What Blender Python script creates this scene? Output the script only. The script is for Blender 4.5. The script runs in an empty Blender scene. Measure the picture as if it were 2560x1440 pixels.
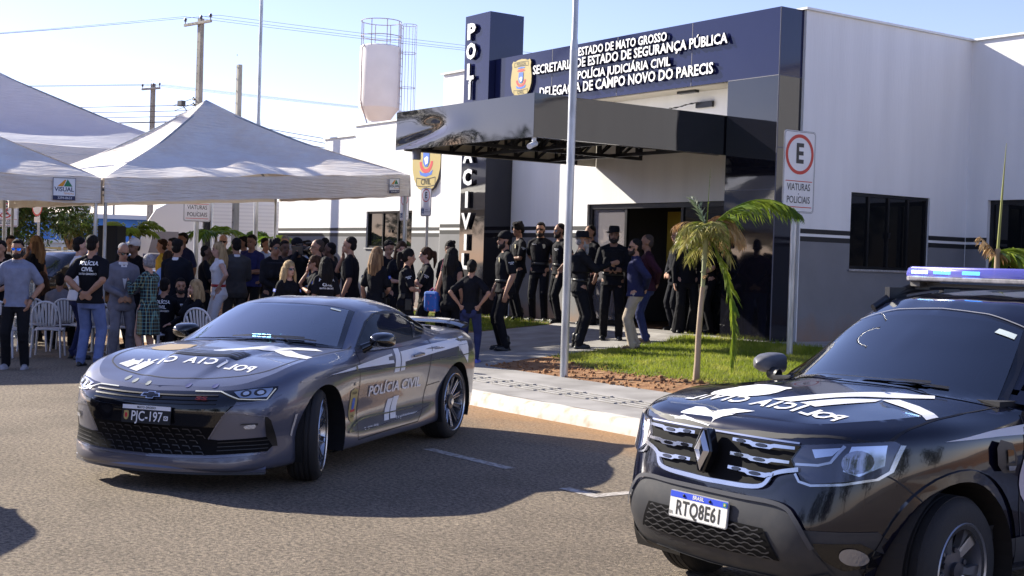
import bpy, bmesh, math, random
import numpy as np
from mathutils import Vector, Matrix
from mathutils.bvhtree import BVHTree
R = math.radians
PI = math.pi
S = bpy.context.scene
COL = S.collection

# ---------------------------------------------------------------- camera
H_CAM, F_PX, PITCH, ROLL = 1.7183, 3344.7, 0.0203, 0.0307
cd = bpy.data.cameras.new('camera'); cam = bpy.data.objects.new('camera', cd); COL.objects.link(cam)
cd.sensor_width = 36.0; cd.lens = F_PX / 2560 * 36.0
cd.clip_start = 0.1; cd.clip_end = 3000
_r = Vector((1, 0, 0)); _f = Vector((0, math.cos(PITCH), -math.sin(PITCH))); _u = Vector((0, math.sin(PITCH), math.cos(PITCH)))
_r2 = math.cos(ROLL)*_r + math.sin(ROLL)*_u; _u2 = -math.sin(ROLL)*_r + math.cos(ROLL)*_u
cam.matrix_world = Matrix(((_r2.x, _u2.x, -_f.x, 0), (_r2.y, _u2.y, -_f.y, 0), (_r2.z, _u2.z, -_f.z, H_CAM), (0, 0, 0, 1)))
S.camera = cam
cd.dof.use_dof = False

# ---------------------------------------------------------------- light
SUN_EL, SUN_DIR = R(28), Vector((-0.84, 0.54, 0)).normalized()
sun_to = Vector((SUN_DIR.x*math.cos(SUN_EL), SUN_DIR.y*math.cos(SUN_EL), math.sin(SUN_EL)))
sd = bpy.data.lights.new('sun', 'SUN'); sd.energy = 5.0; sd.angle = R(0.5); sd.color = (1.0, 0.93, 0.80)
sun = bpy.data.objects.new('sun', sd); COL.objects.link(sun); sun.location = (-30, 20, 30)
sun.rotation_euler = (-sun_to).to_track_quat('-Z', 'Y').to_euler()
W = bpy.data.worlds.new('World'); S.world = W; W.use_nodes = True
wn, wl = W.node_tree.nodes, W.node_tree.links
bg = wn['Background']; sky = wn.new('ShaderNodeTexSky'); sky.sky_type = 'NISHITA'; sky.sun_disc = False
sky.sun_elevation = SUN_EL; sky.sun_rotation = math.atan2(SUN_DIR.x, SUN_DIR.y)
sky.air_density = 1.0; sky.dust_density = 0.35; sky.ozone_density = 2.0; sky.altitude = 500
hs = wn.new('ShaderNodeMixRGB'); hs.blend_type = 'MULTIPLY'; hs.inputs[0].default_value = 1; hs.inputs[2].default_value = (1.12, 0.955, 1.15, 1)
wl.new(sky.outputs[0], hs.inputs[1]); wl.new(hs.outputs[0], bg.inputs[0]); bg.inputs[1].default_value = 0.09
S.view_settings.view_transform = 'Standard'; S.view_settings.look = 'None'; S.view_settings.gamma = 1.0
S.view_settings.exposure = 1.15
S.render.engine = 'CYCLES'
S.cycles.max_bounces = 8; S.cycles.transparent_max_bounces = 12
S.cycles.use_denoising = True; S.cycles.sample_clamp_indirect = 6.0; S.cycles.caustics_reflective = False; S.cycles.caustics_refractive = False

# ---------------------------------------------------------------- frames
TH = -0.9582
UX = Vector((math.cos(TH), math.sin(TH), 0)); VX = Vector((-math.sin(TH), math.cos(TH), 0))
def aq(a, q, z=0.0): return UX*a + VX*q + Vector((0, 0, z))
def to_aq(x, y): return x*UX.x + y*UX.y, x*VX.x + y*VX.y
def zq(q):
    if q < 8.75: return 0.0
    return float(np.interp(q, [8.75, 10.6, 14.9, 15.0], [.15, .20, .55, .58]))
def zg(x, y): return zq(to_aq(x, y)[1])

# ---------------------------------------------------------------- materials
MATS = {}
def mat(name, col, rough=0.6, metal=0.0, var=0.0, scale=8.0, bump=0.0, bscale=None, col2=None, spec=0.5, coat=0.0, emit=None, estr=0.0,
        alpha=1.0, trans=0.0, ior=1.45, detail=4.0, stretch=None, ramp=(0.35, 0.65), dist=0.01):
    if name in MATS: return MATS[name]
    m = bpy.data.materials.new(name); MATS[name] = m; m.use_nodes = True
    n, l = m.node_tree.nodes, m.node_tree.links
    b = n['Principled BSDF']
    col = tuple(col) + (1,) if len(col) == 3 else col
    b.inputs['Base Color'].default_value = col; b.inputs['Roughness'].default_value = rough; b.inputs['Metallic'].default_value = metal
    b.inputs['Specular IOR Level'].default_value = spec; b.inputs['Coat Weight'].default_value = coat; b.inputs['Coat Roughness'].default_value = 0.03
    b.inputs['IOR'].default_value = ior; b.inputs['Alpha'].default_value = alpha; b.inputs['Transmission Weight'].default_value = trans
    if emit: b.inputs['Emission Color'].default_value = tuple(emit) + (1,); b.inputs['Emission Strength'].default_value = estr
    if var or bump or col2:
        tc = n.new('ShaderNodeTexCoord'); mp = n.new('ShaderNodeMapping'); l.new(tc.outputs['Object'], mp.inputs[0])
        if stretch: mp.inputs['Scale'].default_value = stretch
        nz = n.new('ShaderNodeTexNoise'); nz.inputs['Scale'].default_value = scale; nz.inputs['Detail'].default_value = detail
        l.new(mp.outputs[0], nz.inputs['Vector'])
        if var or col2:
            rp = n.new('ShaderNodeValToRGB'); l.new(nz.outputs['Fac'], rp.inputs[0])
            c2 = tuple(col2) + (1,) if col2 else tuple(min(1, c*(1+var)) for c in col[:3]) + (1,)
            c1 = col if col2 else tuple(c*(1-var) for c in col[:3]) + (1,)
            rp.color_ramp.elements[0].color = c1; rp.color_ramp.elements[1].color = c2
            rp.color_ramp.elements[0].position, rp.color_ramp.elements[1].position = ramp
            l.new(rp.outputs[0], b.inputs['Base Color'])
        if bump:
            nb = nz
            if bscale:
                nb = n.new('ShaderNodeTexNoise'); nb.inputs['Scale'].default_value = bscale; nb.inputs['Detail'].default_value = 3; l.new(mp.outputs[0], nb.inputs['Vector'])
            bp = n.new('ShaderNodeBump'); bp.inputs['Strength'].default_value = bump; bp.inputs['Distance'].default_value = dist
            l.new(nb.outputs['Fac'], bp.inputs['Height']); l.new(bp.outputs[0], b.inputs['Normal'])
    return m

# ---------------------------------------------------------------- objects
def tag(o, label=None, cat=None, group=None, kind=None):
    if label: o['label'] = label
    if cat: o['category'] = cat
    if group: o['group'] = group
    if kind: o['kind'] = kind
    return o
def thing(name, label, cat, loc=(0, 0, 0), rz=0.0, group=None):
    o = bpy.data.objects.new(name, None); COL.objects.link(o); o.location = loc; o.rotation_euler = (0, 0, rz)
    o.empty_display_size = 0.2
    return tag(o, label, cat, group)
def dup(o, parent=None):
    c = o.copy(); COL.objects.link(c)
    if parent: c.parent = parent
    for ch in o.children: dup(ch, c)
    return c

class MB:
    def __init__(self): self.v = []; self.f = []; self.mi = []
    def add(self, vs, fs, mi=0):
        k = len(self.v); self.v += [tuple(p) for p in vs]; self.f += [tuple(i+k for i in f) for f in fs]; self.mi += [mi]*len(fs); return self
    def box(self, c, s, rz=0.0, M=None, mi=0):
        x, y, z = s[0]/2, s[1]/2, s[2]/2
        vs = [Vector(p) for p in ((-x,-y,-z),(x,-y,-z),(x,y,-z),(-x,y,-z),(-x,-y,z),(x,-y,z),(x,y,z),(-x,y,z))]
        m = M if M is not None else Matrix.Rotation(rz, 3, 'Z')
        vs = [m @ p + Vector(c) for p in vs]
        return self.add(vs, [(3,2,1,0),(4,5,6,7),(0,1,5,4),(1,2,6,5),(2,3,7,6),(3,0,4,7)], mi)
    def box2(self, lo, hi, mi=0):
        return self.box([(a+b)/2 for a, b in zip(lo, hi)], [abs(b-a) for a, b in zip(lo, hi)], mi=mi)
    def tube(self, pts, rad, n=8, cap=True, mi=0, flat=1.0):
        pts = [Vector(p) for p in pts]; k = len(pts)
        rad = list(rad) if hasattr(rad, '__len__') else [rad]*k
        vs = []; up = None
        for i, p in enumerate(pts):
            d = (pts[min(i+1, k-1)] - pts[max(i-1, 0)]).normalized()
            if up is None:
                up = Vector((0, 0, 1)) if abs(d.z) < 0.9 else Vector((1, 0, 0))
            x = (up - d*up.dot(d)).normalized(); up = x; y = d.cross(x)
            for j in range(n):
                t = 2*PI*j/n; vs.append(p + (x*math.cos(t) + y*math.sin(t)*flat)*rad[i])
        fs = [(i*n+j, i*n+(j+1) % n, (i+1)*n+(j+1) % n, (i+1)*n+j) for i in range(k-1) for j in range(n)]
        if cap: fs += [tuple(range(n-1, -1, -1)), tuple((k-1)*n+j for j in range(n))]
        return self.add(vs, fs, mi)
    def lathe(self, prof, n=24, M=None, mi=0, close=True):
        vs = []; k = len(prof)
        for r, z in prof:
            for j in range(n):
                t = 2*PI*j/n; p = Vector((r*math.cos(t), r*math.sin(t), z)); vs.append(M @ p if M is not None else p)
        fs = [(i*n+j, i*n+(j+1) % n, (i+1)*n+(j+1) % n, (i+1)*n+j) for i in range(k-1) for j in range(n)]
        if close: fs += [tuple(range(n-1, -1, -1)), tuple((k-1)*n+j for j in range(n))]
        return self.add(vs, fs, mi)
    def prism(self, poly, h, M=None, mi=0):
        """polygon in the local xy plane (ccw) from z=0 to z=h"""
        n = len(poly); m = M if M is not None else Matrix.Identity(4)
        vs = [m @ Vector((x, y, 0)) for x, y in poly] + [m @ Vector((x, y, h)) for x, y in poly]
        fs = [tuple(range(n-1, -1, -1)), tuple(range(n, 2*n))] + [(i, (i+1) % n, n+(i+1) % n, n+i) for i in range(n)]
        return self.add(vs, fs, mi)
    def grid(self, P, mi=0, flip=False):
        """P[i][j] points"""
        ni, nj = len(P), len(P[0]); vs = [p for row in P for p in row]
        fs = [((i*nj+j), (i+1)*nj+j, (i+1)*nj+j+1, i*nj+j+1) for i in range(ni-1) for j in range(nj-1)]
        if flip: fs = [f[::-1] for f in fs]
        return self.add(vs, fs, mi)
    def sphere(self, c, r, n=12, m=8, mi=0):
        r = r if hasattr(r, '__len__') else (r, r, r); c = Vector(c); vs = []
        for i in range(m+1):
            ph = PI*i/m
            for j in range(n):
                t = 2*PI*j/n; vs.append(c + Vector((r[0]*math.sin(ph)*math.cos(t), r[1]*math.sin(ph)*math.sin(t), r[2]*math.cos(ph))))
        fs = [(i*n+j, (i+1)*n+j, (i+1)*n+(j+1) % n, i*n+(j+1) % n) for i in range(m) for j in range(n)]
        return self.add(vs, fs, mi)
    def build(self, name, mats, parent=None, smooth=None, bevel=0.0, clean=False):
        me = bpy.data.meshes.new(name); me.from_pydata([tuple(p) for p in self.v], [], self.f)
        for m in (mats if isinstance(mats, (list, tuple)) else [mats]): me.materials.append(m)
        if any(self.mi): me.polygons.foreach_set('material_index', self.mi)
        if clean:
            bm = bmesh.new(); bm.from_mesh(me); bmesh.ops.remove_doubles(bm, verts=bm.verts, dist=1e-5)
            bmesh.ops.recalc_face_normals(bm, faces=bm.faces); bm.to_mesh(me); bm.free()
        o = bpy.data.objects.new(name, me); COL.objects.link(o)
        if parent: o.parent = parent
        if bevel:
            md = o.modifiers.new('bevel', 'BEVEL'); md.width = bevel; md.segments = 2; md.limit_method = 'ANGLE'; md.angle_limit = R(40)
        if smooth is not None:
            me.polygons.foreach_set('use_smooth', [True]*len(me.polygons))
            if smooth < 179: me.set_sharp_from_angle(angle=R(smooth))
        me.update(); return o

_tcache = {}
def text_mesh(s, size=1.0, bold=0.0, extrude=0.0, sx=1.0, align='CENTER', space=1.0, res=3):
    """flat or extruded lettering as (verts, faces) in the xy plane"""
    key = (s, size, bold, extrude, sx, align, space, res)
    if key in _tcache: return _tcache[key]
    c = bpy.data.curves.new('t', 'FONT'); c.body = s; c.size = size; c.offset = bold*size; c.extrude = extrude; c.align_x = align
    c.align_y = 'CENTER' if align == 'CENTER' else 'BOTTOM_BASELINE'; c.resolution_u = res; c.space_character = space
    o = bpy.data.objects.new('t', c); COL.objects.link(o); bpy.context.view_layer.update()
    me = bpy.data.meshes.new_from_object(o.evaluated_get(bpy.context.evaluated_depsgraph_get()))
    vs = [(v.co.x*sx, v.co.y, v.co.z) for v in me.vertices]; fs = [tuple(p.vertices) for p in me.polygons]
    bpy.data.objects.remove(o); bpy.data.curves.remove(c); bpy.data.meshes.remove(me)
    _tcache[key] = (vs, fs); return vs, fs
def text_to(mb, s, M, mi=0, **k):
    vs, fs = text_mesh(s, **k); mb.add([M @ Vector(p) for p in vs], fs, mi); return mb
def frameM(o, x, y):
    """4x4: local x->x, local y->y, local z->x cross y, origin o"""
    x = Vector(x).normalized(); y = Vector(y).normalized(); z = x.cross(y)
    return Matrix(((x.x, y.x, z.x, o[0]), (x.y, y.y, z.y, o[1]), (x.z, y.z, z.z, o[2]), (0, 0, 0, 1)))
def ellipse(cx, cy, rx, ry, n=24, t0=0, t1=2*PI): return [(cx+rx*math.cos(t0+(t1-t0)*i/n), cy+ry*math.sin(t0+(t1-t0)*i/n)) for i in range(n if abs(t1-t0) > 6.28 else n+1)]
def ring_to(mb, M, rx, ry, w, n=32, z=0, mi=0, c=(0, 0)):
    vs = [M @ Vector((c[0]+rx*math.cos(2*PI*i/n), c[1]+ry*math.sin(2*PI*i/n), z)) for i in range(n)] + [M @ Vector((c[0]+(rx-w)*math.cos(2*PI*i/n), c[1]+(ry-w)*math.sin(2*PI*i/n), z)) for i in range(n)]
    return mb.add(vs, [(i, (i+1) % n, n+(i+1) % n, n+i) for i in range(n)], mi)
def flat_to(mb, poly, M, z=0, mi=0): return mb.add([M @ Vector((x, y, z)) for x, y in poly], [tuple(range(len(poly)))], mi)
def rrect(w, h, r, n=4):
    p = []
    for cx, cy, a in ((w/2-r, h/2-r, 0), (-w/2+r, h/2-r, PI/2), (-w/2+r, -h/2+r, PI), (w/2-r, -h/2+r, 1.5*PI)):
        p += [(cx+r*math.cos(a+PI/2*i/n), cy+r*math.sin(a+PI/2*i/n)) for i in range(n+1)]
    return p
# ================================================================ setting: ground, road, pavement, lawn
def asphalt():
    m = bpy.data.materials.new('asphalt'); m.use_nodes = True; n, l = m.node_tree.nodes, m.node_tree.links; b = n['Principled BSDF']
    tc = n.new('ShaderNodeTexCoord')
    def noise(sc, det, rough=0.6, vec=None):
        z = n.new('ShaderNodeTexNoise'); z.inputs['Scale'].default_value = sc; z.inputs['Detail'].default_value = det; z.inputs['Roughness'].default_value = rough
        l.new(vec or tc.outputs['Object'], z.inputs['Vector']); return z.outputs['Fac']
    def ramp(f, p0, c0, p1, c1):
        r = n.new('ShaderNodeValToRGB'); r.color_ramp.elements[0].position = p0; r.color_ramp.elements[0].color = c0; r.color_ramp.elements[1].position = p1; r.color_ramp.elements[1].color = c1
        l.new(f, r.inputs[0]); return r.outputs[0]
    def mix(t, a, bb, f):
        x = n.new('ShaderNodeMixRGB'); x.blend_type = t
        for s, v in ((0, f), (1, a), (2, bb)):
            if hasattr(v, 'links') or hasattr(v, 'is_output'): l.new(v, x.inputs[s])
            else: x.inputs[s].default_value = v
        return x.outputs[0]
    base = ramp(noise(0.9, 6), 0.3, (.205, .168, .128, 1), 0.7, (.290, .240, .185, 1))
    spk = ramp(noise(30, 6, 0.85), 0.40, (.26, .26, .28, 1), 0.62, (1.75, 1.7, 1.6, 1))
    c = mix('MULTIPLY', base, spk, 0.85)
    vo = n.new('ShaderNodeTexVoronoi'); vo.inputs['Scale'].default_value = 42; l.new(tc.outputs['Object'], vo.inputs['Vector'])
    peb = ramp(vo.outputs['Distance'], 0.14, (1, 1, 1, 1), 0.26, (0, 0, 0, 1))
    c = mix('MIX', c, (.30, .26, .21, 1), mix('MULTIPLY', peb, (.55, .55, .55, 1), 1.0))
    dark = ramp(noise(0.35, 5, 0.75), 0.52, (1, 1, 1, 1), 0.75, (.66, .66, .68, 1)); c = mix('MULTIPLY', c, dark, 1.0)
    # dust washed along the kerb
    sx = n.new('ShaderNodeSeparateXYZ'); l.new(tc.outputs['Object'], sx.inputs[0])
    nn = noise(1.6, 6, 0.7); ad = n.new('ShaderNodeMath'); ad.operation = 'MULTIPLY_ADD'; ad.inputs[1].default_value = 1.5; l.new(nn, ad.inputs[0]); l.new(sx.outputs['Y'], ad.inputs[2])
    d = ramp(ad.outputs[0], 0.0, (0, 0, 0, 1), 1.0, (1, 1, 1, 1))
    mr = n.new('ShaderNodeMapRange'); l.new(ad.outputs[0], mr.inputs[0]); mr.inputs[1].default_value = 8.2; mr.inputs[2].default_value = 9.6
    c = mix('MIX', c, mix('MULTIPLY', (.44, .25, .115, 1), spk, 0.35), mr.outputs[0])
    l.new(c, b.inputs['Base Color']); b.inputs['Roughness'].default_value = 0.9; b.inputs['Specular IOR Level'].default_value = 0.25
    bp = n.new('ShaderNodeBump'); bp.inputs['Strength'].default_value = 0.9; bp.inputs['Distance'].default_value = 0.03
    l.new(mix('ADD', noise(38, 5, 0.8), peb, 0.4), bp.inputs['Height']); l.new(bp.outputs[0], b.inputs['Normal']); return m
M_ASPH = asphalt()
M_EARTH = mat('red earth', (.20, .088, .036), .95, var=.0, col2=(.36, .19, .085), scale=6, bump=.9, bscale=45, detail=8, dist=.03)
M_DUST = mat('dusty ground', (.10, .085, .065), .95, col2=(.17, .14, .105), scale=.4, bump=.4, bscale=20, detail=8)
M_CONC = mat('pavement concrete', (.24, .225, .21), .85, col2=(.36, .34, .32), scale=2.2, bump=.25, bscale=60, detail=8)
M_TACT = mat('tactile paving', (.36, .345, .32), .85, col2=(.44, .42, .395), scale=5, bump=.2, bscale=50)
M_KERB = mat('whitewashed kerb', (.58, .545, .49), .85, col2=(.40, .29, .18), scale=7, ramp=(.50, .74), bump=.3, bscale=30, detail=7)
M_LINE = mat('worn road paint', (.50, .46, .41), .85, col2=(.24, .20, .17), scale=22, ramp=(.42, .62), detail=7)
M_GRASSB = mat('lawn soil', (.055, .085, .012), .95, col2=(.13, .13, .03), scale=7, bump=.5, bscale=60)

def sheet(name, pts, m, dz=0.0, kind='structure', res=0.25):
    """a sheet over the sloping ground from a polygon in (a,q)"""
    me = bpy.data.meshes.new(name); bm = bmesh.new()
    bm.faces.new([bm.verts.new((a, q, 0)) for a, q in pts])
    qs = [q for a, q in pts]; lo, hi = min(qs), max(qs)
    for c in [8.75, 10.6, 14.9, 15.0] + list(np.arange(lo+res, hi, res*2)):
        if lo < c < hi: bmesh.ops.bisect_plane(bm, geom=bm.verts[:]+bm.edges[:]+bm.faces[:], plane_co=(0, c, 0), plane_no=(0, 1, 0))
    for v in bm.verts: v.co.z = (zq(max(v.co.y, 8.7501)) if kind != 'road' else 0) + dz
    bm.to_mesh(me); bm.free(); me.materials.append(m)
    o = bpy.data.objects.new(name, me); COL.objects.link(o); o.rotation_euler.z = TH; o['kind'] = 'structure'
    return o
sheet('ground', [(-900, -700), (900, -700), (900, 900), (-900, 900)], M_DUST, -0.03, 'road')
sheet('road', [(-70, -40), (45, -40), (45, 8.75), (-70, 8.75)], M_ASPH, 0.0, 'road')
sheet('earth', [(-34.2, 8.9), (20, 8.9), (20, 40), (-34.2, 40)], M_EARTH, 0.0)
sheet('side_road', [(-70, 8.75), (-34.2, 8.75), (-34.2, 40), (-70, 40)], M_ASPH, -0.004, 'road')
sheet('sidewalk', [(-34.2, 8.9), (20, 8.9), (20, 10.68), (-34.2, 10.68)], M_CONC, .004)
sheet('path', [(-19.95, 10.68), (-15.75, 10.68), (-15.98, 11.6), (-15.98, 14.2), (-16.35, 15.0), (-19.95, 15.0)], M_CONC, .004)
sheet('porch', [(-34.2, 15.0), (-14.7, 15.0), (-14.7, 15.7), (-34.2, 15.7)], M_CONC, .006)
sheet('side_yard', [(-14.6, 15.0), (-3, 15.0), (-3, 19.9), (-14.6, 19.9)], M_CONC, .005)
# kerb: a rounded whitewashed stone edge
mb = MB(); prof = [(8.70, -.03), (8.725, .06), (8.75, .125), (8.78, .148), (8.80, .155), (8.90, .158), (8.90, -.03)]
xs = sorted(list(np.arange(-34.2, 20.01, .3))); jn = lambda x: .012 if any(abs(x-j) < .008 for j in np.arange(-34.05, 20, .9)) else 0; rnd = random.Random(3)
mb.grid([[(x, q+rnd.uniform(-.006, .006)+jn(x)*(1 if q < 8.79 else 0), z-jn(x)*(1 if z > .1 else 0)+(rnd.uniform(-.006, .003) if .1 < z < .16 else 0)) for q, z in prof] for x in xs])
k = mb.build('kerb', M_KERB, smooth=60); k.rotation_euler.z = TH; k['kind'] = 'structure'
# tactile strip: ribs with dark gaps, along the sidewalk and up the path
mb = MB()
for i in range(52):
    a = -34 + i*.42*1.2
    for j in range(4): mb.box((a+.22, 9.46+j*.12, zq(9.46+j*.12)+.012), (.40, .05, .010))
    for j in range(3): mb.box((a-.02+(j % 2)*.06, 9.52+j*.12, zq(9.5+j*.12)+.009), (.07, .05, .008), mi=1)
for i in range(0):
    q = 10.2 + i*.42
    for j in range(4): mb.box((-18.4+j*.12, q+.2, zq(q+.2)+.02), (.05, .38, .014), M=Matrix.Rotation(math.atan2(.35, 4.3), 3, 'X'))
o = mb.build('tactile_strip', [M_TACT, mat('tactile stud', (.05, .045, .04), .8)]); o.rotation_euler.z = TH; o['kind'] = 'structure'
# parking bay lines
mb = MB()
def stripe(p0, p1, w, z=.004):
    p0, p1 = Vector((*p0, 0)), Vector((*p1, 0)); d = (p1-p0).normalized(); nrm = Vector((-d.y, d.x, 0))*w/2
    k = 12; mb.grid([[tuple(p0.lerp(p1, i/k)-nrm+Vector((0, 0, z))), tuple(p0.lerp(p1, i/k)+nrm+Vector((0, 0, z)))] for i in range(k+1)], flip=True)
stripe((-10.25, 6.33), (-9.0, 6.36), .11); stripe((-8.05, 6.2), (-7.62, 6.2), .11); stripe((-7.68, 6.26), (-7.6, 8.6), .11); stripe((-5.6, 6.1), (-4.4, 6.1), .11)
stripe((-13.0, 6.3), (-11.8, 6.3), .11); stripe((-15.4, 6.3), (-14.2, 6.3), .11)
o = mb.build('parking_line', M_LINE); o.rotation_euler.z = TH; o['kind'] = 'structure'
# lawn: soil sheets under a pelt of blades
rnd = random.Random(11)
LAWNS = [[(-15.9, 12.0), (-15.2, 11.75), (-14.4, 11.5), (-13.4, 11.45), (-12.4, 11.62), (-11.4, 11.4), (-9.5, 11.5), (-7, 11.6), (-7, 15.0), (-16.3, 15.0), (-15.95, 14.1)],
         [(-22.6, 13.3), (-20.05, 13.3), (-20.0, 14.95), (-22.6, 14.95)], [(-31, 13.2), (-23.0, 13.2), (-23.0, 14.95), (-31, 14.95)]]
def inside(p, poly):
    r = False; j = len(poly)-1
    for i in range(len(poly)):
        if (poly[i][1] > p[1]) != (poly[j][1] > p[1]) and p[0] < (poly[j][0]-poly[i][0])*(p[1]-poly[i][1])/(poly[j][1]-poly[i][1])+poly[i][0]: r = not r
        j = i
    return r
for L_ in LAWNS: sheet('lawn', L_, M_GRASSB, .008)
def blades():
    m = bpy.data.materials.new('grass blade'); m.use_nodes = True; n, l = m.node_tree.nodes, m.node_tree.links; b = n['Principled BSDF']
    tc = n.new('ShaderNodeTexCoord'); nz = n.new('ShaderNodeTexNoise'); nz.inputs['Scale'].default_value = 1.7; nz.inputs['Detail'].default_value = 6; l.new(tc.outputs['Object'], nz.inputs['Vector'])
    rp = n.new('ShaderNodeValToRGB'); l.new(nz.outputs['Fac'], rp.inputs[0]); e = rp.color_ramp.elements
    e[0].position = .34; e[0].color = (.16, .22, .014, 1); e[1].position = .70; e[1].color = (.46, .44, .09, 1); x = e.new(.5); x.color = (.27, .32, .035, 1)
    l.new(rp.outputs[0], b.inputs['Base Color']); b.inputs['Roughness'].default_value = .6; b.inputs['Specular IOR Level'].default_value = .3
    tr = n.new('ShaderNodeBsdfTranslucent'); l.new(rp.outputs[0], tr.inputs[0]); mx = n.new('ShaderNodeMixShader'); mx.inputs[0].default_value = .5
    l.new(b.outputs[0], mx.inputs[1]); l.new(tr.outputs[0], mx.inputs[2]); l.new(mx.outputs[0], n['Material Output'].inputs[0]); return m
M_BLADE = blades()
mb = MB()
for L_, dens in zip(LAWNS, (2100, 1500, 500)):
    xs_, ys_ = [p[0] for p in L_], [p[1] for p in L_]; ar = (max(xs_)-min(xs_))*(max(ys_)-min(ys_))
    for _ in range(int(ar*dens)):
        a, q = rnd.uniform(min(xs_)-.1, max(xs_)), rnd.uniform(min(ys_)-.12, max(ys_)+.02)
        if a > -10: 
            if rnd.random() < .7: continue
        if not inside((a+rnd.gauss(0, .05), q+rnd.gauss(0, .07)), L_): continue
        h = rnd.uniform(.025, .07)*(1.0 if q < 14.3 else 1.5); t = rnd.uniform(0, 2*PI); w = rnd.uniform(.004, .008); lx, ly = rnd.gauss(0, .03), rnd.gauss(0, .03)
        z = zq(q)
        mb.add([(a-w*math.cos(t), q-w*math.sin(t), z), (a+w*math.cos(t), q+w*math.sin(t), z), (a+lx, q+ly, z+h)], [(0, 1, 2)])
o = mb.build('grass', M_BLADE); o.rotation_euler.z = TH; o['kind'] = 'stuff'
# clods, leaves and straw on the bare earth
mb = MB()
for _ in range(900):
    a, q = rnd.uniform(-15.9, -9), rnd.uniform(10.66, 11.75); s = rnd.uniform(.008, .03)*(1 if rnd.random() < .93 else 1.8); z = zq(q)
    if rnd.random() < .6: mb.sphere((a, q, z+s*.3), (s, s*rnd.uniform(.6, 1), s*.7), 5, 4)
    else:
        t = rnd.uniform(0, PI); w = s*.45; c, sn = math.cos(t)*s*1.6, math.sin(t)*s*1.6
        mb.add([(a-c, q-sn, z+.006), (a+w, q-w, z+.012), (a+c, q+sn, z+.02), (a-w, q+w, z+.012)], [(0, 1, 2, 3)], 1)
o = mb.build('clods_and_litter', [M_EARTH, mat('dry leaf', (.42, .31, .19), .8, var=.4, scale=3)]); o.rotation_euler.z = TH; o['kind'] = 'stuff'
# ================================================================ the police station
M_WHITE = mat('white stucco', (.80, .79, .78), .85, var=.05, scale=2.2, bump=.4, bscale=38, detail=8, stretch=(1, 1, .10), dist=.008)
M_GREYW = mat('grey painted wall', (.205, .205, .215), .8, var=.05, scale=2, bump=.3, bscale=38, dist=.006)
def splash(m, lo=.02, hi=.42, c=(.30, .17, .09)):
    n, l = m.node_tree.nodes, m.node_tree.links; b = n['Principled BSDF']; src = b.inputs['Base Color'].links[0].from_socket
    tc = n.new('ShaderNodeTexCoord'); sx = n.new('ShaderNodeSeparateXYZ'); l.new(tc.outputs['Object'], sx.inputs[0]); nz = n.new('ShaderNodeTexNoise'); nz.inputs['Scale'].default_value = 3.5; nz.inputs['Detail'].default_value = 8; l.new(tc.outputs['Object'], nz.inputs['Vector'])
    ad = n.new('ShaderNodeMath'); ad.operation = 'MULTIPLY_ADD'; ad.inputs[1].default_value = -.7; l.new(nz.outputs['Fac'], ad.inputs[0]); l.new(sx.outputs['Z'], ad.inputs[2])
    mr = n.new('ShaderNodeMapRange'); l.new(ad.outputs[0], mr.inputs[0]); mr.inputs[1].default_value = lo-.35; mr.inputs[2].default_value = hi-.35; mr.inputs[3].default_value = .55; mr.inputs[4].default_value = 0
    mx = n.new('ShaderNodeMixRGB'); l.new(mr.outputs[0], mx.inputs[0]); l.new(src, mx.inputs[1]); mx.inputs[2].default_value = (*c, 1); l.new(mx.outputs[0], b.inputs['Base Color'])
splash(M_GREYW)
M_BLACKP = mat('black band paint', (.018, .018, .020), .6)
M_CAP = mat('parapet flashing', (.78, .78, .76), .5)
M_ALU = mat('black aluminium', (.012, .012, .014), .35)
M_DGLASS = mat('smoked glass', (.006, .007, .009), .03, spec=.6)
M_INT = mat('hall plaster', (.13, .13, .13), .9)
M_SILL = mat('granite sill', (.35, .34, .34), .6, var=.4, scale=60)
def acm(name, col, rough, wav=.10, coat=0.0, metal=0.0, spec=.5):
    m = mat(name, col, rough, metal=metal, spec=spec, coat=coat); n, l = m.node_tree.nodes, m.node_tree.links
    tc = n.new('ShaderNodeTexCoord'); nz = n.new('ShaderNodeTexNoise'); nz.inputs['Scale'].default_value = .9; nz.inputs['Detail'].default_value = 2; l.new(tc.outputs['Object'], nz.inputs['Vector'])
    bp = n.new('ShaderNodeBump'); bp.inputs['Strength'].default_value = wav; bp.inputs['Distance'].default_value = .06; l.new(nz.outputs['Fac'], bp.inputs['Height']); l.new(bp.outputs[0], n['Principled BSDF'].inputs['Normal']); return m
M_ACM = acm('navy composite panel', (.010, .013, .058), .10, .10, coat=.10)
M_ACMB = acm('black composite panel', (.008, .008, .012), .045, .16, coat=.8)
M_JOINT = mat('panel joint', (.10, .10, .13), .6)
M_LETW = mat('white letter face', (.86, .86, .86), .4)
M_LETS = mat('letter side', (.03, .03, .045), .4)
M_GOLD = mat('gold enamel', (.46, .36, .13), .45)
M_EBLUE = mat('emblem blue', (.04, .14, .55), .5); M_ERED = mat('emblem red', (.55, .04, .045), .5); M_EWHITE = mat('emblem white', (.8, .82, .85), .5); M_EBLK = mat('emblem black', (.02, .02, .02), .5)

BA, BQ, BZ = -19.0, 15.73, .58
st = thing('police_station', 'white and grey single storey station with navy entrance portal, black canopy and smoked glass doors', 'building', aq(BA, BQ, BZ), TH)
def LB(a, q, z): return (a-BA, q-BQ, z-BZ)
def bbox(mb, a0, a1, q0, q1, z0, z1, mi=0): mb.box2(LB(a0, q0, z0), LB(a1, q1, z1), mi); return mb
WH = MB()
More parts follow.
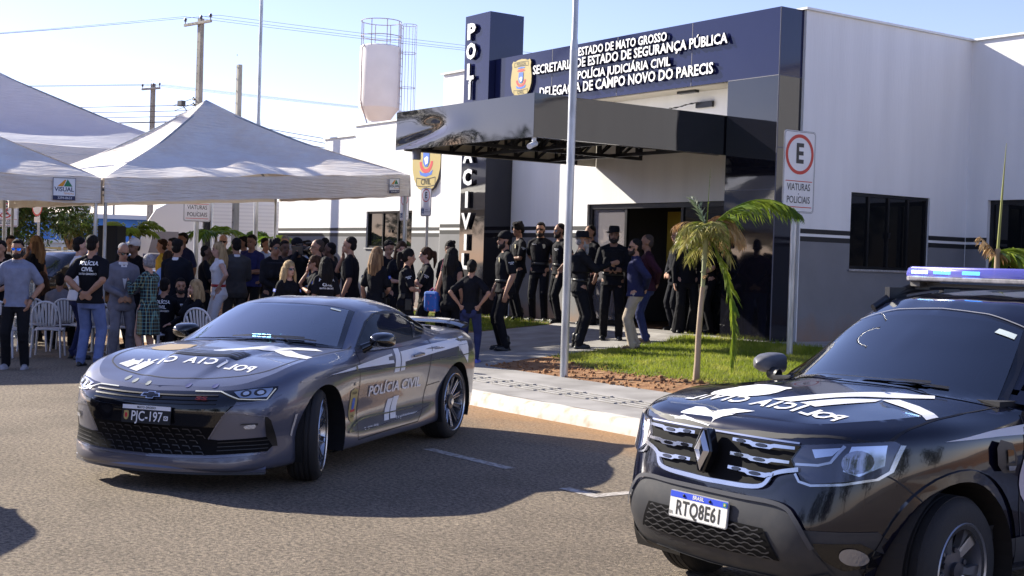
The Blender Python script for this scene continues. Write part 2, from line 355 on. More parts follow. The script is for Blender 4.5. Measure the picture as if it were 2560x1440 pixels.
# front wall with the door opening (a -19.95..-15.95, z .58..2.82)
DL, DR, DT = -19.98, -15.95, 2.83
bbox(WH, -25.25, DL, 15.73, 15.95, -.2, 5.78); bbox(WH, DR, -14.6, 15.73, 15.95, -.2, 5.78); bbox(WH, DL, DR, 15.73, 15.95, DT, 5.78)
# side wall with window (q 16.91..18.9, z 1.76..3.0)
bbox(WH, -14.82, -14.6, 15.95, 16.91, -.2, 5.78); bbox(WH, -14.82, -14.6, 18.9, 19.9, -.2, 5.78); bbox(WH, -14.82, -14.6, 16.91, 18.9, -.2, 1.75); bbox(WH, -14.82, -14.6, 16.91, 18.9, 3.0, 5.78)
# rear right wing with its door (a -14.17.., z to 3.01)
bbox(WH, -14.6, -14.17, 19.9, 20.1, -.2, 5.78); bbox(WH, -14.17, -11.8, 19.9, 20.1, 3.01, 5.78); bbox(WH, -11.8, -2.5, 19.9, 20.1, -.2, 5.78)
bbox(WH, -2.7, -2.5, 20.1, 30, -.2, 5.78); bbox(WH, -25.25, -25.05, 15.95, 30, -.2, 5.78); bbox(WH, -25.05, -2.7, 29.8, 30, -.2, 5.78); bbox(WH, -25.05, -2.7, 20.1, 29.8, 5.5, 5.7)
bbox(WH, -25.05, -14.82, 15.95, 20.1, 5.4, 5.6)
WH.build('hall_wall', M_WHITE, st)
LW = MB()   # left wing, stepping down, with window (a -28.84..-26.67, z 1.93..2.81)
q0 = 15.86
bbox(LW, -29.5, -28.84, q0, q0+.2, -.2, 4.93); bbox(LW, -26.67, -25.25, q0, q0+.2, -.2, 4.93); bbox(LW, -28.84, -26.67, q0, q0+.2, -.2, 1.93); bbox(LW, -28.84, -26.67, q0, q0+.2, 2.81, 4.93)
bbox(LW, -31.2, -29.5, q0+.02, q0+.2, -.2, 4.7); bbox(LW, -33.9, -31.2, q0+.04, q0+.2, -.2, 3.4)
bbox(LW, -33.9, -33.7, q0+.2, 26, -.2, 3.4); bbox(LW, -31.2, -31.0, q0+.2, 26, 3.4, 4.7); bbox(LW, -29.5, -29.3, q0+.2, 26, 4.7, 4.93); bbox(LW, -33.7, -25.25, 25.8, 26, -.2, 3.4)
bbox(LW, -31.0, -25.25, q0+.2, 25.8, 4.4, 4.6)
LW.build('wing_wall', M_WHITE, st)
cp = MB()
for a0, a1, qq0, qq1, z in ((-25.3, -14.55, 15.68, 15.98, 5.78), (-14.87, -14.55, 15.98, 19.85, 5.78), (-14.87, -2.45, 19.85, 20.13, 5.78), (-29.55, -25.3, 15.82, 16.09, 4.93), (-31.24, -29.55, 15.84, 16.09, 4.7), (-33.95, -31.24, 15.86, 16.09, 3.4), (-25.3, -25.02, 15.98, 30, 5.78)):
    bbox(cp, a0, a1, qq0, qq1, z, z+.035)
cp.build('parapet_flashing', M_CAP, st)
# painted bands, as thin coats of paint proud of the stucco
def bands(p0, p1, nrm, z=(2.365, 2.29, 2.245, 2.165)):
    """along a wall from p0 to p1 (a,q)"""
    mbk, mb2, mbg = MB(), MB(), MB()
    for z1, z0, mb_ in ((z[0], z[1], mbk), (z[2], z[3], mb2), (z[3], .3, mbg)):
        e = .003; a0, a1 = sorted((p0[0], p1[0])); qq0, qq1 = sorted((p0[1], p1[1]))
        if nrm == 'q': bbox(mb_, a0, a1, qq0-e, qq0+.01, z0, z1)
        else: bbox(mb_, a0-.01, a0+e, qq0, qq1, z0, z1)
    mbk.build('painted_band', M_BLACKP, st); mb2.build('painted_band', M_BLACKP, st); mbg.build('painted_dado', M_GREYW, st)
bands((-14.6, 15.75), (-14.6, 16.91), 'a'); bands((-14.6, 18.9), (-14.6, 19.89), 'a'); bands((-14.59, 19.9), (-14.17, 19.9), 'q')
bands((-22.46, 15.73), (DL, 15.73), 'q', (2.42, 2.345, 2.29, 2.20)); bands((-25.24, 15.73), (-23.41, 15.73), 'q', (2.48, 2.405, 2.35, 2.26))
bands((-33.9, q0+.04), (-31.2, q0+.04), 'q', (2.42, 2.345, 2.29, 2.20)); bands((-31.2, q0+.02), (-29.5, q0+.02), 'q', (2.42, 2.345, 2.29, 2.20)); bands((-29.5, q0), (-28.84, q0), 'q', (2.42, 2.345, 2.29, 2.20)); bands((-26.67, q0), (-25.26, q0), 'q', (2.42, 2.345, 2.29, 2.20))
bands((-11.8, 19.9), (-2.5, 19.9), 'q')
bgm = MB(); bbox(bgm, -28.84, -26.67, q0-.003, q0+.01, .3, 1.90); bgm.build('painted_dado', M_GREYW, st); bgm = MB(); bbox(bgm, -14.61, -14.597, 16.91, 18.9, .3, 1.72); bgm.build('painted_dado', M_GREYW, st)
# windows
def window(lo, hi, along, panes, name='window'):
    """lo/hi = (a or q range start, z0),(end, z1); along 'q' (side wall a=-14.6) or 'a' (front q0)"""
    fr, gl = MB(), MB(); (s0, z0), (s1, z1) = lo, hi
    def bb(mb, s_0, s_1, d0, d1, za, zb):
        if along == 'q': bbox(mb, -14.6-d1, -14.6-d0, s_0, s_1, za, zb)
        else: bbox(mb, s_0, s_1, q0+d0, q0+d1, za, zb)
    w = .05
    bb(fr, s0, s1, .04, .12, z1-w, z1); bb(fr, s0, s1, .04, .12, z0, z0+w); bb(fr, s0, s0+w, .04, .12, z0+w, z1-w); bb(fr, s1-w, s1, .04, .12, z0+w, z1-w)
    for i in range(1, panes): c = s0+(s1-s0)*i/panes; bb(fr, c-.022, c+.022, .05, .11, z0+w, z1-w)
    c = (s0+s1)/2; bb(fr, c-.03, c+.03, .02, .05, z0+.42*(z1-z0), z0+.50*(z1-z0))
    bb(gl, s0+w, s1-w, .08, .09, z0+w, z1-w)
    f = fr.build(name, M_ALU, st); gl.build('pane', M_DGLASS, f)
    sl = MB(); bb(sl, s0-.04, s1+.04, -.04, .13, z0-.03, z0) ; sl.build('sill', M_SILL, f)
    return f
window((16.91, 1.755), (18.9, 3.0), 'q', 4); window((-28.84, 1.93), (-26.67, 2.81), 'a', 3)
# entrance doors: frame, left leaf, dark hall behind
d = MB(); bbox(d, DL, DR, 15.78, 15.88, DT-.09, DT); bbox(d, DL, DL+.09, 15.78, 15.88, .58, DT-.09); bbox(d, DL+1.03, DL+1.09, 15.80, 15.86, .58, DT-.09); bbox(d, DR-.09, DR, 15.78, 15.88, .58, DT-.09); bbox(d, DL+.09, DL+1.03, 15.80, 15.86, .58, .68)
bbox(d, DL+2.55, DL+2.61, 15.80, 15.86, .58, DT-.09)
d = d.build('entrance_door', M_ALU, st)
g = MB(); bbox(g, DL+.09, DL+1.03, 15.825, 15.835, .68, DT-.09); g.build('glass_leaf', mat('tinted door glass', (.30, .28, .30), .04, spec=.6, alpha=.45), d)
g = MB(); bbox(g, DL+2.61, DR-.09, 15.825, 15.835, .6, DT-.09); g.build('glass_leaf', M_DGLASS, d)
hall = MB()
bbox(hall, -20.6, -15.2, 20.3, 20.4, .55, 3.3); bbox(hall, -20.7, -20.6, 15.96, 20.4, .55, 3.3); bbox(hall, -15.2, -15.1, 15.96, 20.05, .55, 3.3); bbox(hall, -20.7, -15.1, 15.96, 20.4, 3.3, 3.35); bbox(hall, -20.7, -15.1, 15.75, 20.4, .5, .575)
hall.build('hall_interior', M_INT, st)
yel = MB(); bbox(yel, -19.35, -18.75, 17.2, 17.23, 1.7, 2.75); yl = yel.build('notice_board', mat('yellow notice', (.62, .44, .06), .6), st)
t = MB(); text_to(t, 'L', frameM(LB(-19.05, 17.195, 1.95), (1, 0, 0), (0, 0, 1)), size=.35, bold=.03); t.build('notice_lettering', M_EBLK, yl)
# side door
d = MB(); bbox(d, -14.17, -11.8, 19.98, 20.06, 2.94, 3.01); bbox(d, -14.17, -14.1, 19.98, 20.06, .58, 2.94); bbox(d, -13.3, -13.22, 19.98, 20.06, .58, 2.94); bbox(d, -11.87, -11.8, 19.98, 20.06, .58, 2.94)
d = d.build('side_door', M_ALU, st); g = MB(); bbox(g, -14.1, -11.87, 20.01, 20.02, .58, 2.94); g.build('glass_leaf', M_DGLASS, d)

# ---- the entrance portal (fascia and post)
po = MB(); bbox(po, -22.47, -14.65, 15.22, 15.725, 4.72, 5.775); po = po.build('portal_fascia', M_ACM, st)
pp = MB(); bbox(pp, -15.77, -14.65, 15.22, 15.725, .585, 4.72); pp.build('portal_post', M_ACMB, st)
for lo3, hi3 in [((a-.006, 15.217, 4.72), (a+.006, 15.221, 5.775)) for a in (-20.55, -18.6, -16.65)]+[((-15.77, 15.217, 4.715), (-14.65, 15.221, 4.728)), ((-15.77, 15.217, 2.95), (-14.65, 15.221, 2.96)), ((-14.651, 15.22, 4.715), (-14.647, 15.72, 4.728)), ((-14.651, 15.22, 3.6), (-14.647, 15.72, 3.612)), ((-14.652, 15.205, .6), (-14.646, 15.225, 5.77))]:
    j = MB(); j.box2(LB(*lo3), LB(*hi3)); j.build('panel_joint', M_JOINT, st)
so = MB(); bbox(so, -22.44, -15.8, 15.27, 15.72, 4.705, 4.719); so.build('portal_soffit', mat('soffit plaster', (.42, .39, .34), .9), st)
def lettering(name, s, a0, a1, zc, h, q, parent, org=LB, bold=.022):
    vs, fs = text_mesh(s, size=1, bold=bold, res=2)
    xs = [v[0] for v in vs]; ys = [v[1] for v in vs]; caps = [v[1] for v in text_mesh('E', size=1, bold=bold)[0]]
    sy = h/(max(caps)-min(caps)); sx = (a1-a0)/(max(xs)-min(xs)); y0 = (max(caps)+min(caps))/2
    vs3, fs3 = text_mesh(s, size=1, bold=bold, res=2, extrude=.5)
    m = MB(); dd = .035
    m.add([org(a0+(x-min(xs))*sx, q-dd*(zz+.5), zc+(y-y0)*sy) for x, y, zz in vs3], [tuple(f) for f in fs3], 1)
    m.add([org(a0+(x-min(xs))*sx, q-dd-.003, zc+(y-y0)*sy) for x, y, zz in vs], fs, 0)
    return m.build(name, [M_LETW, M_LETS], parent)
lettering('sign_lettering', 'ESTADO DE MATO GROSSO', -19.66, -17.22, 5.612, .155, 15.19, po)
lettering('sign_lettering', 'SECRETARIA DE ESTADO DE SEGURANÇA PÚBLICA', -21.08, -15.75, 5.415, .172, 15.19, po)
lettering('sign_lettering', 'POLÍCIA JUDICIÁRIA CIVIL', -19.66, -17.11, 5.178, .155, 15.19, po)
lettering('sign_lettering', 'DELEGACIA DE CAMPO NOVO DO PARECIS', -20.84, -16.06, 4.963, .185, 15.19, po)
# police shield: plain gold shield with a ribbon, a small blue device and red wreath
def shield_poly(w, h, top=True):
    P = [(0, .5), (.18, .485), (.30, .45), (.40, .47), (.46, .40), (.44, .30), (.47, .18), (.50, .02), (.49, -.14), (.42, -.30), (.28, -.43), (.10, -.49)]
    P = P + [(0, -.5)] + [(-x, y) for x, y in P[:0:-1]]
    return [(x*w, y*h) for x, y in P][::-1]
def emblem(name, M, w, h, parent, depth=.05, mats=(M_GOLD, M_LETS, M_EBLUE, M_ERED, M_EWHITE, M_EBLK), words=('POLÍCIA', 'CIVIL')):
    """local x right, y up, z out"""
    e = MB(); P = shield_poly(w, h)[::-1]
    e.prism(P, depth, M, 1); flat_to(e, P, M, depth+.003, 0)
    z = depth+.006; e1 = .003
    # wreath, device
    outer = [(w*.24*math.cos(t), h*(-.02)+h*.19*math.sin(t)) for t in np.linspace(PI*1.02, PI*1.98, 14)]; inner = [(w*.16*math.cos(t), h*(-.02)+h*.125*math.sin(t)) for t in np.linspace(PI*1.98, PI*1.02, 14)]
    flat_to(e, outer+inner, M, z, 3)
    flat_to(e, [(-.11*w, .16*h), (-.11*w, -.04*h), (-.05*w, -.11*h), (.05*w, -.11*h), (.11*w, -.04*h), (.11*w, .16*h)], M, z+e1, 2)
    flat_to(e, [(-.07*w, .02*h), (-.02*w, -.08*h), (.06*w, -.06*h), (.075*w, .03*h), (.02*w, .05*h)], M, z+2*e1, 4)
    flat_to(e, [(-.20*w, -.235*h), (0, -.265*h), (.20*w, -.235*h), (.24*w, -.16*h), (.12*w, -.205*h), (-.12*w, -.205*h), (-.24*w, -.16*h)], M, z, 2)
    flat_to(e, [(-.20*w, .20*h), (-.13*w, .235*h), (0, .25*h), (.13*w, .235*h), (.20*w, .20*h), (.05*w, .175*h), (-.05*w, .175*h)], M, z, 3)
    flat_to(e, [(-.18*w, .285*h), (0, .305*h), (.18*w, .285*h), (.15*w, .26*h), (-.15*w, .26*h)], M, z, 2)
    # ribbons: outline bands with the words
    def band(yc, hw, amp, th):
        up = [(x, yc+th/2+amp*(1-(x/hw)**2)) for x in np.linspace(-hw, hw, 12)]; lo = [(x, yc-th/2+amp*(1-(x/hw)**2)) for x in np.linspace(hw, -hw, 12)]
        loop = up+lo; k = .006*h
        for i in range(len(loop)):
            p, q_ = loop[i], loop[(i+1) % len(loop)]; dx, dy = q_[0]-p[0], q_[1]-p[1]; L_ = math.hypot(dx, dy) or 1; nx, ny = -dy/L_*k, dx/L_*k
            e.add([M @ Vector((p[0]-nx, p[1]-ny, z)), M @ Vector((q_[0]-nx, q_[1]-ny, z)), M @ Vector((q_[0]+nx, q_[1]+ny, z)), M @ Vector((p[0]+nx, p[1]+ny, z))], [(0, 1, 2, 3)], 5)
    band(.365*h, .33*w, .012*h, .105*h); band(-.335*h, .33*w, -.02*h, .12*h)
    for s, y, sz in ((words[0], .37*h, .105*h), (words[1], -.345*h, .125*h)):
        vs, fs = text_mesh(s, size=1, bold=.01, res=2); ww = max(v[0] for v in vs)-min(v[0] for v in vs); k = min(sz, .56*w/ww)
        e.add([M @ Vector((v[0]*k, y+v[1]*sz, z+e1)) for v in vs], fs, 5)
    if h > .6: text_to(e, 'MT', M @ Matrix.Translation((0, -.455*h, z)), 5, size=.07*h)
    return e.build(name, list(mats), parent)
emblem('police_shield', frameM(LB(-21.485, 15.215, 5.29), (1, 0, 0), (0, 0, 1)), .70, .77, po)
emblem('police_shield', frameM(LB(-25.97, q0-.01, 3.95), (1, 0, 0), (0, 0, 1)), 1.22, 1.48, st, .07)

# ---- canopy
CA0, CA1, CQ0, CQ1, CZ0, CZ1 = -19.78, -15.80, 11.40, 15.205, 3.53, 4.17
CQ2 = 15.72
ca = MB(); n1, n2 = 44, 16
rows = []
for i in range(n1+1):
    row = []
    for jx in range(n2+1):
        s, t = i/n1, jx/n2; a = CA0+(CA1-CA0)*s; z = CZ0+(CZ1-CZ0)*t; dq = 0
        # buckled lower left corner
        e = math.exp(-((s-.30)/.10)**2)*math.exp(-((t-.42-.1*math.sin(6*s))/.17)**2)*.028 + math.exp(-((s-.12)/.16)**2)*math.exp(-((t-.75)/.28)**2)*.012
        if s < .4: e += .045*max(0, 1-abs(t-(.08+.9*s))/.14)*math.sin(PI*min(1, s/.4))
        dq = e - .02*math.exp(-((s-.46)/.13)**2)*math.exp(-((t-.3)/.35)**2)
        row.append(LB(a, CQ0+dq, z))
    rows.append(row)
ca.grid(rows, flip=False)
bbox(ca, CA1-.03, CA1, CQ0+.005, CQ2, CZ0, CZ1)
ca = ca.build('canopy', M_ACMB, st, smooth=40)
ci = MB(); bbox(ci, CA0, CA0+.03, CQ0+.16, CQ2, CZ0, CZ1-.02); bbox(ci, CA0+.03, CA1-.035, CQ0+.2, CQ2, 3.97, 4.02); ci.build('canopy_lining', mat('panel back', (.66, .63, .56), .7), ca)
tr = MB()
def bar(p, q_, w=.055):
    p, q_ = Vector(LB(*p)), Vector(LB(*q_)); dv = q_-p; tr.box((p+q_)/2, (dv.length, w, w), M=dv.to_track_quat('X', 'Z').to_matrix())
for a in (CA0+.10, (CA0+CA1)/2-.05, CA1-.14):
    bar((a, CQ0+.12, 3.56), (a, CQ1, 3.56)); bar((a, CQ0+.12, 3.93), (a, CQ1, 3.93))
    for i in range(9):
        qa = CQ0+.15+i*.455
        bar((a, qa, 3.59), (a, qa, 3.90), .045)
        if i < 8: bar((a, qa+.02, 3.59), (a, qa+.435, 3.90), .04)
for qq in (CQ0+.15, 13.0, 14.6):
    bar((CA0+.13, qq, 3.575), (CA1-.17, qq, 3.575)); bar((CA0+.13, qq, 3.915), (CA1-.17, qq, 3.915))
    for i in range(7): a = CA0+.45+i*.52; bar((a, qq, 3.60), (a, qq, 3.89), .04); bar((a+.02, qq, 3.60), (a+.48, qq, 3.89), .035) if i < 6 else None
tr.build('canopy_truss', mat('black steel tube', (.010, .010, .014), .45), ca)
dp = MB(); dp.tube([LB(CA0+.28, CQ0+.25, 3.55), LB(CA0+.28, CQ0+.25, 3.38)], .075, 14); dp.build('drain_pipe', mat('pipe grey', (.30, .31, .38), .5), ca)
cc = MB(); cc.tube([LB(CA1+.0-.06, CQ0+.06, 3.53), LB(CA1-.06, CQ0+.06, 3.47)], .035, 10); cc.tube([LB(CA1-.06, CQ0+.06, 3.48), LB(CA1-.05, CQ0+.03, 3.42)], .014, 8); cc.tube([LB(CA1-.12, CQ0+.13, 3.45), LB(CA1-.01, CQ0-.06, 3.385)], .042, 12)
cc = cc.build('security_camera', mat('camera shell', (.7, .7, .7), .4), None, smooth=40); cc.matrix_world = st.matrix_world
bpy.context.view_layer.update(); cc.matrix_world = Matrix.Translation(st.location) @ Matrix.Rotation(TH, 4, 'Z'); tag(cc, 'small white security camera hanging under the canopy corner', 'security camera')
# loose cabling above the canopy
cb = MB()
for i in range(3): cb.tube([LB(-18.6+k*.13, 15.60+.03*math.sin(k*2+i), 4.35+.012*k+.012*math.sin(k*3.1+i*2)) for k in range(14)], .006, 5)
bbox(cb, -17.0, -16.6, 15.66, 15.71, 4.42, 4.52); bbox(cb, -17.25, -16.8, 15.45, 15.55, 4.66, 4.70); cb.build('cable', M_ALU, st)

# ================================================================ sign tower
TA0, TA1, TQ0, TQ1, TZ = -23.40, -22.49, 15.07, 15.72, 6.735
tw = thing('sign_tower', 'tall narrow navy sign column with vertical white letters left of the entrance portal', 'sign tower', aq((TA0+TA1)/2, TQ0, .58), TH)
def LT(a, q, z): return (a-(TA0+TA1)/2, q-TQ0, z-.58)
m = MB(); m.box2(LT(TA0, TQ0, 3.98), LT(TA1, TQ1, TZ)); m.box2(LT(TA0, TQ1, 5.9), LT(TA1, 15.9, TZ-.004)); m.build('upper_cladding', M_ACM, tw)
m = MB(); m.box2(LT(TA0, TQ0, .58), LT(TA1, TQ1, 3.975)); m.build('lower_cladding', M_ACMB, tw)
for ch, z in zip('POLÍCIACIVIL', (6.39, 5.985, 5.57, 5.165, 4.74, 4.30, 3.865, 3.405, 2.945, 2.505, 2.07, 1.68)):
    wd = {'I': .10, 'Í': .13, 'L': .25, 'V': .36, 'C': .34, 'O': .36, 'P': .30, 'A': .36}[ch]
    ac = -23.07; lettering('sign_letter', ch, ac-wd/2, ac+wd/2, z, .335, TQ0-.03, tw, LT, bold=.045)
# ================================================================ tents
def tent_fabric(name, c1, c2, tl=.25, dirt=True):
    m = bpy.data.materials.new(name); m.use_nodes = True; n, l = m.node_tree.nodes, m.node_tree.links; b = n['Principled BSDF']
    tc = n.new('ShaderNodeTexCoord')
    nz = n.new('ShaderNodeTexNoise'); nz.inputs['Scale'].default_value = 1.3; nz.inputs['Detail'].default_value = 8; nz.inputs['Roughness'].default_value = .7; l.new(tc.outputs['Object'], nz.inputs['Vector'])
    rp = n.new('ShaderNodeValToRGB'); rp.color_ramp.elements[0].color = (*c1, 1); rp.color_ramp.elements[1].color = (*c2, 1); rp.color_ramp.elements[0].position = .38; rp.color_ramp.elements[1].position = .72
    l.new(nz.outputs['Fac'], rp.inputs[0]); l.new(rp.outputs[0], b.inputs['Base Color']); b.inputs['Roughness'].default_value = .6; b.inputs['Specular IOR Level'].default_value = .3
    mp = n.new('ShaderNodeMapping'); mp.inputs['Scale'].default_value = (.6, .6, 7); l.new(tc.outputs['Object'], mp.inputs[0])
    n2 = n.new('ShaderNodeTexNoise'); n2.inputs['Scale'].default_value = 3.2; n2.inputs['Detail'].default_value = 5; n2.inputs['Distortion'].default_value = .6; l.new(mp.outputs[0], n2.inputs['Vector'])
    bp = n.new('ShaderNodeBump'); bp.inputs['Strength'].default_value = .6; bp.inputs['Distance'].default_value = .06; l.new(n2.outputs['Fac'], bp.inputs['Height']); l.new(bp.outputs[0], b.inputs['Normal'])
    tr = n.new('ShaderNodeBsdfTranslucent'); tr.inputs[0].default_value = (*c1, 1); mx = n.new('ShaderNodeMixShader'); mx.inputs[0].default_value = tl
    l.new(b.outputs[0], mx.inputs[1]); l.new(tr.outputs[0], mx.inputs[2]); l.new(mx.outputs[0], n['Material Output'].inputs[0]); return m
M_TENT = tent_fabric('dusty tent canvas', (.80, .76, .71), (.70, .60, .51), .05)
M_TENTC = tent_fabric('white tent canvas', (.76, .77, .82), (.68, .69, .74), .30)
M_GALV = mat('galvanised steel', (.46, .47, .48), .42, metal=.75, var=.25, scale=14, stretch=(1, 1, .15))
M_TUBE = mat('tent tube', (.34, .36, .37), .45, metal=.6, var=.2, scale=9, stretch=(1, 1, .2))
M_NAVYP = mat('print navy', (.03, .035, .09), .6); M_ORANGE = mat('print orange', (.75, .32, .03), .6); M_GREENP = mat('print green', (.03, .22, .10), .6)
RT = TH + PI/2
def tent(name, label, L, s, zc, zap, mtl, val=.40, logo=None, group=None, crease=0.0, legs=True, hem=True):
    """L: ground xy of the front-left corner; x along the front, y to the back; zc = eave height at (FL, FR, BR, BL)"""
    t = thing(name, label, 'event tent', (L[0], L[1], 0), RT, group)
    cor = [(0, 0), (s, 0), (s, s), (0, s)]; apex = Vector((s/2, s/2, zap))
    rf = MB(); rnd = random.Random(int(s*100+L[0]*10)); N = 16
    ez = lambda i, f: zc[i]*(1-f)+zc[(i+1) % 4]*f
    for i in range(4):
        c0, c1 = cor[i], cor[(i+1) % 4]; P = []
        for r in range(N+1):
            w = r/N; row = []
            for k in range(2*N+1):
                f = k/(2*N); x, y = c0[0]*(1-f)+c1[0]*f, c0[1]*(1-f)+c1[1]*f
                base = Vector((x, y, ez(i, f))); p = base.lerp(apex, w)
                sag = (.42 if s < 8 else .6)*math.sin(PI*w**1.25)*(.30+.70*math.sin(PI*f)**.7)
                if i == 0 and crease: sag -= crease*math.exp(-((f-.5)/.10)**2)*math.sin(PI*min(1, w*1.1+.12)); 
                p.z -= sag; p.z += .012*math.sin(9*f*PI+5*w)*(1-w)
                row.append(p)
            P.append(row)
        rf.grid(P)
    rf = rf.build('roof', mtl, t, smooth=50, clean=True)
    va = MB()
    for i in range(4):
        c0, c1 = cor[i], cor[(i+1) % 4]; K = 28; n = Vector(((c1[1]-c0[1])/s, -(c1[0]-c0[0])/s, 0)); P = []
        for r in range(4):
            w = r/3
            P.append([Vector((c0[0]*(1-k/K)+c1[0]*k/K, c0[1]*(1-k/K)+c1[1]*k/K, ez(i, k/K)-w*val*(1+.02*math.sin(k*1.3+i)))) + n*(.02+.016*w*math.sin(k*.9+2*i)+.01*w) for k in range(K+1)])
        va.grid(P, flip=True)
    va.build('valance', mtl, rf, smooth=60)
    fr = MB()
    for i in range(4):
        a, b = Vector((*cor[i], zc[i]-val*.45)), Vector((*cor[(i+1) % 4], zc[(i+1) % 4]-val*.45)); c = Vector((s/2, s/2, 0)); ins = lambda p: p + (Vector((c.x, c.y, p.z))-p).normalized()*.05
        fr.tube([ins(a), ins(b)], .025, 8); fr.tube([ins(a), apex-Vector((0, 0, .1))], .022, 8)
    fr.build('frame', M_TUBE, t)
    if legs:
        for i in range(4):
            lg = MB(); c = cor[i]; x = c[0]+(.05 if c[0] == 0 else -.05); y = c[1]+(.05 if c[1] == 0 else -.05)
            wp = Matrix.Rotation(RT, 3, 'Z') @ Vector((x, y, 0)); g = zg(L[0]+wp.x, L[1]+wp.y)
            lg.tube([(x, y, g), (x, y, zc[i]-val*.3)], .03, 10); lg.box((x, y, g+.006), (.14, .14, .012)); lg.tube([(x, y, g+1.05), (x, y, g+1.10)], .038, 10)
            lg.build('leg', M_GALV, t, smooth=40)
    if logo:
        x, w, h = logo; z = zc[0]*(1-x/s)+zc[1]*x/s-.50*val; M = frameM((x, -.055, z), (1, 0, (zc[1]-zc[0])/s), (0, 0, 1)); g = MB()
        flat_to(g, [(-w/2, -h/2), (w/2, -h/2), (w/2, h/2), (-w/2, h/2)], M, 0, 0); e = .002
        flat_to(g, [(-w/2, -h/2), (w/2, -h/2), (w/2, -h/2+h*.2), (-w/2, -h/2+h*.2)], M, e, 1)
        flat_to(g, [(-.30*w, .12*h), (-.05*w, .12*h), (.08*w, .40*h), (.02*w, .42*h)], M, e, 2); flat_to(g, [(-.02*w, .12*h), (.36*w, .12*h), (.14*w, .44*h)], M, 2*e, 3)
        text_to(g, 'VISUAL', M @ Matrix.Translation((0, -.02*h, e)), 1, size=.27*h, bold=.02); text_to(g, 'TENDAS', M @ Matrix.Translation((.2*w, -.2*h, e)), 2, size=.12*h)
        text_to(g, '3294-8633', M @ Matrix.Translation((.03*w, -.4*h, 2*e)), 0, size=.15*h)
        for q_ in ((-w/2, -h/2, w, .006), (-w/2, h/2-.006, w, .006), (-w/2, -h/2, .006, h), (w/2-.006, -h/2, .006, h)): flat_to(g, [(q_[0], q_[1]), (q_[0]+q_[2], q_[1]), (q_[0]+q_[2], q_[1]+q_[3]), (q_[0], q_[1]+q_[3])], M, 3*e, 1)
        g.build('logo_print', [M_EWHITE, M_NAVYP, M_ORANGE, M_GREENP], t)
    return t
LC = Vector((-6.75, 22.0)); Vv, Uu = Vector((VX.x, VX.y)), Vector((UX.x, UX.y))
tent('event_tent', 'dusty off white pyramid tent reaching the station, sun on its left slope', LC, 5.8, (2.87, 3.28, 3.28, 2.87), 4.66, M_TENT, logo=(5.45, .22, .27), group='dusty pyramid tents', crease=.10)
tent('event_tent', 'dusty off white pyramid tent cut by the left edge, large mountain logo on its valance', LC-Vv*5.86, 5.8, (2.80, 2.87, 2.87, 2.80), 4.6, M_TENT, val=.42, logo=(5.2, .36, .36), group='dusty pyramid tents')
CC = Vector((-15.2, 38.0))
tent('large_tent', 'large cleaner white tent rising behind the two dusty tents', CC-Vv*5+Uu*5, 10.0, (4.3, 4.35, 4.35, 4.3), 6.85, M_TENTC, val=.5)

# ================================================================ poles
M_CPOLE = mat('pole concrete', (.33, .31, .27), .9, var=.2, scale=5, bump=.2, stretch=(1, 1, .3))
def flagpole(label, x, y, r=.054, h=8.2):
    z0 = zg(x, y); t = thing('flagpole', label, 'flagpole', (x, y, z0), 0, 'galvanised flagpoles')
    m = MB(); m.tube([(0, 0, -.02), (0, 0, 1.2), (0, 0, 2.85), (0, 0, 4.30)], r, 18); m.tube([(0, 0, 2.83), (0, 0, 2.87)], r*1.04, 18); m.build('lower_tube', M_GALV, t, smooth=40)
    m = MB(); m.tube([(0, 0, 4.30), (0, 0, 4.46), (0, 0, h)], [r, r*.72, r*.70], 18); m.sphere((0, 0, h+.05), .07); m.build('upper_tube', M_GALV, t, smooth=40)
    return t
flagpole('galvanised flagpole standing in the earth strip in front of the entrance', .72, 17.63)
flagpole('galvanised flagpole rising behind the dusty tent', -5.98, 31.0, .055, 9.5)
def pole(name, label, x, y, h, w, cat='utility pole', arm=None, kit=False, mtl=M_CPOLE, z0=None, rz=.5):
    t = thing(name, label, cat, (x, y, zg(x, y) if z0 is None else z0), rz, 'utility poles' if arm else None)
    m = MB(); m.box((0, 0, h/2), (w, w*.8, h)); 
    v = [list(p) for p in m.v]
    for p in v:
        if p[2] > h*.9: p[0] *= .72; p[1] *= .72
    m.v = v
    for k in range(int(h/.32)): m.box((-w*.01, -w*.4*(1-.05*k*.32/h)-.002, .6+k*.32), (.03, .006, .045), mi=1)
    m.build('post', [mtl, M_EBLK], t)
    if arm:
        al, az = arm; m = MB(); m.box((0, -w*.5, az), (al, .09, .11)); m.build('crossarm', mtl, t, bevel=.01)
        for f in (-.47, .12, .47):
            i = MB(); i.tube([(f*al, -w*.5, az+.05), (f*al, -w*.5, az+.14), (f*al, -w*.5, az+.17), (f*al, -w*.5, az+.2), (f*al, -w*.5, az+.23), (f*al, -w*.5, az+.30)], [.02, .02, .07, .04, .075, .035], 10); i.build('insulator', mat('glazed insulator', (.10, .10, .14), .3), t)
    if kit:
        i = MB()
        for k in range(5): i.tube([(-.16, -.1, 7.0+k*.22), (-.24, -.1, 7.0+k*.22), (-.24, -.1, 7.1+k*.22)], [.05, .05, .03], 8); i.tube([(-.24, -.1, 7.05+k*.22), (-1.0-.1*k, -.3, 6.8+k*.22)], .012, 6)
        i.box((-.95, -.2, 7.75), (.3, .2, .22)); i.tube([(-.9, -.2, 7.7), (-.1, 0, 6.9)], .02, 6); i.build('line_hardware', mat('pole hardware', (.06, .06, .07), .5), t)
    return t
pole('utility_pole', 'tall concrete utility pole with a tilted crossarm above the dusty tent', -12.95, 54.5, 11.15, .30, arm=(1.9, 10.95), kit=True, z0=0, rz=-.75)
pole('utility_pole', 'smaller concrete utility pole with a crossarm farther back on the left', -20.4, 75, 11.0, .30, arm=(1.5, 10.7), z0=0, rz=-.6)
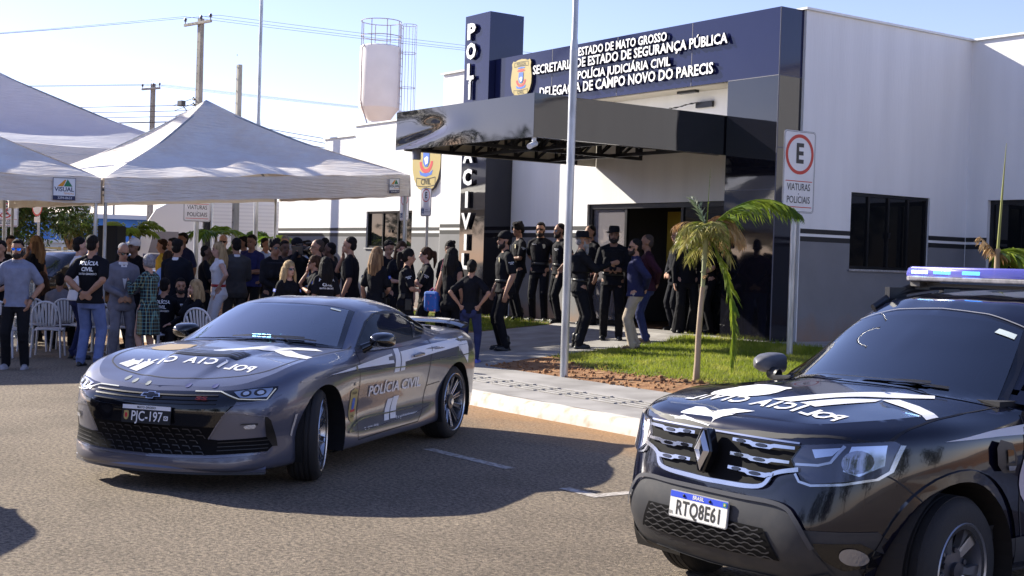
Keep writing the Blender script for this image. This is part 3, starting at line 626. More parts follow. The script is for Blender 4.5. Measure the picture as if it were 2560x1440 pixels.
pole('concrete_post', 'short plain concrete post standing just beyond the station wing', -7.49, 36, 6.75, .19, 'concrete post', z0=0, rz=TH)
M_WIRE = mat('overhead wire', (.03, .03, .035), .6)
def wires(name, label, spans, r=.012, sag=.4):
    t = MB()
    for p, q_ in spans:
        p, q_ = Vector(p), Vector(q_); t.tube([p.lerp(q_, k/14)-Vector((0, 0, sag*4*(k/14)*(1-k/14))) for k in range(15)], r, 5, cap=False)
    o = t.build(name, M_WIRE); return tag(o, label, 'power line')
P1, P2 = Vector((-12.95, 54.5, 0)), Vector((-20.4, 75, 0))
for dx, zt in ((-.72, 11.3), (.1, 11.3), (.75, 11.35)):
    wires('power_line', 'thin overhead power line passing over the tall crossarm pole', [(P1+Vector((dx, -.2*dx, zt-.06)), P1+Vector((-46, 18, zt-.2))), (P1+Vector((dx, -.2*dx, zt-.06)), P1+Vector((46+dx, 7, zt-1.6)))], .007, .5)['group'] = 'power lines over the tall pole'
    wires('power_line', 'thin overhead power line passing over the smaller crossarm pole', [(P2+Vector((dx, 0, 10.95)), P2+Vector((-45, 3, 11.1))), (P2+Vector((dx, 0, 10.95)), P2+Vector((60, 6, 8.4)))], .008, .5)['group'] = 'power lines over the smaller pole'
for k in range(4):
    wires('service_cable', 'drooping service cable from the tall pole toward the station roof', [(P1+Vector((.1, 0, 7.0+.22*k)), P1+Vector((-46, 10, 7.0+.25*k))), (P1+Vector((.2, 0, 6.9+.1*k)), Vector((3.2+k, 50, 4.3+.25*k)))], .014 if k else .025, .35)['group'] = 'service cables from the tall pole'

# ================================================================ water tower
wt = thing('water_tower', 'white goblet water tower with a railed top and caged ladder behind the station', 'water tower', (-6.45, 62.5, 0), .4)
M_TANK = mat('white tank paint', (.88, .89, .90), .6, var=.03, scale=1.4, detail=8, bump=.1)
m = MB(); m.lathe([(.48, 0), (.48, 8.05)], 24); m.build('stem', M_TANK, wt, smooth=40)
m = MB(); m.lathe([(.48, 8.0), (.93, 8.62), (.95, 8.66), (.95, 11.45), (.90, 11.50), (0.02, 11.66)], 36); m.build('tank', M_TANK, wt, smooth=35)
M_RAIL = mat('tank rail', (.42, .36, .36), .6)
m = MB()
for z in (11.95, 12.65): m.tube([(.93*math.cos(t), .93*math.sin(t), z) for t in np.linspace(0, 2*PI, 33)], .02, 6, cap=False)
for k in range(8): t = 2*PI*k/8; m.tube([(.93*math.cos(t), .93*math.sin(t), 11.4), (.93*math.cos(t), .93*math.sin(t), 12.65)], .02, 6)
m.build('top_railing', M_RAIL, wt)
m = MB(); ct = R(-30); cx, cy = 1.32*math.cos(ct), 1.32*math.sin(ct)
for dx in (-.2, .2):
    px, py = 1.0*math.cos(ct)-dx*math.sin(ct), 1.0*math.sin(ct)+dx*math.cos(ct); m.tube([(px, py, 0.5), (px, py, 12.5)], .02, 6)
for k in range(34): z = .8+k*.35; m.tube([(1.0*math.cos(ct)+.2*math.sin(ct), 1.0*math.sin(ct)-.2*math.cos(ct), z), (1.0*math.cos(ct)-.2*math.sin(ct), 1.0*math.sin(ct)+.2*math.cos(ct), z)], .012, 5)
for z in (6.5, 7.3, 8.2, 9.6, 11.2, 12.5): m.tube([(cx+.36*math.cos(t), cy+.36*math.sin(t), z) for t in np.linspace(0, 2*PI, 17)], .014, 5, cap=False)
for k in range(5): t = ct+R(-100+50*k); m.tube([(cx+.36*math.cos(t), cy+.36*math.sin(t), 6.5), (cx+.36*math.cos(t), cy+.36*math.sin(t), 12.5)], .012, 5)
m.build('caged_ladder', M_RAIL, wt)
m = MB(); m.tube([(-.93, -.35, 8.7), (-1.0, -.36, 8.9), (-1.0, -.36, 11.3), (-.85, -.3, 11.5)], .03, 6); m.tube([(-1.0, -.36, 8.8), (-.52, -.2, 7.6)], .03, 6); m.build('overflow_pipe', M_RAIL, wt)

# ================================================================ signs
M_SIGNW = mat('sign white', (.72, .72, .74), .45, var=.04, scale=3); M_SIGNR = mat('sign red', (.52, .035, .025), .45); M_SIGNK = mat('sign black', (.025, .025, .03), .5); M_SBACK = mat('sign rim', (.10, .10, .12), .5); M_BLUES = mat('access blue', (.05, .10, .22), .5)
def sign(label, x, y, normal_az, w, h, zb, kind, pw=.05, post_off=0, group=None, cat='road sign', zc=None, tilt=0):
    z0 = zg(x, y); t = thing('road_sign', label, cat, (x, y, z0), normal_az + PI/2, group)   # local -y faces out
    if group: t['group'] = group
    m = MB(); m.tube([(0, 0, -.02), (0, 0, zb+h*.75)], pw, 12); m.build('post', M_GALV, t, smooth=40)
    pl = MB(); M = frameM((0, -pw-.012, zb+h/2), (1, 0, 0), (0, 0, 1)); e = .0015
    if kind == 'round':
        c = [(w/2*math.cos(2*PI*i/32), w/2*math.sin(2*PI*i/32)) for i in range(32)]; pl.prism(c, .006, M, 1); flat_to(pl, c, M, .0075, 0); ring_to(pl, M, w/2, w/2, .055, z=.009, mi=2)
        text_to(pl, '5m', M @ Matrix.Translation((0, .08, .009)), 3, size=.2, bold=.02)
        pl.prism(rrect(.34, .16, .02), .006, M @ Matrix.Translation((0, -w/2-.1, 0)), 0)
    else:
        rr = rrect(w, h, .05); pl.prism(rr, .006, M, 1); flat_to(pl, rrect(w-.012, h-.012, .045), M, .0075, 0)
        if kind != 'plain':
            ri = rrect(w-.045, h-.045, .04); ro = rrect(w-.03, h-.03, .045); k = len(ri)
            pl.add([M @ Vector((*p, .009)) for p in ro]+[M @ Vector((*p, .009)) for p in ri], [(i, (i+1) % k, k+(i+1) % k, k+i) for i in range(k)], 1)
        if kind == 'viaturas':
            ring_to(pl, M, .44*w, .44*w, .075*w, z=.010, c=(0, h*.5-.52*w), mi=2, n=48)
            text_to(pl, 'E', M @ Matrix.Translation((0, h*.5-.52*w, .010)), 3, size=.60*w, bold=.03, sx=.85)
            for yy in (-.115*h, -.43*h): flat_to(pl, [(-.42*w, yy-.006), (.42*w, yy-.006), (.42*w, yy+.006), (-.42*w, yy+.006)], M, .010, 2)
            text_to(pl, 'VIATURAS', M @ Matrix.Translation((0, -.19*h, .010)), 3, size=.215*w, bold=.006, sx=.74); text_to(pl, 'POLICIAIS', M @ Matrix.Translation((0, -.345*h, .010)), 3, size=.215*w, bold=.006, sx=.78)
            pl.sphere(M @ Vector((0, -.27*h, .010)), .008, 6, 4, 3); pl.sphere(M @ Vector((0, h*.5-.47*w, .012)), .008, 6, 4, 1)
        elif kind == 'access':
            ring_to(pl, M, .38*w, .38*w, .05*w, z=.010, c=(0, h*.5-.44*w), mi=2, n=40)
            text_to(pl, 'E', M @ Matrix.Translation((0, h*.5-.44*w, .010)), 3, size=.50*w, bold=.03, sx=.85)
            flat_to(pl, [(-.42*w, -.40*h), (-.16*w, -.40*h), (-.16*w, -.22*h), (-.42*w, -.22*h)], M, .010, 4)
            ring_to(pl, M, .08*w, .08*w, .025*w, z=.011, c=(-.29*w, -.35*h), mi=0, n=16); pl.sphere(M @ Vector((-.30*w, -.25*h, .011)), .02*w, 6, 4, 0)
            text_to(pl, 'COM', M @ Matrix.Translation((.07*w, -.27*h, .010)), 3, size=.10*w); text_to(pl, 'DEFICIÊNCIA', M @ Matrix.Translation((.15*w, -.34*h, .010)), 3, size=.09*w)
        elif kind == 'noparking':
            ring_to(pl, M, .30*w, .30*w, .05*w, z=.010, c=(0, .17*h), mi=2, n=40)
            text_to(pl, 'E', M @ Matrix.Translation((0, .17*h, .010)), 3, size=.48*w, bold=.03)
            for s_ in (1, -1):
                d_ = .21*w; flat_to(pl, [(-d_-.02*w, .17*h-s_*d_), (-d_+.03*w, .17*h-s_*d_), (d_+.02*w, .17*h+s_*d_), (d_-.03*w, .17*h+s_*d_)][::(1 if s_ == 1 else -1)], M, .012, 2)
            for yy in (-.18*h, -.44*h): flat_to(pl, [(-.44*w, yy-.004), (.44*w, yy-.004), (.44*w, yy+.004), (-.44*w, yy+.004)], M, .010, 2)
            text_to(pl, 'ÁREA DE', M @ Matrix.Translation((0, -.25*h, .010)), 3, size=.115*w, bold=.02); text_to(pl, 'SEGURANÇA', M @ Matrix.Translation((0, -.35*h, .010)), 3, size=.115*w, bold=.02)
    pl.build('sign_plate', [M_SIGNW, M_SBACK, M_SIGNR, M_SIGNK, M_BLUES], t); return t
AZU = math.atan2(UX.y, UX.x); AZMV = math.atan2(-VX.y, -VX.x)
sign('tall white VIATURAS POLICIAIS sign with red ringed E on the lawn by the black post', 3.97, 19.0, AZU, .645, 1.16, 2.03, 'viaturas', .045, group=None)
sign('dim VIATURAS POLICIAIS sign under the dusty tent, ring cut by the valance', -7.35, 31.0, AZU-.25, .62, 1.05, 2.1, 'viaturas', .055)
sign('small parking sign with red ringed E nearest the tent corner', -2.32, 28.7, AZMV+.1, .33, .60, 1.98, 'access', .03, group='small disabled parking signs')
sign('small parking sign with red ringed E below the large gold shield', -1.84, 28.4, AZMV+.1, .36, .60, 2.06, 'access', .03, group='small disabled parking signs')
sign('white no parking sign reading ÁREA DE SEGURANÇA under the left tent', -11.2, 29.5, AZU-.45, .56, .54, 2.12, 'noparking', .035)
sign('round red rimmed road sign with a small plate below, beside the dark tree', -14.2, 40, -2.3, .62, .62, 2.35, 'round', .035)

# ================================================================ background street
M_BLUEW = mat('blue wall paint', (.10, .26, .60), .8, var=.08, scale=.6); M_WHITEW = mat('white render', (.72, .72, .72), .85); M_YEL = mat('yellow boards', (.56, .40, .15), .8, var=.15, scale=3)
b = thing('blue_building', 'long low blue and white building far behind the left tent', 'building', (-31, 95, 0), .12)
m = MB(); m.box((0, 2, 1.9), (20, 6, 3.8)); m.build('wall', M_BLUEW, b)
m = MB(); m.box((0, 1.9, 3.95), (21, 7, .3)); m.build('roof', M_WHITEW, b)
m = MB(); m.box((0, -2.2, 1.0), (9, 2.2, 2.0)); m.box((0, -2.2, 2.1), (9.6, 2.8, .2)); m.build('porch', M_WHITEW, b)
for k in range(5): m = MB(); m.box((-3.6+k*1.8, -3.34, 1.35), (1.1, .1, .75)); m.build('window', M_DGLASS, b)
w = thing('yellow_fence', 'yellowish board fence below the blue building', 'fence', (-24.4, 78, 0), .1); m = MB(); m.box((0, 0, .85), (6.5, .08, 1.7)); m.build('board_panel', M_YEL, w)
for k in range(6): m = MB(); m.box((-3+k*1.2, -.08, .9), (.1, .1, 1.8)); m.build('post', M_WHITEW, w)
ft = thing('distant_water_tower', 'pale funnel shaped water tower far beyond the blue building', 'water tower', (-45.2, 140, 0)); m = MB(); m.lathe([(.7, 0), (.55, 4.3), (.62, 4.6), (1.0, 6.4), (1.1, 6.6), (1.1, 9.5), (.05, 10)], 20); m.build('tank', M_WHITEW, ft, smooth=40)
for i, (x, y, h) in enumerate(((-47, 150, 7), (-38.5, 120, 6.5), (-33.5, 112, 6.0))):
    o = MB(); o.tube([(0, 0, 0), (0, 0, h)], [.13, .08], 8); o = o.build('street_pole', M_CPOLE); o.location = (x, y, 0); tag(o, 'thin far off street pole standing beyond the blue building', 'street pole', 'far street poles')
hb = MB()
rnd = random.Random(8)
P = []
for i in range(61):
    x = -160+i*4.2; h = 3.2+1.6*math.sin(i*.7)+rnd.uniform(-.8, .9); P.append([(x, 180, -.1), (x, 180+rnd.uniform(-2, 2), h*.7), (x, 184, h), (x, 192, -.1)])
hb.grid(P); hb = hb.build('far_woods', mat('far foliage', (.035, .055, .03), .95, var=.5, scale=.6, bump=1, bscale=1.2, dist=.8)); hb['kind'] = 'stuff'
# ---- lorry
M_TRUCK = mat('lorry white', (.70, .70, .68), .4, coat=.2); M_RUB = mat('tyre rubber', (.018, .018, .02), .85)
lo = thing('lorry', 'white lorry with high roof cab and ribbed box body parked behind the tents', 'lorry', (-12.9, 46.5, 0), .10)
prof = [(0, .55), (0, 1.55), (.28, 2.55), (.62, 3.1), (1.2, 3.42), (2.15, 3.5), (2.2, 3.4), (2.2, .55)]
m = MB(); Mx = frameM((0, 1.2, 0), (1, 0, 0), (0, 0, 1)); m.prism(prof, 2.4, Mx); lc = m.build('cab', M_TRUCK, lo, bevel=.06)
m = MB(); flat_to(m, [(.42, 1.62), (1.42, 1.60), (1.42, 2.35), (.60, 2.35)], frameM((0, -1.205, 0), (1, 0, 0), (0, 0, 1)), .004); m.build('side_window', mat('lorry glass', (.16, .15, .17), .15), lc)
m = MB(); m.add([(.03, -1.05, 1.68), (.03, 1.05, 1.68), (.30, 1.05, 2.52), (.30, -1.05, 2.52)], [(0, 1, 2, 3)]); o = m.build('windscreen', M_DGLASS, lc); o.location.x = -.03
m = MB(); m.add([(.25, -1.209, 1.58), (1.42, -1.209, 1.56), (.75, -1.209, 1.12), (.25, -1.209, 1.05)], [(0, 1, 2, 3)]); m.build('side_stripe', mat('lorry blue grey', (.09, .10, .17), .5), lc)
m = MB(); m.box((.12, -1.42, 1.95), (.12, .22, .55)); m.build('mirror', M_EBLK, lc, bevel=.03)
m = MB()
m.box((6.3, 0, 2.05), (7.6, 2.45, 2.9))
lb = m.build('box_body', M_TRUCK, lo)
m = MB()
for k in range(22): m.box((6.3, -1.235, .72+k*.125), (7.56, .02, .05))
m.build('body_rib', mat('rib white', (.62, .62, .61), .5), lb)
m = MB(); m.box((2.36, 0, 1.9), (.14, 1.9, 2.4)); m.build('exhaust_gap', M_EBLK, lo)
for x in (.95, 5.6, 8.4):
    for y in (-1.0, 1.0): m = MB(); m.lathe([(.2, -.14), (.5, -.14), (.52, -.1), (.52, .1), (.5, .14), (.2, .14)], 20, frameM((x, y, .52), (1, 0, 0), (0, 0, 1))); m.build('wheel', M_RUB, lo, smooth=40)
# ---- loudspeaker, lectern
sp = thing('loudspeaker', 'tall black loudspeaker on a stand beside the tent leg', 'loudspeaker', (-6.9, 23.0, 0), -.2)
m = MB(); m.box((0, 0, 1.75), (.36, .34, .72)); m.build('cabinet', mat('speaker black', (.008, .008, .009), .7), sp, bevel=.02)
m = MB(); m.tube([(0, 0, 0), (0, 0, 1.4)], .02, 8); [m.tube([(0, 0, .7), (.4*math.cos(t), .4*math.sin(t), .02)], .014, 6) for t in (0, 2.1, 4.2)]; m.build('stand', M_EBLK, sp)
lt = thing('lectern', 'clear acrylic lectern behind the man in the grey polo shirt', 'lectern', (-8.35, 22.6, 0), .1)
M_ACR = mat('clear acrylic', (.75, .8, .8), .1, alpha=.22)
m = MB(); m.box((0, 0, .55), (.55, .02, 1.1)); m.build('front_panel', M_ACR, lt); m = MB(); m.box((0, .2, 1.13), (.62, .42, .02), M=Matrix.Rotation(.25, 3, 'X')); m.build('top', M_ACR, lt)
for s_ in (-.27, .27): m = MB(); m.tube([(s_, .02, 0), (s_, .02, 1.1)], .02, 8); m.build('upright', M_GALV, lt)
# ================================================================ trees and palms
def leafmat(name, c1, c2, tl=.35, rough=.5, sc=2.5):
    m = bpy.data.materials.new(name); m.use_nodes = True; n, l = m.node_tree.nodes, m.node_tree.links; b = n['Principled BSDF']
    tc = n.new('ShaderNodeTexCoord'); nz = n.new('ShaderNodeTexNoise'); nz.inputs['Scale'].default_value = sc; nz.inputs['Detail'].default_value = 5; l.new(tc.outputs['Object'], nz.inputs['Vector'])
    rp = n.new('ShaderNodeValToRGB'); rp.color_ramp.elements[0].color = (*c1, 1); rp.color_ramp.elements[1].color = (*c2, 1); rp.color_ramp.elements[0].position = .36; rp.color_ramp.elements[1].position = .66
    l.new(nz.outputs['Fac'], rp.inputs[0]); l.new(rp.outputs[0], b.inputs['Base Color']); b.inputs['Roughness'].default_value = rough; b.inputs['Specular IOR Level'].default_value = .4
    tr = n.new('ShaderNodeBsdfTranslucent'); l.new(rp.outputs[0], tr.inputs[0]); mx = n.new('ShaderNodeMixShader'); mx.inputs[0].default_value = tl
    l.new(b.outputs[0], mx.inputs[1]); l.new(tr.outputs[0], mx.inputs[2]); l.new(mx.outputs[0], n['Material Output'].inputs[0]); return m
M_LEAFD = leafmat('dark tree leaf', (.018, .04, .012), (.05, .09, .022)); M_LEAFM = leafmat('clipped tree leaf', (.03, .065, .015), (.11, .15, .03))
M_BARK = mat('bark', (.12, .09, .065), .9, var=.3, scale=9, bump=.5)
def tree(label, x, y, h, rx, rz_, zc, m, n=2600, ls=.10, seed=1, clumps=26, group=None):
    rnd = random.Random(seed); t = thing('tree', label, 'tree', (x, y, 0), 0, group)
    tk = MB(); tk.tube([(0, 0, 0), (.05, .02, zc*.35), (0, .05, zc*.7), (.08, 0, zc)], [.16, .13, .11, .05], 9)
    for k in range(7):
        a = k*.9+rnd.random(); tk.tube([(0, .03, zc*.55+.06*k), (rx*.35*math.cos(a), rx*.35*math.sin(a), zc*.85), (rx*.75*math.cos(a), rx*.75*math.sin(a), zc+rz_*rnd.uniform(-.2, .4))], [.07, .04, .015], 6)
    tk.build('trunk', M_BARK, t, smooth=50)
    cr = MB(); cs = []
    for _ in range(clumps):
        while True:
            p = Vector((rnd.uniform(-1, 1), rnd.uniform(-1, 1), rnd.uniform(-1, 1)))
            if .25 < p.length < 1: break
        cs.append((Vector((p.x*rx, p.y*rx, zc+p.z*rz_)), rnd.uniform(.22, .42)*rx))
    for _ in range(n):
        c, r = rnd.choice(cs); d = Vector((rnd.gauss(0, 1), rnd.gauss(0, 1), rnd.gauss(0, 1))).normalized(); p = c+d*r*rnd.uniform(.55, 1.05)
        ax = (d+Vector((rnd.gauss(0, .5), rnd.gauss(0, .5), rnd.gauss(0, .5)-.3))).normalized(); sd_ = ax.cross(Vector((rnd.random(), rnd.random(), rnd.random()))).normalized(); s = ls*rnd.uniform(.6, 1.3)
        cr.add([p-sd_*s*.35, p+ax*s*.5-sd_*s*.1, p+ax*s, p+ax*s*.5+sd_*s*.42, p+sd_*s*.2], [(0, 1, 2, 3, 4)])
    cr.build('crown', m, t); return t
tree('large dark leafy tree behind the left tent, above the parked pickup', -17.3, 46, 4.8, 2.5, 1.5, 3.55, M_LEAFD, 7000, .17, 2, 40)
tree('round clipped light green tree in front of the blue building', -18.9, 57, 3.5, .98, .62, 2.55, M_LEAFM, 3600, .11, 5, 30)
tree('dark bushy tree at the far left edge behind the lectern', -23.0, 50, 4, 2.2, 1.4, 2.5, M_LEAFD, 3800, .16, 9, 30)
# trees across the road, behind the viewpoint: they show in the glass and the glossy panels and throw the leafy shade on the tents
M_FROND = leafmat('palm frond', (.075, .15, .012), (.28, .34, .04), .4, .35, 1.6); M_DEAD = leafmat('dry frond', (.34, .17, .065), (.52, .38, .19), .3, .7, 3); M_PTRUNK = mat('palm trunk', (.42, .33, .24), .85, col2=(.27, .19, .11), scale=4, bump=.4, bscale=30, stretch=(1, 1, .4))
M_PGREEN = mat('palm crownshaft', (.30, .32, .16), .6, var=.2, scale=5)
def frond(mb, p0, d0, length, droop, rnd, leaf=.30, n=44, wid=.016, up=.0, hang=.5, mi=0, bend=None, rach=.012):
    """an arching feather leaf: midrib with paired leaflets"""
    p = Vector(p0); d = Vector(d0).normalized(); pts = [p.copy()]; k = 16; st_ = length/k
    for i in range(k):
        d = (d+Vector((0, 0, -droop*st_*(.6+1.2*i/k)))+(Vector(bend)*st_ if bend else Vector((0, 0, 0)))).normalized(); p = p+d*st_; pts.append(p.copy())
    mb.tube(pts, [rach*(1-.85*i/k) for i in range(k+1)], 5, mi=mi)
    for i in range(n):
        f = .10+.90*i/n; x = f*k; a = int(min(x, k-1)); q_ = pts[a].lerp(pts[a+1], x-a); d_ = (pts[a+1]-pts[a]).normalized()
        sd_ = d_.cross(Vector((0, 0, 1)));
        if sd_.length < .2: sd_ = d_.cross(Vector((1, 0, 0)))
        sd_.normalize(); nu = sd_.cross(d_)
        for s in (-1, 1):
            L_ = leaf*(.55+.9*math.sin(PI*min(1, f*.92+.05)))*rnd.uniform(.8, 1.1)*.8
            ld = (sd_*s*rnd.uniform(.6, .95)+d_*rnd.uniform(.5, .9)+nu*rnd.uniform(-.1, .35)+Vector((0, 0, -hang*rnd.uniform(.5, 1.2)))).normalized()
            e1 = q_+ld*L_*.55; e2 = e1+(ld+Vector((0, 0, -hang*.8))).normalized()*L_*.45; wv = ld.cross(d_).normalized()*wid if rnd.random() < .5 else d_*wid
            mb.add([q_-wv*.5, q_+wv*.5, e1+wv, e1-wv, e2], [(0, 1, 2, 3), (3, 2, 4)], mi)
pm = thing('palm', 'young palm with one arching frond, one hanging frond and a browning crown', 'palm', (2.36, 16.88, zg(2.36, 16.88)))
rnd = random.Random(4); z0 = zg(2.36, 16.88)
k = MB(); k.tube([(0, 0, -.02), (.01, 0, .25), (.012, 0, .55), (.03, 0, .95), (.045, 0, 1.18)], [.046, .039, .037, .034, .030], 12); k.build('trunk', M_PTRUNK, pm, smooth=50)
k = MB(); k.tube([(.045, 0, 1.15), (.055, 0, 1.5), (.062, 0, 1.72), (.07, 0, 1.95)], [.026, .029, .034, .02], 12); [k.tube([(.045+.005*j, 0, zz), (.046+.005*j, 0, zz+.012)], .035, 12) for j, zz in enumerate((1.36, 1.52))]; k.build('crownshaft', M_PGREEN, pm, smooth=50)
k = MB(); k.tube([(.05, -.04, 1.28), (.09, -.05, 1.33), (.03, -.06, 1.30)], .012, 6); k.build('tie', M_DEAD, pm)
f = MB(); frond(f, (.09, 0, 1.9), (.66, .05, .80), 1.30, 1.15, rnd, .40, 120, .011, hang=.75); f.build('frond', M_FROND, pm)
f = MB(); frond(f, (.08, 0, 1.82), (.50, -.15, -.62), 1.72, .9, rnd, .27, 120, .010, hang=.35, bend=(-.26, 0, -.2)); f.build('frond', M_FROND, pm)
f = MB(); frond(f, (.07, 0, 1.95), (.03, 0, 1), .72, .0, rnd, .03, 6, .004, rach=.008); f.build('spear_leaf', M_FROND, pm)
f = MB()
for k in range(22):
    a_ = rnd.uniform(1.2, 5.2) if k < 13 else rnd.uniform(0, 6.28); frond(f, (.06+rnd.uniform(-.02, .02), 0, rnd.uniform(1.72, 1.98)), (math.cos(a_), math.sin(a_), rnd.uniform(-.1, 1.1)), rnd.uniform(.34, .62), rnd.uniform(1.8, 3.6), rnd, rnd.uniform(.16, .26), 20, .0075, hang=rnd.uniform(.6, 1.4), rach=.007)
f.build('inner_leaves', leafmat('yellowing frond', (.15, .19, .02), (.46, .40, .14), .45, .45, 6), pm)
f = MB()
for k in range(10):
    a_ = rnd.gauss(.1, .5); frond(f, (.06, 0, rnd.uniform(1.85, 1.98)), (math.cos(a_), math.sin(a_), rnd.uniform(.5, 1.3)), rnd.uniform(.5, .78), rnd.uniform(2.6, 4.2), rnd, .24, 24, .0075, hang=1.5, rach=.007)
for k in range(3):
    a_ = rnd.gauss(3.0, .4); frond(f, (.05, 0, 1.9), (math.cos(a_), math.sin(a_), rnd.uniform(.3, .9)), rnd.uniform(.4, .55), 2.8, rnd, .2, 18, .007, hang=1.4, rach=.007)
f.build('dry_leaves', M_DEAD, pm)
f = MB(); frond(f, (.055, 0, 1.95), (-.35, .2, 1), .40, 1.4, rnd, .20, 22, .008, hang=.2); f.build('frond', leafmat('grey green frond', (.07, .11, .06), (.16, .20, .12), .35, .4), pm)
def small_palm(label, x, y, h, specs, m, seed, dry=None, group='young palms along the pavement', lean=0):
    rnd = random.Random(seed); t = thing('palm', label, 'palm', (x, y, zg(x, y)), 0, group)
    k = MB(); k.tube([(0, 0, -.02), (lean*.5, 0, h*.5), (lean, 0, h)], [.06, .045, .035], 10); k.build('trunk', M_PTRUNK, t, smooth=50)
    for a_, e_, L_, dr in specs:
        f = MB(); frond(f, (lean, 0, h-.05), (math.cos(a_), math.sin(a_), e_), L_, dr, rnd, .34, 44, .026, hang=.6); f.build('frond', m, t)
    if dry:
        f = MB(); [frond(f, (lean, 0, h-.1), (math.cos(a_), math.sin(a_), e_), L_, dr, rnd, .2, 16, .014, hang=1.2) for a_, e_, L_, dr in dry]; f.build('dry_leaves', M_DEAD, t)
    return t
sp8 = [(k*.8+.2, e_, 1.0, 1.3) for k, e_ in enumerate((1.2, .8, .9, 1.4, .6, 1.0, .9, 1.5))]
small_palm('bright green bushy palm in front of the lorry cab', -10.45, 36.5, 1.75, sp8, M_FROND, 3)
small_palm('thin drooping palm in front of the lorry box, left of the concrete post', -7.6, 34.2, 1.75, [(.2, .8, .95, 1.8), (3.0, .8, .95, 1.9), (1.5, 1, .8, 1.5), (4.4, .7, .8, 2)], M_FROND, 6)
small_palm('thin drooping palm seen beside the flagpole behind the tent', -6.2, 33.4, 1.6, [(.1, .7, .95, 1.7), (3.1, .7, 1.0, 1.8), (2.2, 1, .8, 1.6), (5.0, .6, .8, 2)], M_FROND, 7)
rp_ = small_palm('young palm with a tall unopened spear leaf at the right edge', 6.15, 17.0, 1.52, [(.3, .5, .6, 2.4), (-.5, .2, .5, 2.6), (.9, .2, .5, 2.2)], M_FROND, 8, dry=[(.5, .8, .4, 3), (-.3, .5, .35, 3), (2.9, 1.4, .35, 1)])
f = MB(); f.tube([(0, 0, 1.45), (.03, 0, 2.2), (.06, 0, 2.86)], [.020, .014, .003], 8); f.build('spear_leaf', mat('spear leaf', (.26, .27, .07), .5), rp_, smooth=60)
# ================================================================ vehicles: surface tools
def crom(xs, ys, t):
    """monotone-ish cubic interpolation (PCHIP)"""
    xs, ys = np.asarray(xs, float), np.asarray(ys, float); h = np.diff(xs); dl = np.diff(ys)/h; n = len(xs); m = np.zeros(n)
    for i in range(1, n-1):
        if dl[i-1]*dl[i] > 0: w1, w2 = 2*h[i]+h[i-1], h[i]+2*h[i-1]; m[i] = (w1+w2)/(w1/dl[i-1]+w2/dl[i])
    m[0], m[-1] = dl[0], dl[-1]
    t = np.asarray(t, float); k = np.clip(np.searchsorted(xs, t)-1, 0, n-2); s = (t-xs[k])/h[k]
    return (2*s**3-3*s**2+1)*ys[k]+(s**3-2*s**2+s)*h[k]*m[k]+(-2*s**3+3*s**2)*ys[k+1]+(s**3-s**2)*h[k]*m[k+1]
def smooth_curve(P, per=8):
    """Catmull-Rom through 2D/3D points"""
    P = np.asarray(P, float); out = []
    for i in range(len(P)-1):
        p0, p1, p2, p3 = P[max(i-1, 0)], P[i], P[i+1], P[min(i+2, len(P)-1)]
        for k in range(per):
            t = k/per; out.append(.5*((2*p1)+(-p0+p2)*t+(2*p0-5*p1+4*p2-p3)*t*t+(-p0+3*p1-3*p2+p3)*t**3))
    out.append(P[-1]); return np.array(out)
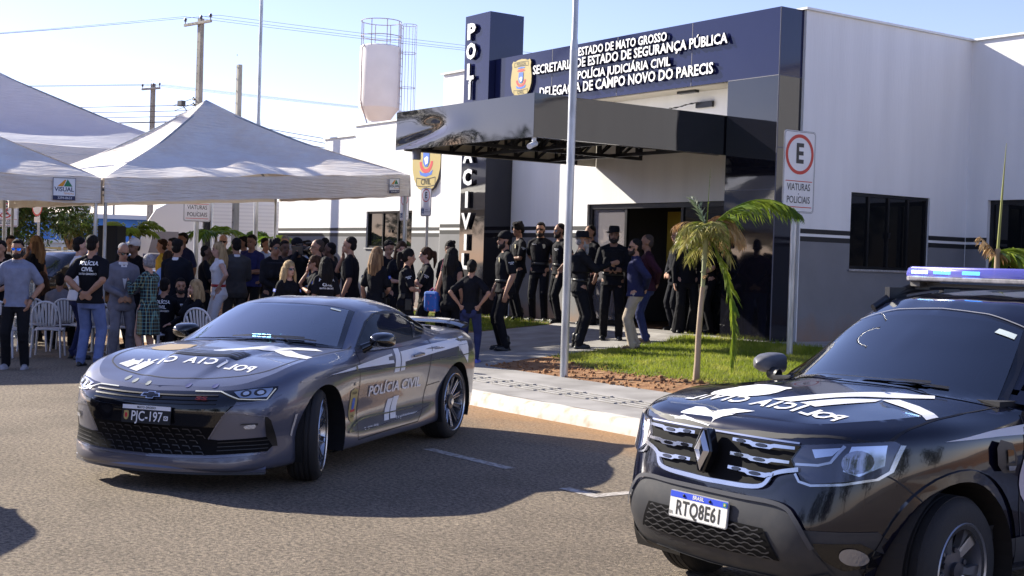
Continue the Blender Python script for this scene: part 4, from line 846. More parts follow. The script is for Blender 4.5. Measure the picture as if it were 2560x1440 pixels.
class Hull:
    """a car skin: a side band wrapped from front centre round to rear centre, a deck over it and a greenhouse on top; x forward, y left, z up"""
    def __init__(s, plan, keys, deck, green, bump=None, per=7, perl=4, deckp=2.4):
        PL = smooth_curve(plan, per); n = len(PL); sp = np.linspace(0, len(plan)-1, n)
        ks = sorted(keys); nl = len(keys[ks[0]][0])
        ins = np.stack([crom(ks, [keys[k][0][j] for k in ks], sp) for j in range(nl)], 1); zz = np.stack([crom(ks, [keys[k][1][j] for k in ks], sp) for j in range(nl)], 1)
        d = np.gradient(PL, axis=0); d /= np.linalg.norm(d, axis=1)[:, None]; nrm = np.stack([-d[:, 1], d[:, 0]], 1)   # inward for front->left->rear
        nrm[0] = (-1, 0); nrm[-1] = (1, 0)
        G = np.zeros((n, nl, 3))
        for j in range(nl): G[:, j, :2] = PL+nrm*ins[:, j:j+1]; G[:, j, 2] = zz[:, j]
        G[0, :, 1] = 0; G[-1, :, 1] = 0
        s.band = np.stack([smooth_curve(G[i], perl) for i in range(n)], 0)
        e = s.band[:, -1]; s.edge = e
        # deck
        ex, ey, ez = e[:, 0], e[:, 1], e[:, 2]; o = np.argsort(-ex); exs, eys, ezs = ex[o], ey[o], ez[o]
        K = 90; xs = ex.min()+(ex.max()-ex.min())*(.5-.5*np.cos(np.linspace(PI, 0, K))); xs = xs[::-1] if xs[0] < xs[-1] else xs
        yi = lambda x: np.interp(-x, -exs, eys); zi = lambda x: np.interp(-x, -exs, ezs)
        dx, dz = [p[0] for p in deck], [p[1] for p in deck]; zc = crom(dx[::-1], dz[::-1], xs)
        T = np.linspace(-1, 1, 49); D = np.zeros((K, len(T), 3))
        for i, x in enumerate(xs):
            ye, ze = yi(x), zi(x); c = max(zc[i], ze)
            D[i, :, 0] = x; D[i, :, 1] = T*ye; D[i, :, 2] = ze+(c-ze)*(1-np.abs(T)**deckp)
            if bump: D[i, :, 2] += [bump(x, t*ye)*(1-abs(t)**6) for t in T]
        s.deck = D
        # greenhouse
        gg = np.array([[[r[4], r[5], r[6]], [(r[4]*.5+r[2]*.5), r[5]*.52+r[3]*.48+.022, r[6]*.48+r[7]*.52] if len(r) > 7 else None, [r[2], r[3], r[7]], [r[0]*.55+r[2]*.45, r[3]*.62, r[1]*.80+r[7]*.20+.004], [r[0]*.9+r[2]*.1, r[3]*.3, r[1]-.004], [r[0], 0, r[1]]] for r in green])
        g1 = np.stack([smooth_curve(gg[:, j], 6) for j in range(gg.shape[1])], 1)
        s.green = np.stack([smooth_curve(g1[i], 5) for i in range(len(g1))], 0)
    def mesh(s, holes=(), wheel=()):
        bm = bmesh.new()
        def addgrid(P, flip):
            V = [[bm.verts.new(p) for p in row] for row in P]
            for i in range(len(V)-1):
                for j in range(len(V[0])-1):
                    q = [V[i][j], V[i+1][j], V[i+1][j+1], V[i][j+1]]
                    try: bm.faces.new(q[::-1] if flip else q)
                    except ValueError: pass
        mir = lambda P: P*np.array([1, -1, 1])
        addgrid(s.band, True); addgrid(mir(s.band), False); addgrid(s.green, True); addgrid(mir(s.green), False); addgrid(s.deck, False)
        bmesh.ops.remove_doubles(bm, verts=bm.verts, dist=.0006)
        for x, z, r in wheel:
            N = 40
            sel = [f for f in bm.faces if any(abs(v.co.y) > .5 and math.hypot(v.co.x-x, v.co.z-z) < r+.06 and v.co.z < z+r+.05 for v in f.verts)]
            for k in range(N):
                t = 2*PI*k/N; no = Vector((math.cos(t), 0, math.sin(t))); co = Vector((x, 0, z))+no*r
                sel = [f for f in sel if f.is_valid]
                g = set(sel); 
                for f in sel: g.update(f.edges); g.update(f.verts)
                res = bmesh.ops.bisect_plane(bm, geom=list(g), plane_co=co, plane_no=no)
                sel = [f for f in set(sel)|{q for q in res['geom'] if isinstance(q, bmesh.types.BMFace)} if f.is_valid]
            rr = r*math.cos(PI/N)
            dele = [f for f in sel if f.is_valid and all(((f.calc_center_median()-Vector((x, f.calc_center_median().y, z))).dot(Vector((math.cos(2*PI*k/N), 0, math.sin(2*PI*k/N)))) < r+1e-4) for k in range(N)) and abs(f.calc_center_median().y) > .45]
            bmesh.ops.delete(bm, geom=dele, context='FACES')
        bmesh.ops.recalc_face_normals(bm, faces=bm.faces)
        s.bvh = BVHTree.FromBMesh(bm)
        if holes:
            dele = []
            for f in bm.faces:
                c = f.calc_center_median()
                for h in holes:
                    if h(c): dele.append(f); break
            bmesh.ops.delete(bm, geom=dele, context='FACES')
        me = bpy.data.meshes.new('body'); bm.to_mesh(me); bm.free(); return me
def inpoly(x, y, poly):
    r = False; j = len(poly)-1
    for i in range(len(poly)):
        if (poly[i][1] > y) != (poly[j][1] > y) and x < (poly[j][0]-poly[i][0])*(y-poly[i][1])/(poly[j][1]-poly[i][1])+poly[i][0]: r = not r
        j = i
    return r
class Proj:
    """lays flat shapes on a hull: origin, in-plane axes X,Y and ray direction d = -(X x Y)"""
    def __init__(s, bvh, o, X, Y, back=3.0):
        s.b = bvh; s.o = Vector(o); s.X = Vector(X).normalized(); s.Y = Vector(Y).normalized(); s.n = s.X.cross(s.Y).normalized(); s.back = back
    def pt(s, x, y, off):
        p = s.o+s.X*x+s.Y*y+s.n*s.back; h = s.b.ray_cast(p, -s.n)
        if h[0] is None:
            near = s.b.find_nearest(s.o+s.X*x+s.Y*y)
            return near[0]+s.n*off if near[0] else s.o+s.X*x+s.Y*y
        nn = h[1] if h[1].dot(s.n) > 0 else -h[1]
        return h[0]+(nn*.75+s.n*.35)*off
    def shape(s, polys, off, res=.03, thick=0.0):
        """polys: list of (verts2d, faces) meshes or plain polygons -> verts, faces on the hull"""
        bm = bmesh.new()
        for P in polys:
            if isinstance(P, tuple):
                vs = [bm.verts.new((v[0], v[1], 0)) for v in P[0]]
                for f in P[1]:
                    try: bm.faces.new([vs[i] for i in f])
                    except ValueError: pass
            else: bm.faces.new([bm.verts.new((x, y, 0)) for x, y in P])
        bmesh.ops.remove_doubles(bm, verts=bm.verts, dist=1e-5)
        xs = [v.co.x for v in bm.verts]; ys = [v.co.y for v in bm.verts]
        for ax, lo, hi in ((0, min(xs), max(xs)), (1, min(ys), max(ys))):
            k = max(1, int((hi-lo)/res))
            for i in range(1, k):
                c = lo+(hi-lo)*i/k; co = [0, 0, 0]; no = [0, 0, 0]; co[ax] = c; no[ax] = 1
                bmesh.ops.bisect_plane(bm, geom=bm.verts[:]+bm.edges[:]+bm.faces[:], plane_co=co, plane_no=no)
        bmesh.ops.triangulate(bm, faces=[f for f in bm.faces if len(f.verts) > 4])
        bm.verts.index_update(); vs = [s.pt(v.co.x, v.co.y, off) for v in bm.verts]; fs = [tuple(v.index for v in f.verts) for f in bm.faces]; bm.free()
        return vs, fs
    def line(s, pts, w, off, res=.03, closed=False):
        """a thin ribbon along a polyline"""
        P = [Vector((*p, 0)) for p in pts]; P = P+[P[0]] if closed else P; Q = []
        for a, b in zip(P, P[1:]):
            k = max(1, int((b-a).length/res)); Q += [a.lerp(b, i/k) for i in range(k)]
        Q.append(P[-1]); L, R_ = [], []
        for i, p in enumerate(Q):
            d = (Q[min(i+1, len(Q)-1)]-Q[max(i-1, 0)]).normalized(); n = Vector((-d.y, d.x, 0))*w/2; L.append(s.pt(*(p+n).xy, off)); R_.append(s.pt(*(p-n).xy, off))
        k = len(Q); return L+R_, [(i, i+1, k+i+1, k+i) for i in range(k-1)]
def smooth_glass(name, parent, m, pj, poly, off, res=.05):
    """a pane: the hull under the polygon, smoothed to an even curve"""
    vs, fs = pj.shape([poly], 0.0, res); A, h = [], []
    for v in vs:
        d = v-pj.o; x, y = d.dot(pj.X), d.dot(pj.Y); A.append([1, x*x, y, y*y, x*x*y, x**4]); h.append(d.dot(pj.n))
    A, h = np.array(A), np.array(h); c = np.linalg.lstsq(A, h, rcond=None)[0]; r = h-A @ c; w = np.abs(r) < .02; c = np.linalg.lstsq(A[w], h[w], rcond=None)[0]; g = np.maximum(A @ c, h-off+.004)
    b = MB(); b.add([v+pj.n*(gg-hh+off) for v, gg, hh in zip(vs, g, h)], fs); return b.build(name, m, parent, smooth=179)
def textpoly(s, x, y, h, w=None, bold=.02, ang=0.0, mirror=False):
    """lettering as (verts2d, faces), centred on x,y"""
    vs, fs = text_mesh(s, size=1, bold=bold, res=2); xs = [v[0] for v in vs]; k = h/.72; kx = k if w is None else w/(max(xs)-min(xs))
    c, sn = math.cos(ang), math.sin(ang); out = []
    for vx, vy, _ in vs: px, py = vx*kx, vy*k; out.append((x+px*c-py*sn, y+px*sn+py*c))
    return out, fs
def paint(name, col, flake=.0, rough=.28, metal=.5):
    return mat(name, col, rough, metal=metal, coat=1.0, spec=.5)
def glassmat(name, tint, fac=.0):
    m = bpy.data.materials.new(name); m.use_nodes = True; n, l = m.node_tree.nodes, m.node_tree.links
    g = n.new('ShaderNodeBsdfGlossy'); g.inputs['Roughness'].default_value = .015; g.inputs[0].default_value = (1, 1, 1, 1)
    t = n.new('ShaderNodeBsdfTransparent'); t.inputs[0].default_value = (*tint, 1)
    f = n.new('ShaderNodeFresnel'); f.inputs[0].default_value = 1.55; ad = n.new('ShaderNodeMath'); ad.operation = 'ADD'; ad.inputs[1].default_value = fac; ad.use_clamp = True; l.new(f.outputs[0], ad.inputs[0])
    mx = n.new('ShaderNodeMixShader'); l.new(ad.outputs[0], mx.inputs[0]); l.new(t.outputs[0], mx.inputs[1]); l.new(g.outputs[0], mx.inputs[2]); l.new(mx.outputs[0], n['Material Output'].inputs[0])
    n.remove(n['Principled BSDF']); return m
M_TYRE = mat('car tyre', (.022, .021, .022), .8, bump=.3, bscale=120); M_ALLOY = mat('alloy silver', (.55, .56, .60), .25, metal=.9); M_ALLOYD = mat('alloy dark', (.10, .10, .115), .35, metal=.7)
M_WELL = mat('wheel well', (.008, .008, .009), .9); M_TRIM = mat('black trim', (.020, .020, .022), .45); M_CHROME = mat('chrome', (.75, .75, .78), .08, metal=1.0); M_GLOSSB = mat('gloss black', (.006, .006, .008), .08, coat=.6)
M_DECAL = mat('decal white', (.80, .80, .82), .4); M_CABIN = mat('cabin dark', (.018, .018, .022), .8); M_CABING = mat('cabin grey', (.10, .11, .12), .7)
M_LED = mat('blue flash', (.02, .08, .6), .4, emit=(.03, .35, 1.0), estr=9.0); M_LEDW = mat('white flash', (.5, .7, 1), .4, emit=(.35, .75, 1.0), estr=10.0)
M_LAMPG = mat('lamp lens', (.75, .78, .82), .04, alpha=.25, spec=.8); M_LAMPR = mat('lamp reflector', (.62, .64, .68), .12, metal=1.0)
def wheel(parent, x, y, z, r, w, rimr, spokes, side, steer=0.0, style='twin', hubc=None, facecol=M_ALLOY):
    """side +1 = left; returns the wheel part with tyre and rim below it"""
    M = Matrix.Translation((x, y, z)) @ Matrix.Rotation(steer, 4, 'Z') @ Matrix.Rotation(-PI/2*side, 4, 'X')   # local z points outward
    prof = [(rimr*.92, -w/2+.01), (rimr+.012, -w/2+.004), (r-.035, -w/2+.006), (r-.012, -w/2+.03), (r, -w/2+.06)]
    tp = prof+[(r, z_) for z_ in (-.012, .012)]+[(a, -b) for a, b in prof[::-1]]
    tp = prof[:]
    for g in (-.055, -.018, .018, .055): tp += [(r, g-.007), (r-.008, g-.004), (r-.008, g+.004), (r, g+.007)]
    tp += [(a, -b) for a, b in prof[::-1]]
    t = MB(); t.lathe(tp, 56, M, close=False); ty = t.build('wheel', M_TYRE, parent, smooth=50)
    rm = MB(); rm.lathe([(rimr*.90, -w/2+.02), (rimr*.94, w*.15), (rimr+.004, w/2-.010), (rimr+.016, w/2-.004), (rimr+.012, w/2+.001), (rimr-.004, w/2-.012), (rimr*.93, w*.2), (rimr*.88, -w/2+.02)], 48, M, close=False, mi=0)
    zf = w/2-.028
    if style == 'twin':       # five twin spokes
        for k in range(spokes):
            t0 = 2*PI*k/spokes
            for s_ in (-1, 1):
                a0, a1 = t0+s_*.20, t0+s_*.33; r0, r1 = .055, rimr-.004
                p = lambda rr, aa, zz: M @ Vector((rr*math.cos(aa), rr*math.sin(aa), zz))
                h0, h1 = .33, .075
                V = [p(r0, t0+s_*.05, zf-.035), p(r0, a0+s_*h0*.8, zf-.04), p(r1, a1+s_*h1, zf+.004), p(r1, a1-s_*h1, zf+.004)]
                B = [v-(M.to_3x3() @ Vector((0, 0, .035))) for v in V]
                rm.add(V+B, [(0, 1, 2, 3) if s_ > 0 else (3, 2, 1, 0), (0, 4, 5, 1), (1, 5, 6, 2), (2, 6, 7, 3), (3, 7, 4, 0)], 1)
                for (ra, aa, za, rb, ab, zb, wd) in ((r0, t0+s_*.05, zf-.033, r1, a1-s_*h1, zf+.007, .007), (r0, a0+s_*h0*.8, zf-.038, r1, a1+s_*h1, zf+.007, .007)):
                    rm.tube([p(ra, aa, za), p(rb, ab, zb)], wd*.8, 5, mi=0)
        rm.lathe([(.075, zf-.05), (.07, zf-.012), (.04, zf-.006), (.001, zf-.004)], 20, M, mi=1, close=False); rm.lathe([(.032, zf-.01), (.03, zf+.004), (.001, zf+.006)], 16, M, mi=0, close=False)
    else:                      # five broad split spokes
        p = lambda rr, aa, zz: M @ Vector((rr*math.cos(aa), rr*math.sin(aa), zz))
        for k in range(spokes):
            t0 = 2*PI*k/spokes+hubc
            for s_ in (-1, 1):
                V = [p(.04, t0, zf-.03), p(.06, t0+s_*.62, zf-.04), p(rimr*.55, t0+s_*.30, zf-.012), p(rimr-.006, t0+s_*.34, zf), p(rimr-.006, t0+s_*.06, zf-.004), p(rimr*.55, t0+s_*.02, zf-.03)]
                B = [v-(M.to_3x3() @ Vector((0, 0, .035))) for v in V]; n = len(V)
                rm.add(V+B, [tuple(range(n)) if s_ > 0 else tuple(range(n-1, -1, -1))]+[(i, n+i, n+(i+1) % n, (i+1) % n) for i in range(n)], 0 if s_ > 0 else 2)
            q_ = p(.095, t0+PI/spokes, zf-.02); rm.tube([q_-(M.to_3x3() @ Vector((0, 0, .02))), q_+(M.to_3x3() @ Vector((0, 0, .008)))], .014, 8, mi=1)
        rm.lathe([(.11, zf-.05), (.10, zf-.022), (.04, zf-.016), (.04, zf+.004), (.001, zf+.006)], 20, M, mi=1, close=False)
    rm.lathe([(.16, -.02), (.16, .0), (.001, .0)], 28, M, mi=1, close=False); rm.lathe([(rimr*.9, -w/2+.05), (.05, -w/2+.04)], 24, M, mi=3, close=False)
    rm.build('rim', [facecol, M_ALLOYD, mat('alloy shade face', (.30, .31, .34), .3, metal=.8), M_WELL], ty, smooth=35)
    return ty
def arch(mb, x, z, r, y0, y1, mi=0):
    N = 24; A = [PI*(-.14)+PI*1.28*k/N for k in range(N+1)]
    mb.grid([[(x+r*math.cos(a), y0, z+r*math.sin(a)), (x+r*math.cos(a), y1, z+r*math.sin(a))] for a in A], mi)
    mb.add([(x+r*math.cos(a), y0, z+r*math.sin(a)) for a in A], [tuple(range(N+1))], mi)
# ================================================================ grey coupe
CP = thing('coupe', 'matte grey two door police coupe with white stripes and a rear wing, front wheels turned', 'car', (-1.8435, 11.7605, 0), -1.8882)
plan = [(2.345, 0), (2.325, .32), (2.255, .58), (2.12, .755), (1.95, .86), (1.74, .925), (1.406, .952), (1.0, .935), (.6, .905), (.1, .895), (-.4, .90), (-.9, .922), (-1.406, .952), (-1.8, .935), (-2.15, .86), (-2.35, .70), (-2.42, .38), (-2.44, 0)]
K = {0: ((.22, .035, 0, .03, .02, .02, .055, .15), (.145, .155, .21, .36, .50, .60, .675, .735)),
     2: ((.22, .035, 0, .03, .02, .02, .06, .16), (.145, .155, .21, .36, .50, .61, .69, .755)),
     3: ((.2, .04, 0, .02, .01, .02, .06, .16), (.145, .16, .22, .37, .51, .63, .72, .785)),
     4: ((.16, .05, .02, .02, 0, .01, .05, .15), (.15, .17, .24, .40, .55, .68, .775, .83)),
     6: ((.15, .06, .03, .02, 0, .004, .035, .14), (.17, .19, .30, .45, .60, .75, .865, .925)),
     8: ((.12, .015, 0, .035, .02, 0, .022, .10), (.17, .185, .27, .42, .58, .74, .86, .955)),
     10: ((.12, .015, 0, .035, .022, 0, .022, .09), (.17, .185, .27, .42, .59, .755, .875, .97)),
     12: ((.15, .06, .03, .02, 0, 0, .03, .15), (.19, .21, .32, .48, .64, .80, .92, .995)),
     14: ((.15, .05, .02, .01, 0, 0, .03, .13), (.22, .24, .35, .50, .65, .80, .92, 1.0)),
     17: ((.15, .03, 0, 0, .03, .02, .01, .06), (.25, .27, .38, .52, .68, .82, .93, 1.0))}
deck = [(2.20, .738), (2.1, .772), (2.0, .80), (1.7, .868), (1.4, .915), (1.0, .962), (.75, .985), (-1.4, 1.07), (-1.7, 1.065), (-2.0, 1.055), (-2.25, 1.035), (-2.38, 1.0)]
def hoodbump(x, y):
    if x < .5: return 0
    w = .20+.16*(2.2-x)/1.5; b = .5-.5*math.tanh((abs(y)-w)/.024); return .028*b*min(1, (2.2-x)/.5)*min(1, max(0, (x-.5)/.4))
green = [(1.00, .962, .70, .775, .66, .83, .93, .945), (.76, 1.075, .53, .715, .50, .835, .935, 1.035), (.50, 1.190, .34, .655, .30, .84, .935, 1.135), (.25, 1.285, .14, .607, .10, .84, .935, 1.222), (.06, 1.328, .0, .588, -.03, .84, .935, 1.258),
         (-.28, 1.348, -.28, .575, -.30, .84, .935, 1.276), (-.62, 1.338, -.60, .57, -.62, .84, .94, 1.258), (-.90, 1.305, -.88, .57, -.90, .84, .95, 1.215), (-1.2, 1.225, -1.16, .585, -1.18, .835, .96, 1.128), (-1.5, 1.12, -1.46, .61, -1.5, .815, .97, 1.04), (-1.8, 1.02, -1.78, .64, -1.8, .79, .97, .985)]
HC = Hull(plan, K, deck, green, hoodbump)
WH_CUT = ((1.406, .352, .385), (-1.42, .352, .382))
M_GREY = mat('satin grey paint', (.112, .118, .160), .30, metal=.35, coat=.75, spec=.5)
WSO, WSY = Vector((.5, 0, 1.15)), Vector((-.93, 0, .367)).normalized()
wsp = [(-.735, -.27), (-.40, -.40), (0, -.455), (.40, -.40), (.735, -.27), (.575, .375), (.3, .335), (0, .325), (-.3, .335), (-.575, .375)]
def shrink(P, d):
    cx, cy = sum(p[0] for p in P)/len(P), sum(p[1] for p in P)/len(P)
    return [(x-(x-cx)/math.hypot(x-cx, y-cy)*d, y-(y-cy)/math.hypot(x-cx, y-cy)*d) for x, y in P]
sw = [(-.60, .972), (-.40, 1.06), (-.16, 1.165), (.06, 1.222), (.34, 1.240), (.62, 1.222), (.90, 1.165), (1.10, 1.085), (.90, 1.015), (.40, .985)]
ws_in, sw_in = shrink(wsp, .055), shrink(sw, .03)
def h_ws(c):
    d = Vector(c)-WSO; nrm = Vector((.367, 0, .93)); return abs(d.dot(nrm)) < .2 and c.z > .99 and inpoly(c.y, d.dot(WSY), ws_in)
def h_side(c): return abs(c.y) > .5 and c.z > .97 and inpoly(-c.x, c.z, sw_in)
def h_deck(c): return c.z < 1.02 and c.z > .9 and -1.3 < c.x < .68 and abs(c.y) < .70
me = HC.mesh(holes=(h_ws, h_deck), wheel=WH_CUT)
me.materials.append(M_GREY); cbody = bpy.data.objects.new('body', me); COL.objects.link(cbody); cbody.parent = CP
me.polygons.foreach_set('use_smooth', [True]*len(me.polygons)); me.set_sharp_from_angle(angle=R(38))
PF = Proj(HC.bvh, (0, 0, 0), (0, 1, 0), (0, 0, 1)); PT = Proj(HC.bvh, (0, 0, 0), (0, 1, 0), (-1, 0, 0)); PL_ = Proj(HC.bvh, (0, 0, 0), (-1, 0, 0), (0, 0, 1)); PR_ = Proj(HC.bvh, (0, 0, 0), (1, 0, 0), (0, 0, 1)); PW = Proj(HC.bvh, WSO, (0, 1, 0), WSY)
PRr = Proj(HC.bvh, (0, 0, 0), (0, -1, 0), (0, 0, 1))
def part(name, parent, m, *specs, smooth=30):
    """specs: (proj, polys, offset[, res]) or ('line', proj, pts, width, offset)"""
    b = MB()
    for s_ in specs:
        if s_[0] == 'line': b.add(*s_[1].line(s_[2], s_[3], s_[4]))
        else: b.add(*s_[0].shape(s_[1], s_[2], *(s_[3:])))
    return b.build(name, m, parent, smooth=smooth)
mirp = lambda P: [(-x, y) for x, y in P][::-1]
# front: grilles
up = [(-.52, .722), (-.30, .716), (0, .706), (.30, .716), (.52, .722), (.63, .678), (.62, .633), (.42, .60), (.19, .593), (-.19, .593), (-.42, .60), (-.62, .633), (-.63, .678)]
gr = part('upper_grille', CP, M_GLOSSB, (PF, [up], .004, .02))
part('badge_cross', gr, M_CHROME, (PF, [[(-.078, .661), (-.03, .661), (-.03, .650), (.03, .650), (.03, .661), (.082, .661), (.068, .683), (.03, .683), (.03, .692), (-.03, .692), (-.03, .683), (-.066, .683)]], .022, .01))
part('badge_inset', gr, M_GLOSSB, (PF, [[(-.066, .666), (-.024, .666), (-.024, .656), (.024, .656), (.024, .666), (.068, .666), (.060, .678), (.024, .678), (.024, .687), (-.024, .687), (-.024, .678), (-.056, .678)]], .026, .01))
b = MB()
for z in (.63, .658, .684): b.add(*PF.line([(-.5, z+.008), (-.25, z), (0, z-.004), (.25, z), (.5, z+.008)], .008, .012))
b.build('grille_bar', M_TRIM, gr)
part('red_badge', gr, mat('red badge', (.30, .04, .03), .4), (PF, [textpoly('SS', .395, .667, .02, .085, bold=.05)], .02, .01))
lowp = [(-.135, .603), (.195, .592), (.427, .597), (.617, .629), (.567, .577), (.458, .389), (.524, .383), (.793, .404), (.819, .337), (.80, .300), (.488, .278), (.171, .270)]
lowfull = [(.0, .592), (.195, .592), (.427, .597), (.617, .629), (.567, .577), (.458, .389), (.524, .383), (.793, .404), (.819, .337), (.80, .300), (.488, .278), (.171, .268), (0, .266)]
lowfull = lowfull+mirp(lowfull)[1:-1]
lg = part('lower_grille', CP, mat('grille black', (.004, .004, .005), .6, spec=.12), (PF, [lowfull], .004, .025))
part('bumper_bar', lg, M_GLOSSB, (PF, [[(-.60, .624), (-.42, .599), (-.19, .594), (.19, .594), (.42, .599), (.60, .624), (.50, .475), (-.50, .475)]], .012, .02))
b = MB()
for r_ in range(5):
    z = .455-.04*r_; w0 = .43+.012*r_
    for k in range(12):
        y = -w0+(k+.5*(r_ % 2))*.078
        if y+.06 < w0: b.add(*PF.line([(y, z), (y+.045, z), (y+.062, z-.022)], .007, .016))
b.build('mesh_bar', mat('grille rib', (.03, .03, .035), .3), lg)
for z in (.375, .345, .318):
    for s_ in (1, -1): b = MB(); b.add(*PF.line([(s_*.52, z-.01), (s_*.66, z), (s_*.80, z+.006)], .006, .012)); b.build('intake_bar', M_TRIM, lg)
for s_, pj_ in ((1, lambda P: P), (-1, mirp)):
    part('fog_slot', CP, mat('slot black', (.006, .006, .007), .4), (PF, [pj_([(.790, .545), (.80, .553), (.818, .520), (.836, .332), (.818, .332), (.790, .408)])], .005, .02))
    hl = part('headlight', CP, M_GLOSSB, (PF, [pj_([(.50, .724), (.60, .732), (.708, .748), (.822, .760), (.826, .739), (.802, .672), (.723, .655), (.63, .658)])], .005, .02))
    part('reflector', hl, M_LAMPR, (PF, [pj_([(.585, .718), (.70, .738), (.80, .748), (.80, .728), (.785, .69), (.70, .68), (.64, .682)])], .009, .02))
    part('projector', hl, mat('lamp dark', (.05, .05, .055), .15), (PF, [pj_(ellipse(.665, .71, .032, .019, 14)), pj_(ellipse(.742, .718, .034, .021, 14))], .013, .02))
    part('projector_lens', hl, mat('projector lens', (.8, .85, .9), .05, metal=.6), (PF, [pj_(ellipse(.667, .708, .018, .012, 12)), pj_(ellipse(.745, .716, .02, .013, 12))], .017, .02))
    part('running_lamp', hl, mat('running lamp', (.62, .62, .54), .2, emit=(1, .98, .85), estr=.08), ('line', PF, ([(.318, .712), (.501, .716), (.637, .672), (.786, .668), (.815, .742)] if s_ > 0 else [(-.318, .712), (-.501, .716), (-.637, .672), (-.786, .668), (-.815, .742)]), .006, .014))
    part('fog_lamp', CP, mat('fog lens', (.55, .56, .6), .15, metal=.5, bump=.4, bscale=90), (PF, [pj_([(.676, .480), (.698, .494), (.741, .496), (.745, .480), (.735, .466), (.690, .464)])], .010, .015))
    part('fog_surround', CP, M_TRIM, (PF, [pj_([(.655, .492), (.67, .503), (.755, .505), (.755, .490), (.70, .498)])], .007, .02))
    part('side_marker', CP, mat('marker', (.55, .5, .45), .3), ((PL_ if s_ > 0 else PR_), [[(-s_*1.802, .555), (-s_*1.828, .55), (-s_*1.852, .40), (-s_*1.836, .39)][::(1 if s_ > 0 else -1)]], .006, .03))
# fang edges as raised creases
b = MB()
for s_ in (1, -1):
    b.add(*PF.line([(s_*.458, .389), (s_*.567, .577), (s_*.637, .583), (s_*.802, .552), (s_*.822, .58)], .010, .012)); b.add(*PF.line([(s_*.618, .632), (s_*.72, .652), (s_*.82, .672), (s_*.85, .70)], .006, .009)); b.add(*PF.line([(s_*.80, .29), (s_*.49, .262), (s_*.17, .252), (0, .25)], .012, .012))
b.build('bumper_crease', mat('satin grey edge', (.14, .145, .19), .25, metal=.4, coat=.8), cbody)
lipb = MB(); ly = np.linspace(-.80, .80, 31); xf = lambda y: 2.352-.30*(abs(y)/.80)**2.3
lipb.grid([[(xf(y)-.10, y*.97, .140), (xf(y), y, .150), (xf(y)+.004, y, .172), (xf(y)-.03, y*.985, .215), (xf(y)-.12, y*.96, .235)] for y in ly]); lipb.build('front_lip', M_GREY, cbody, smooth=40)
lb2 = MB(); lb2.grid([[(xf(y)-.08, y*.96, .128), (xf(y)+.006, y*1.0, .135), (xf(y)+.002, y*1.0, .149), (xf(y)-.09, y*.96, .148)] for y in ly]); lb2.build('splitter', M_TRIM, cbody, smooth=30)
# number plate
pb = MB(); Mp = frameM((2.352, 0, .543), (0, 1, 0), (-.12, 0, 1)); pb.prism(rrect(.40, .13, .008), .008, Mp, 0); flat_to(pb, [(-.198, .034), (.198, .034), (.198, .063), (-.198, .063)], Mp, .010, 1); text_to(pb, 'MATO GROSSO', Mp @ Matrix.Translation((0, .048, .0115)), 0, size=.022, bold=.02)
text_to(pb, 'PJC-197', Mp @ Matrix.Translation((.005, -.017, .010)), 1, size=.098, bold=.012, sx=.80); flat_to(pb, shield_poly(.042, .066)[::-1], Mp @ Matrix.Translation((-.163, -.012, 0)), .010, 2); flat_to(pb, shield_poly(.022, .035)[::-1], Mp @ Matrix.Translation((-.163, -.012, 0)), .012, 3)
flat_to(pb, rrect(.036, .032, .004), Mp @ Matrix.Translation((.163, -.020, 0)), .010, 1); ring_to(pb, Mp, .013, .009, .005, z=.012, c=(.163, -.020), mi=0, n=16)
pb.build('number_plate', [mat('plate black', (.012, .012, .013), .4), M_DECAL, M_GOLD, M_ERED], CP)
# hood
sm = lambda P, k=5: [tuple(p) for p in smooth_curve(P, k)]
hp = sm([(-.775, -.62), (-.76, -1.2), (-.72, -1.70), (-.59, -1.885), (-.40, -1.985), (-.12, -2.072), (.12, -2.072), (.40, -1.985), (.59, -1.885), (.72, -1.70), (.76, -1.2), (.775, -.62)])
part('hood_seam', cbody, mat('panel gap', (.012, .012, .016), .6), ('line', PT, hp, .010, .002))
vt = [(-.31, -1.42), (-.30, -1.62), (-.10, -1.66), (.10, -1.66), (.30, -1.62), (.31, -1.42), (.10, -1.46), (-.10, -1.46)]
vp = part('hood_vent', CP, M_TRIM, (PT, [vt], .004, .03))
b = MB()
for k in range(4): b.add(*PT.line([(-.29, -1.455-.045*k), (0, -1.49-.045*k), (.29, -1.455-.045*k)], .014, .014))
b.build('vent_louvre', M_GREY, vp)
# decals on the hood: mirror writing on an arc, chevrons and bars
def arc_text(s, cx, cy, r, a0, a1, h, mirror=True, bold=.03):
    out = []; n = len(s)
    for i, ch in enumerate(s):
        if ch == ' ': continue
        t = a0+(a1-a0)*i/(n-1); vs, fs = text_mesh(ch, size=1, bold=bold, res=2); k = h/.72; V = []
        for x, y, _ in vs:
            x = -x if mirror else x; px, py = x*k*.92, y*k; an = t-PI/2
            V.append((cx+r*math.cos(t)+px*math.cos(an)-py*math.sin(an), cy+r*math.sin(t)+px*math.sin(an)+py*math.cos(an)))
        out.append((V, [f[::-1] for f in fs] if mirror else fs))
    return out
dk = part('hood_lettering', CP, M_DECAL, (PT, arc_text('POLÍCIA CIVIL', -.01, -4.565, 2.8, R(79.2), R(100.6), .105), .003, .03))
part('hood_stripe', CP, M_DECAL, (PT, [[(-.585, -1.85), (-.47, -1.905), (-.42, -1.78), (-.53, -1.77)]], .003, .04))
part('hood_stripe', CP, M_DECAL, (PT, [[(-.44, -1.93), (-.35, -1.97), (-.31, -1.79), (-.40, -1.785)]], .003, .04))
part('hood_stripe', CP, M_DECAL, (PT, [[(-.02, -1.42), (.30, -1.05), (.46, -1.0), (.30, -1.22), (.02, -1.50)]], .003, .04))
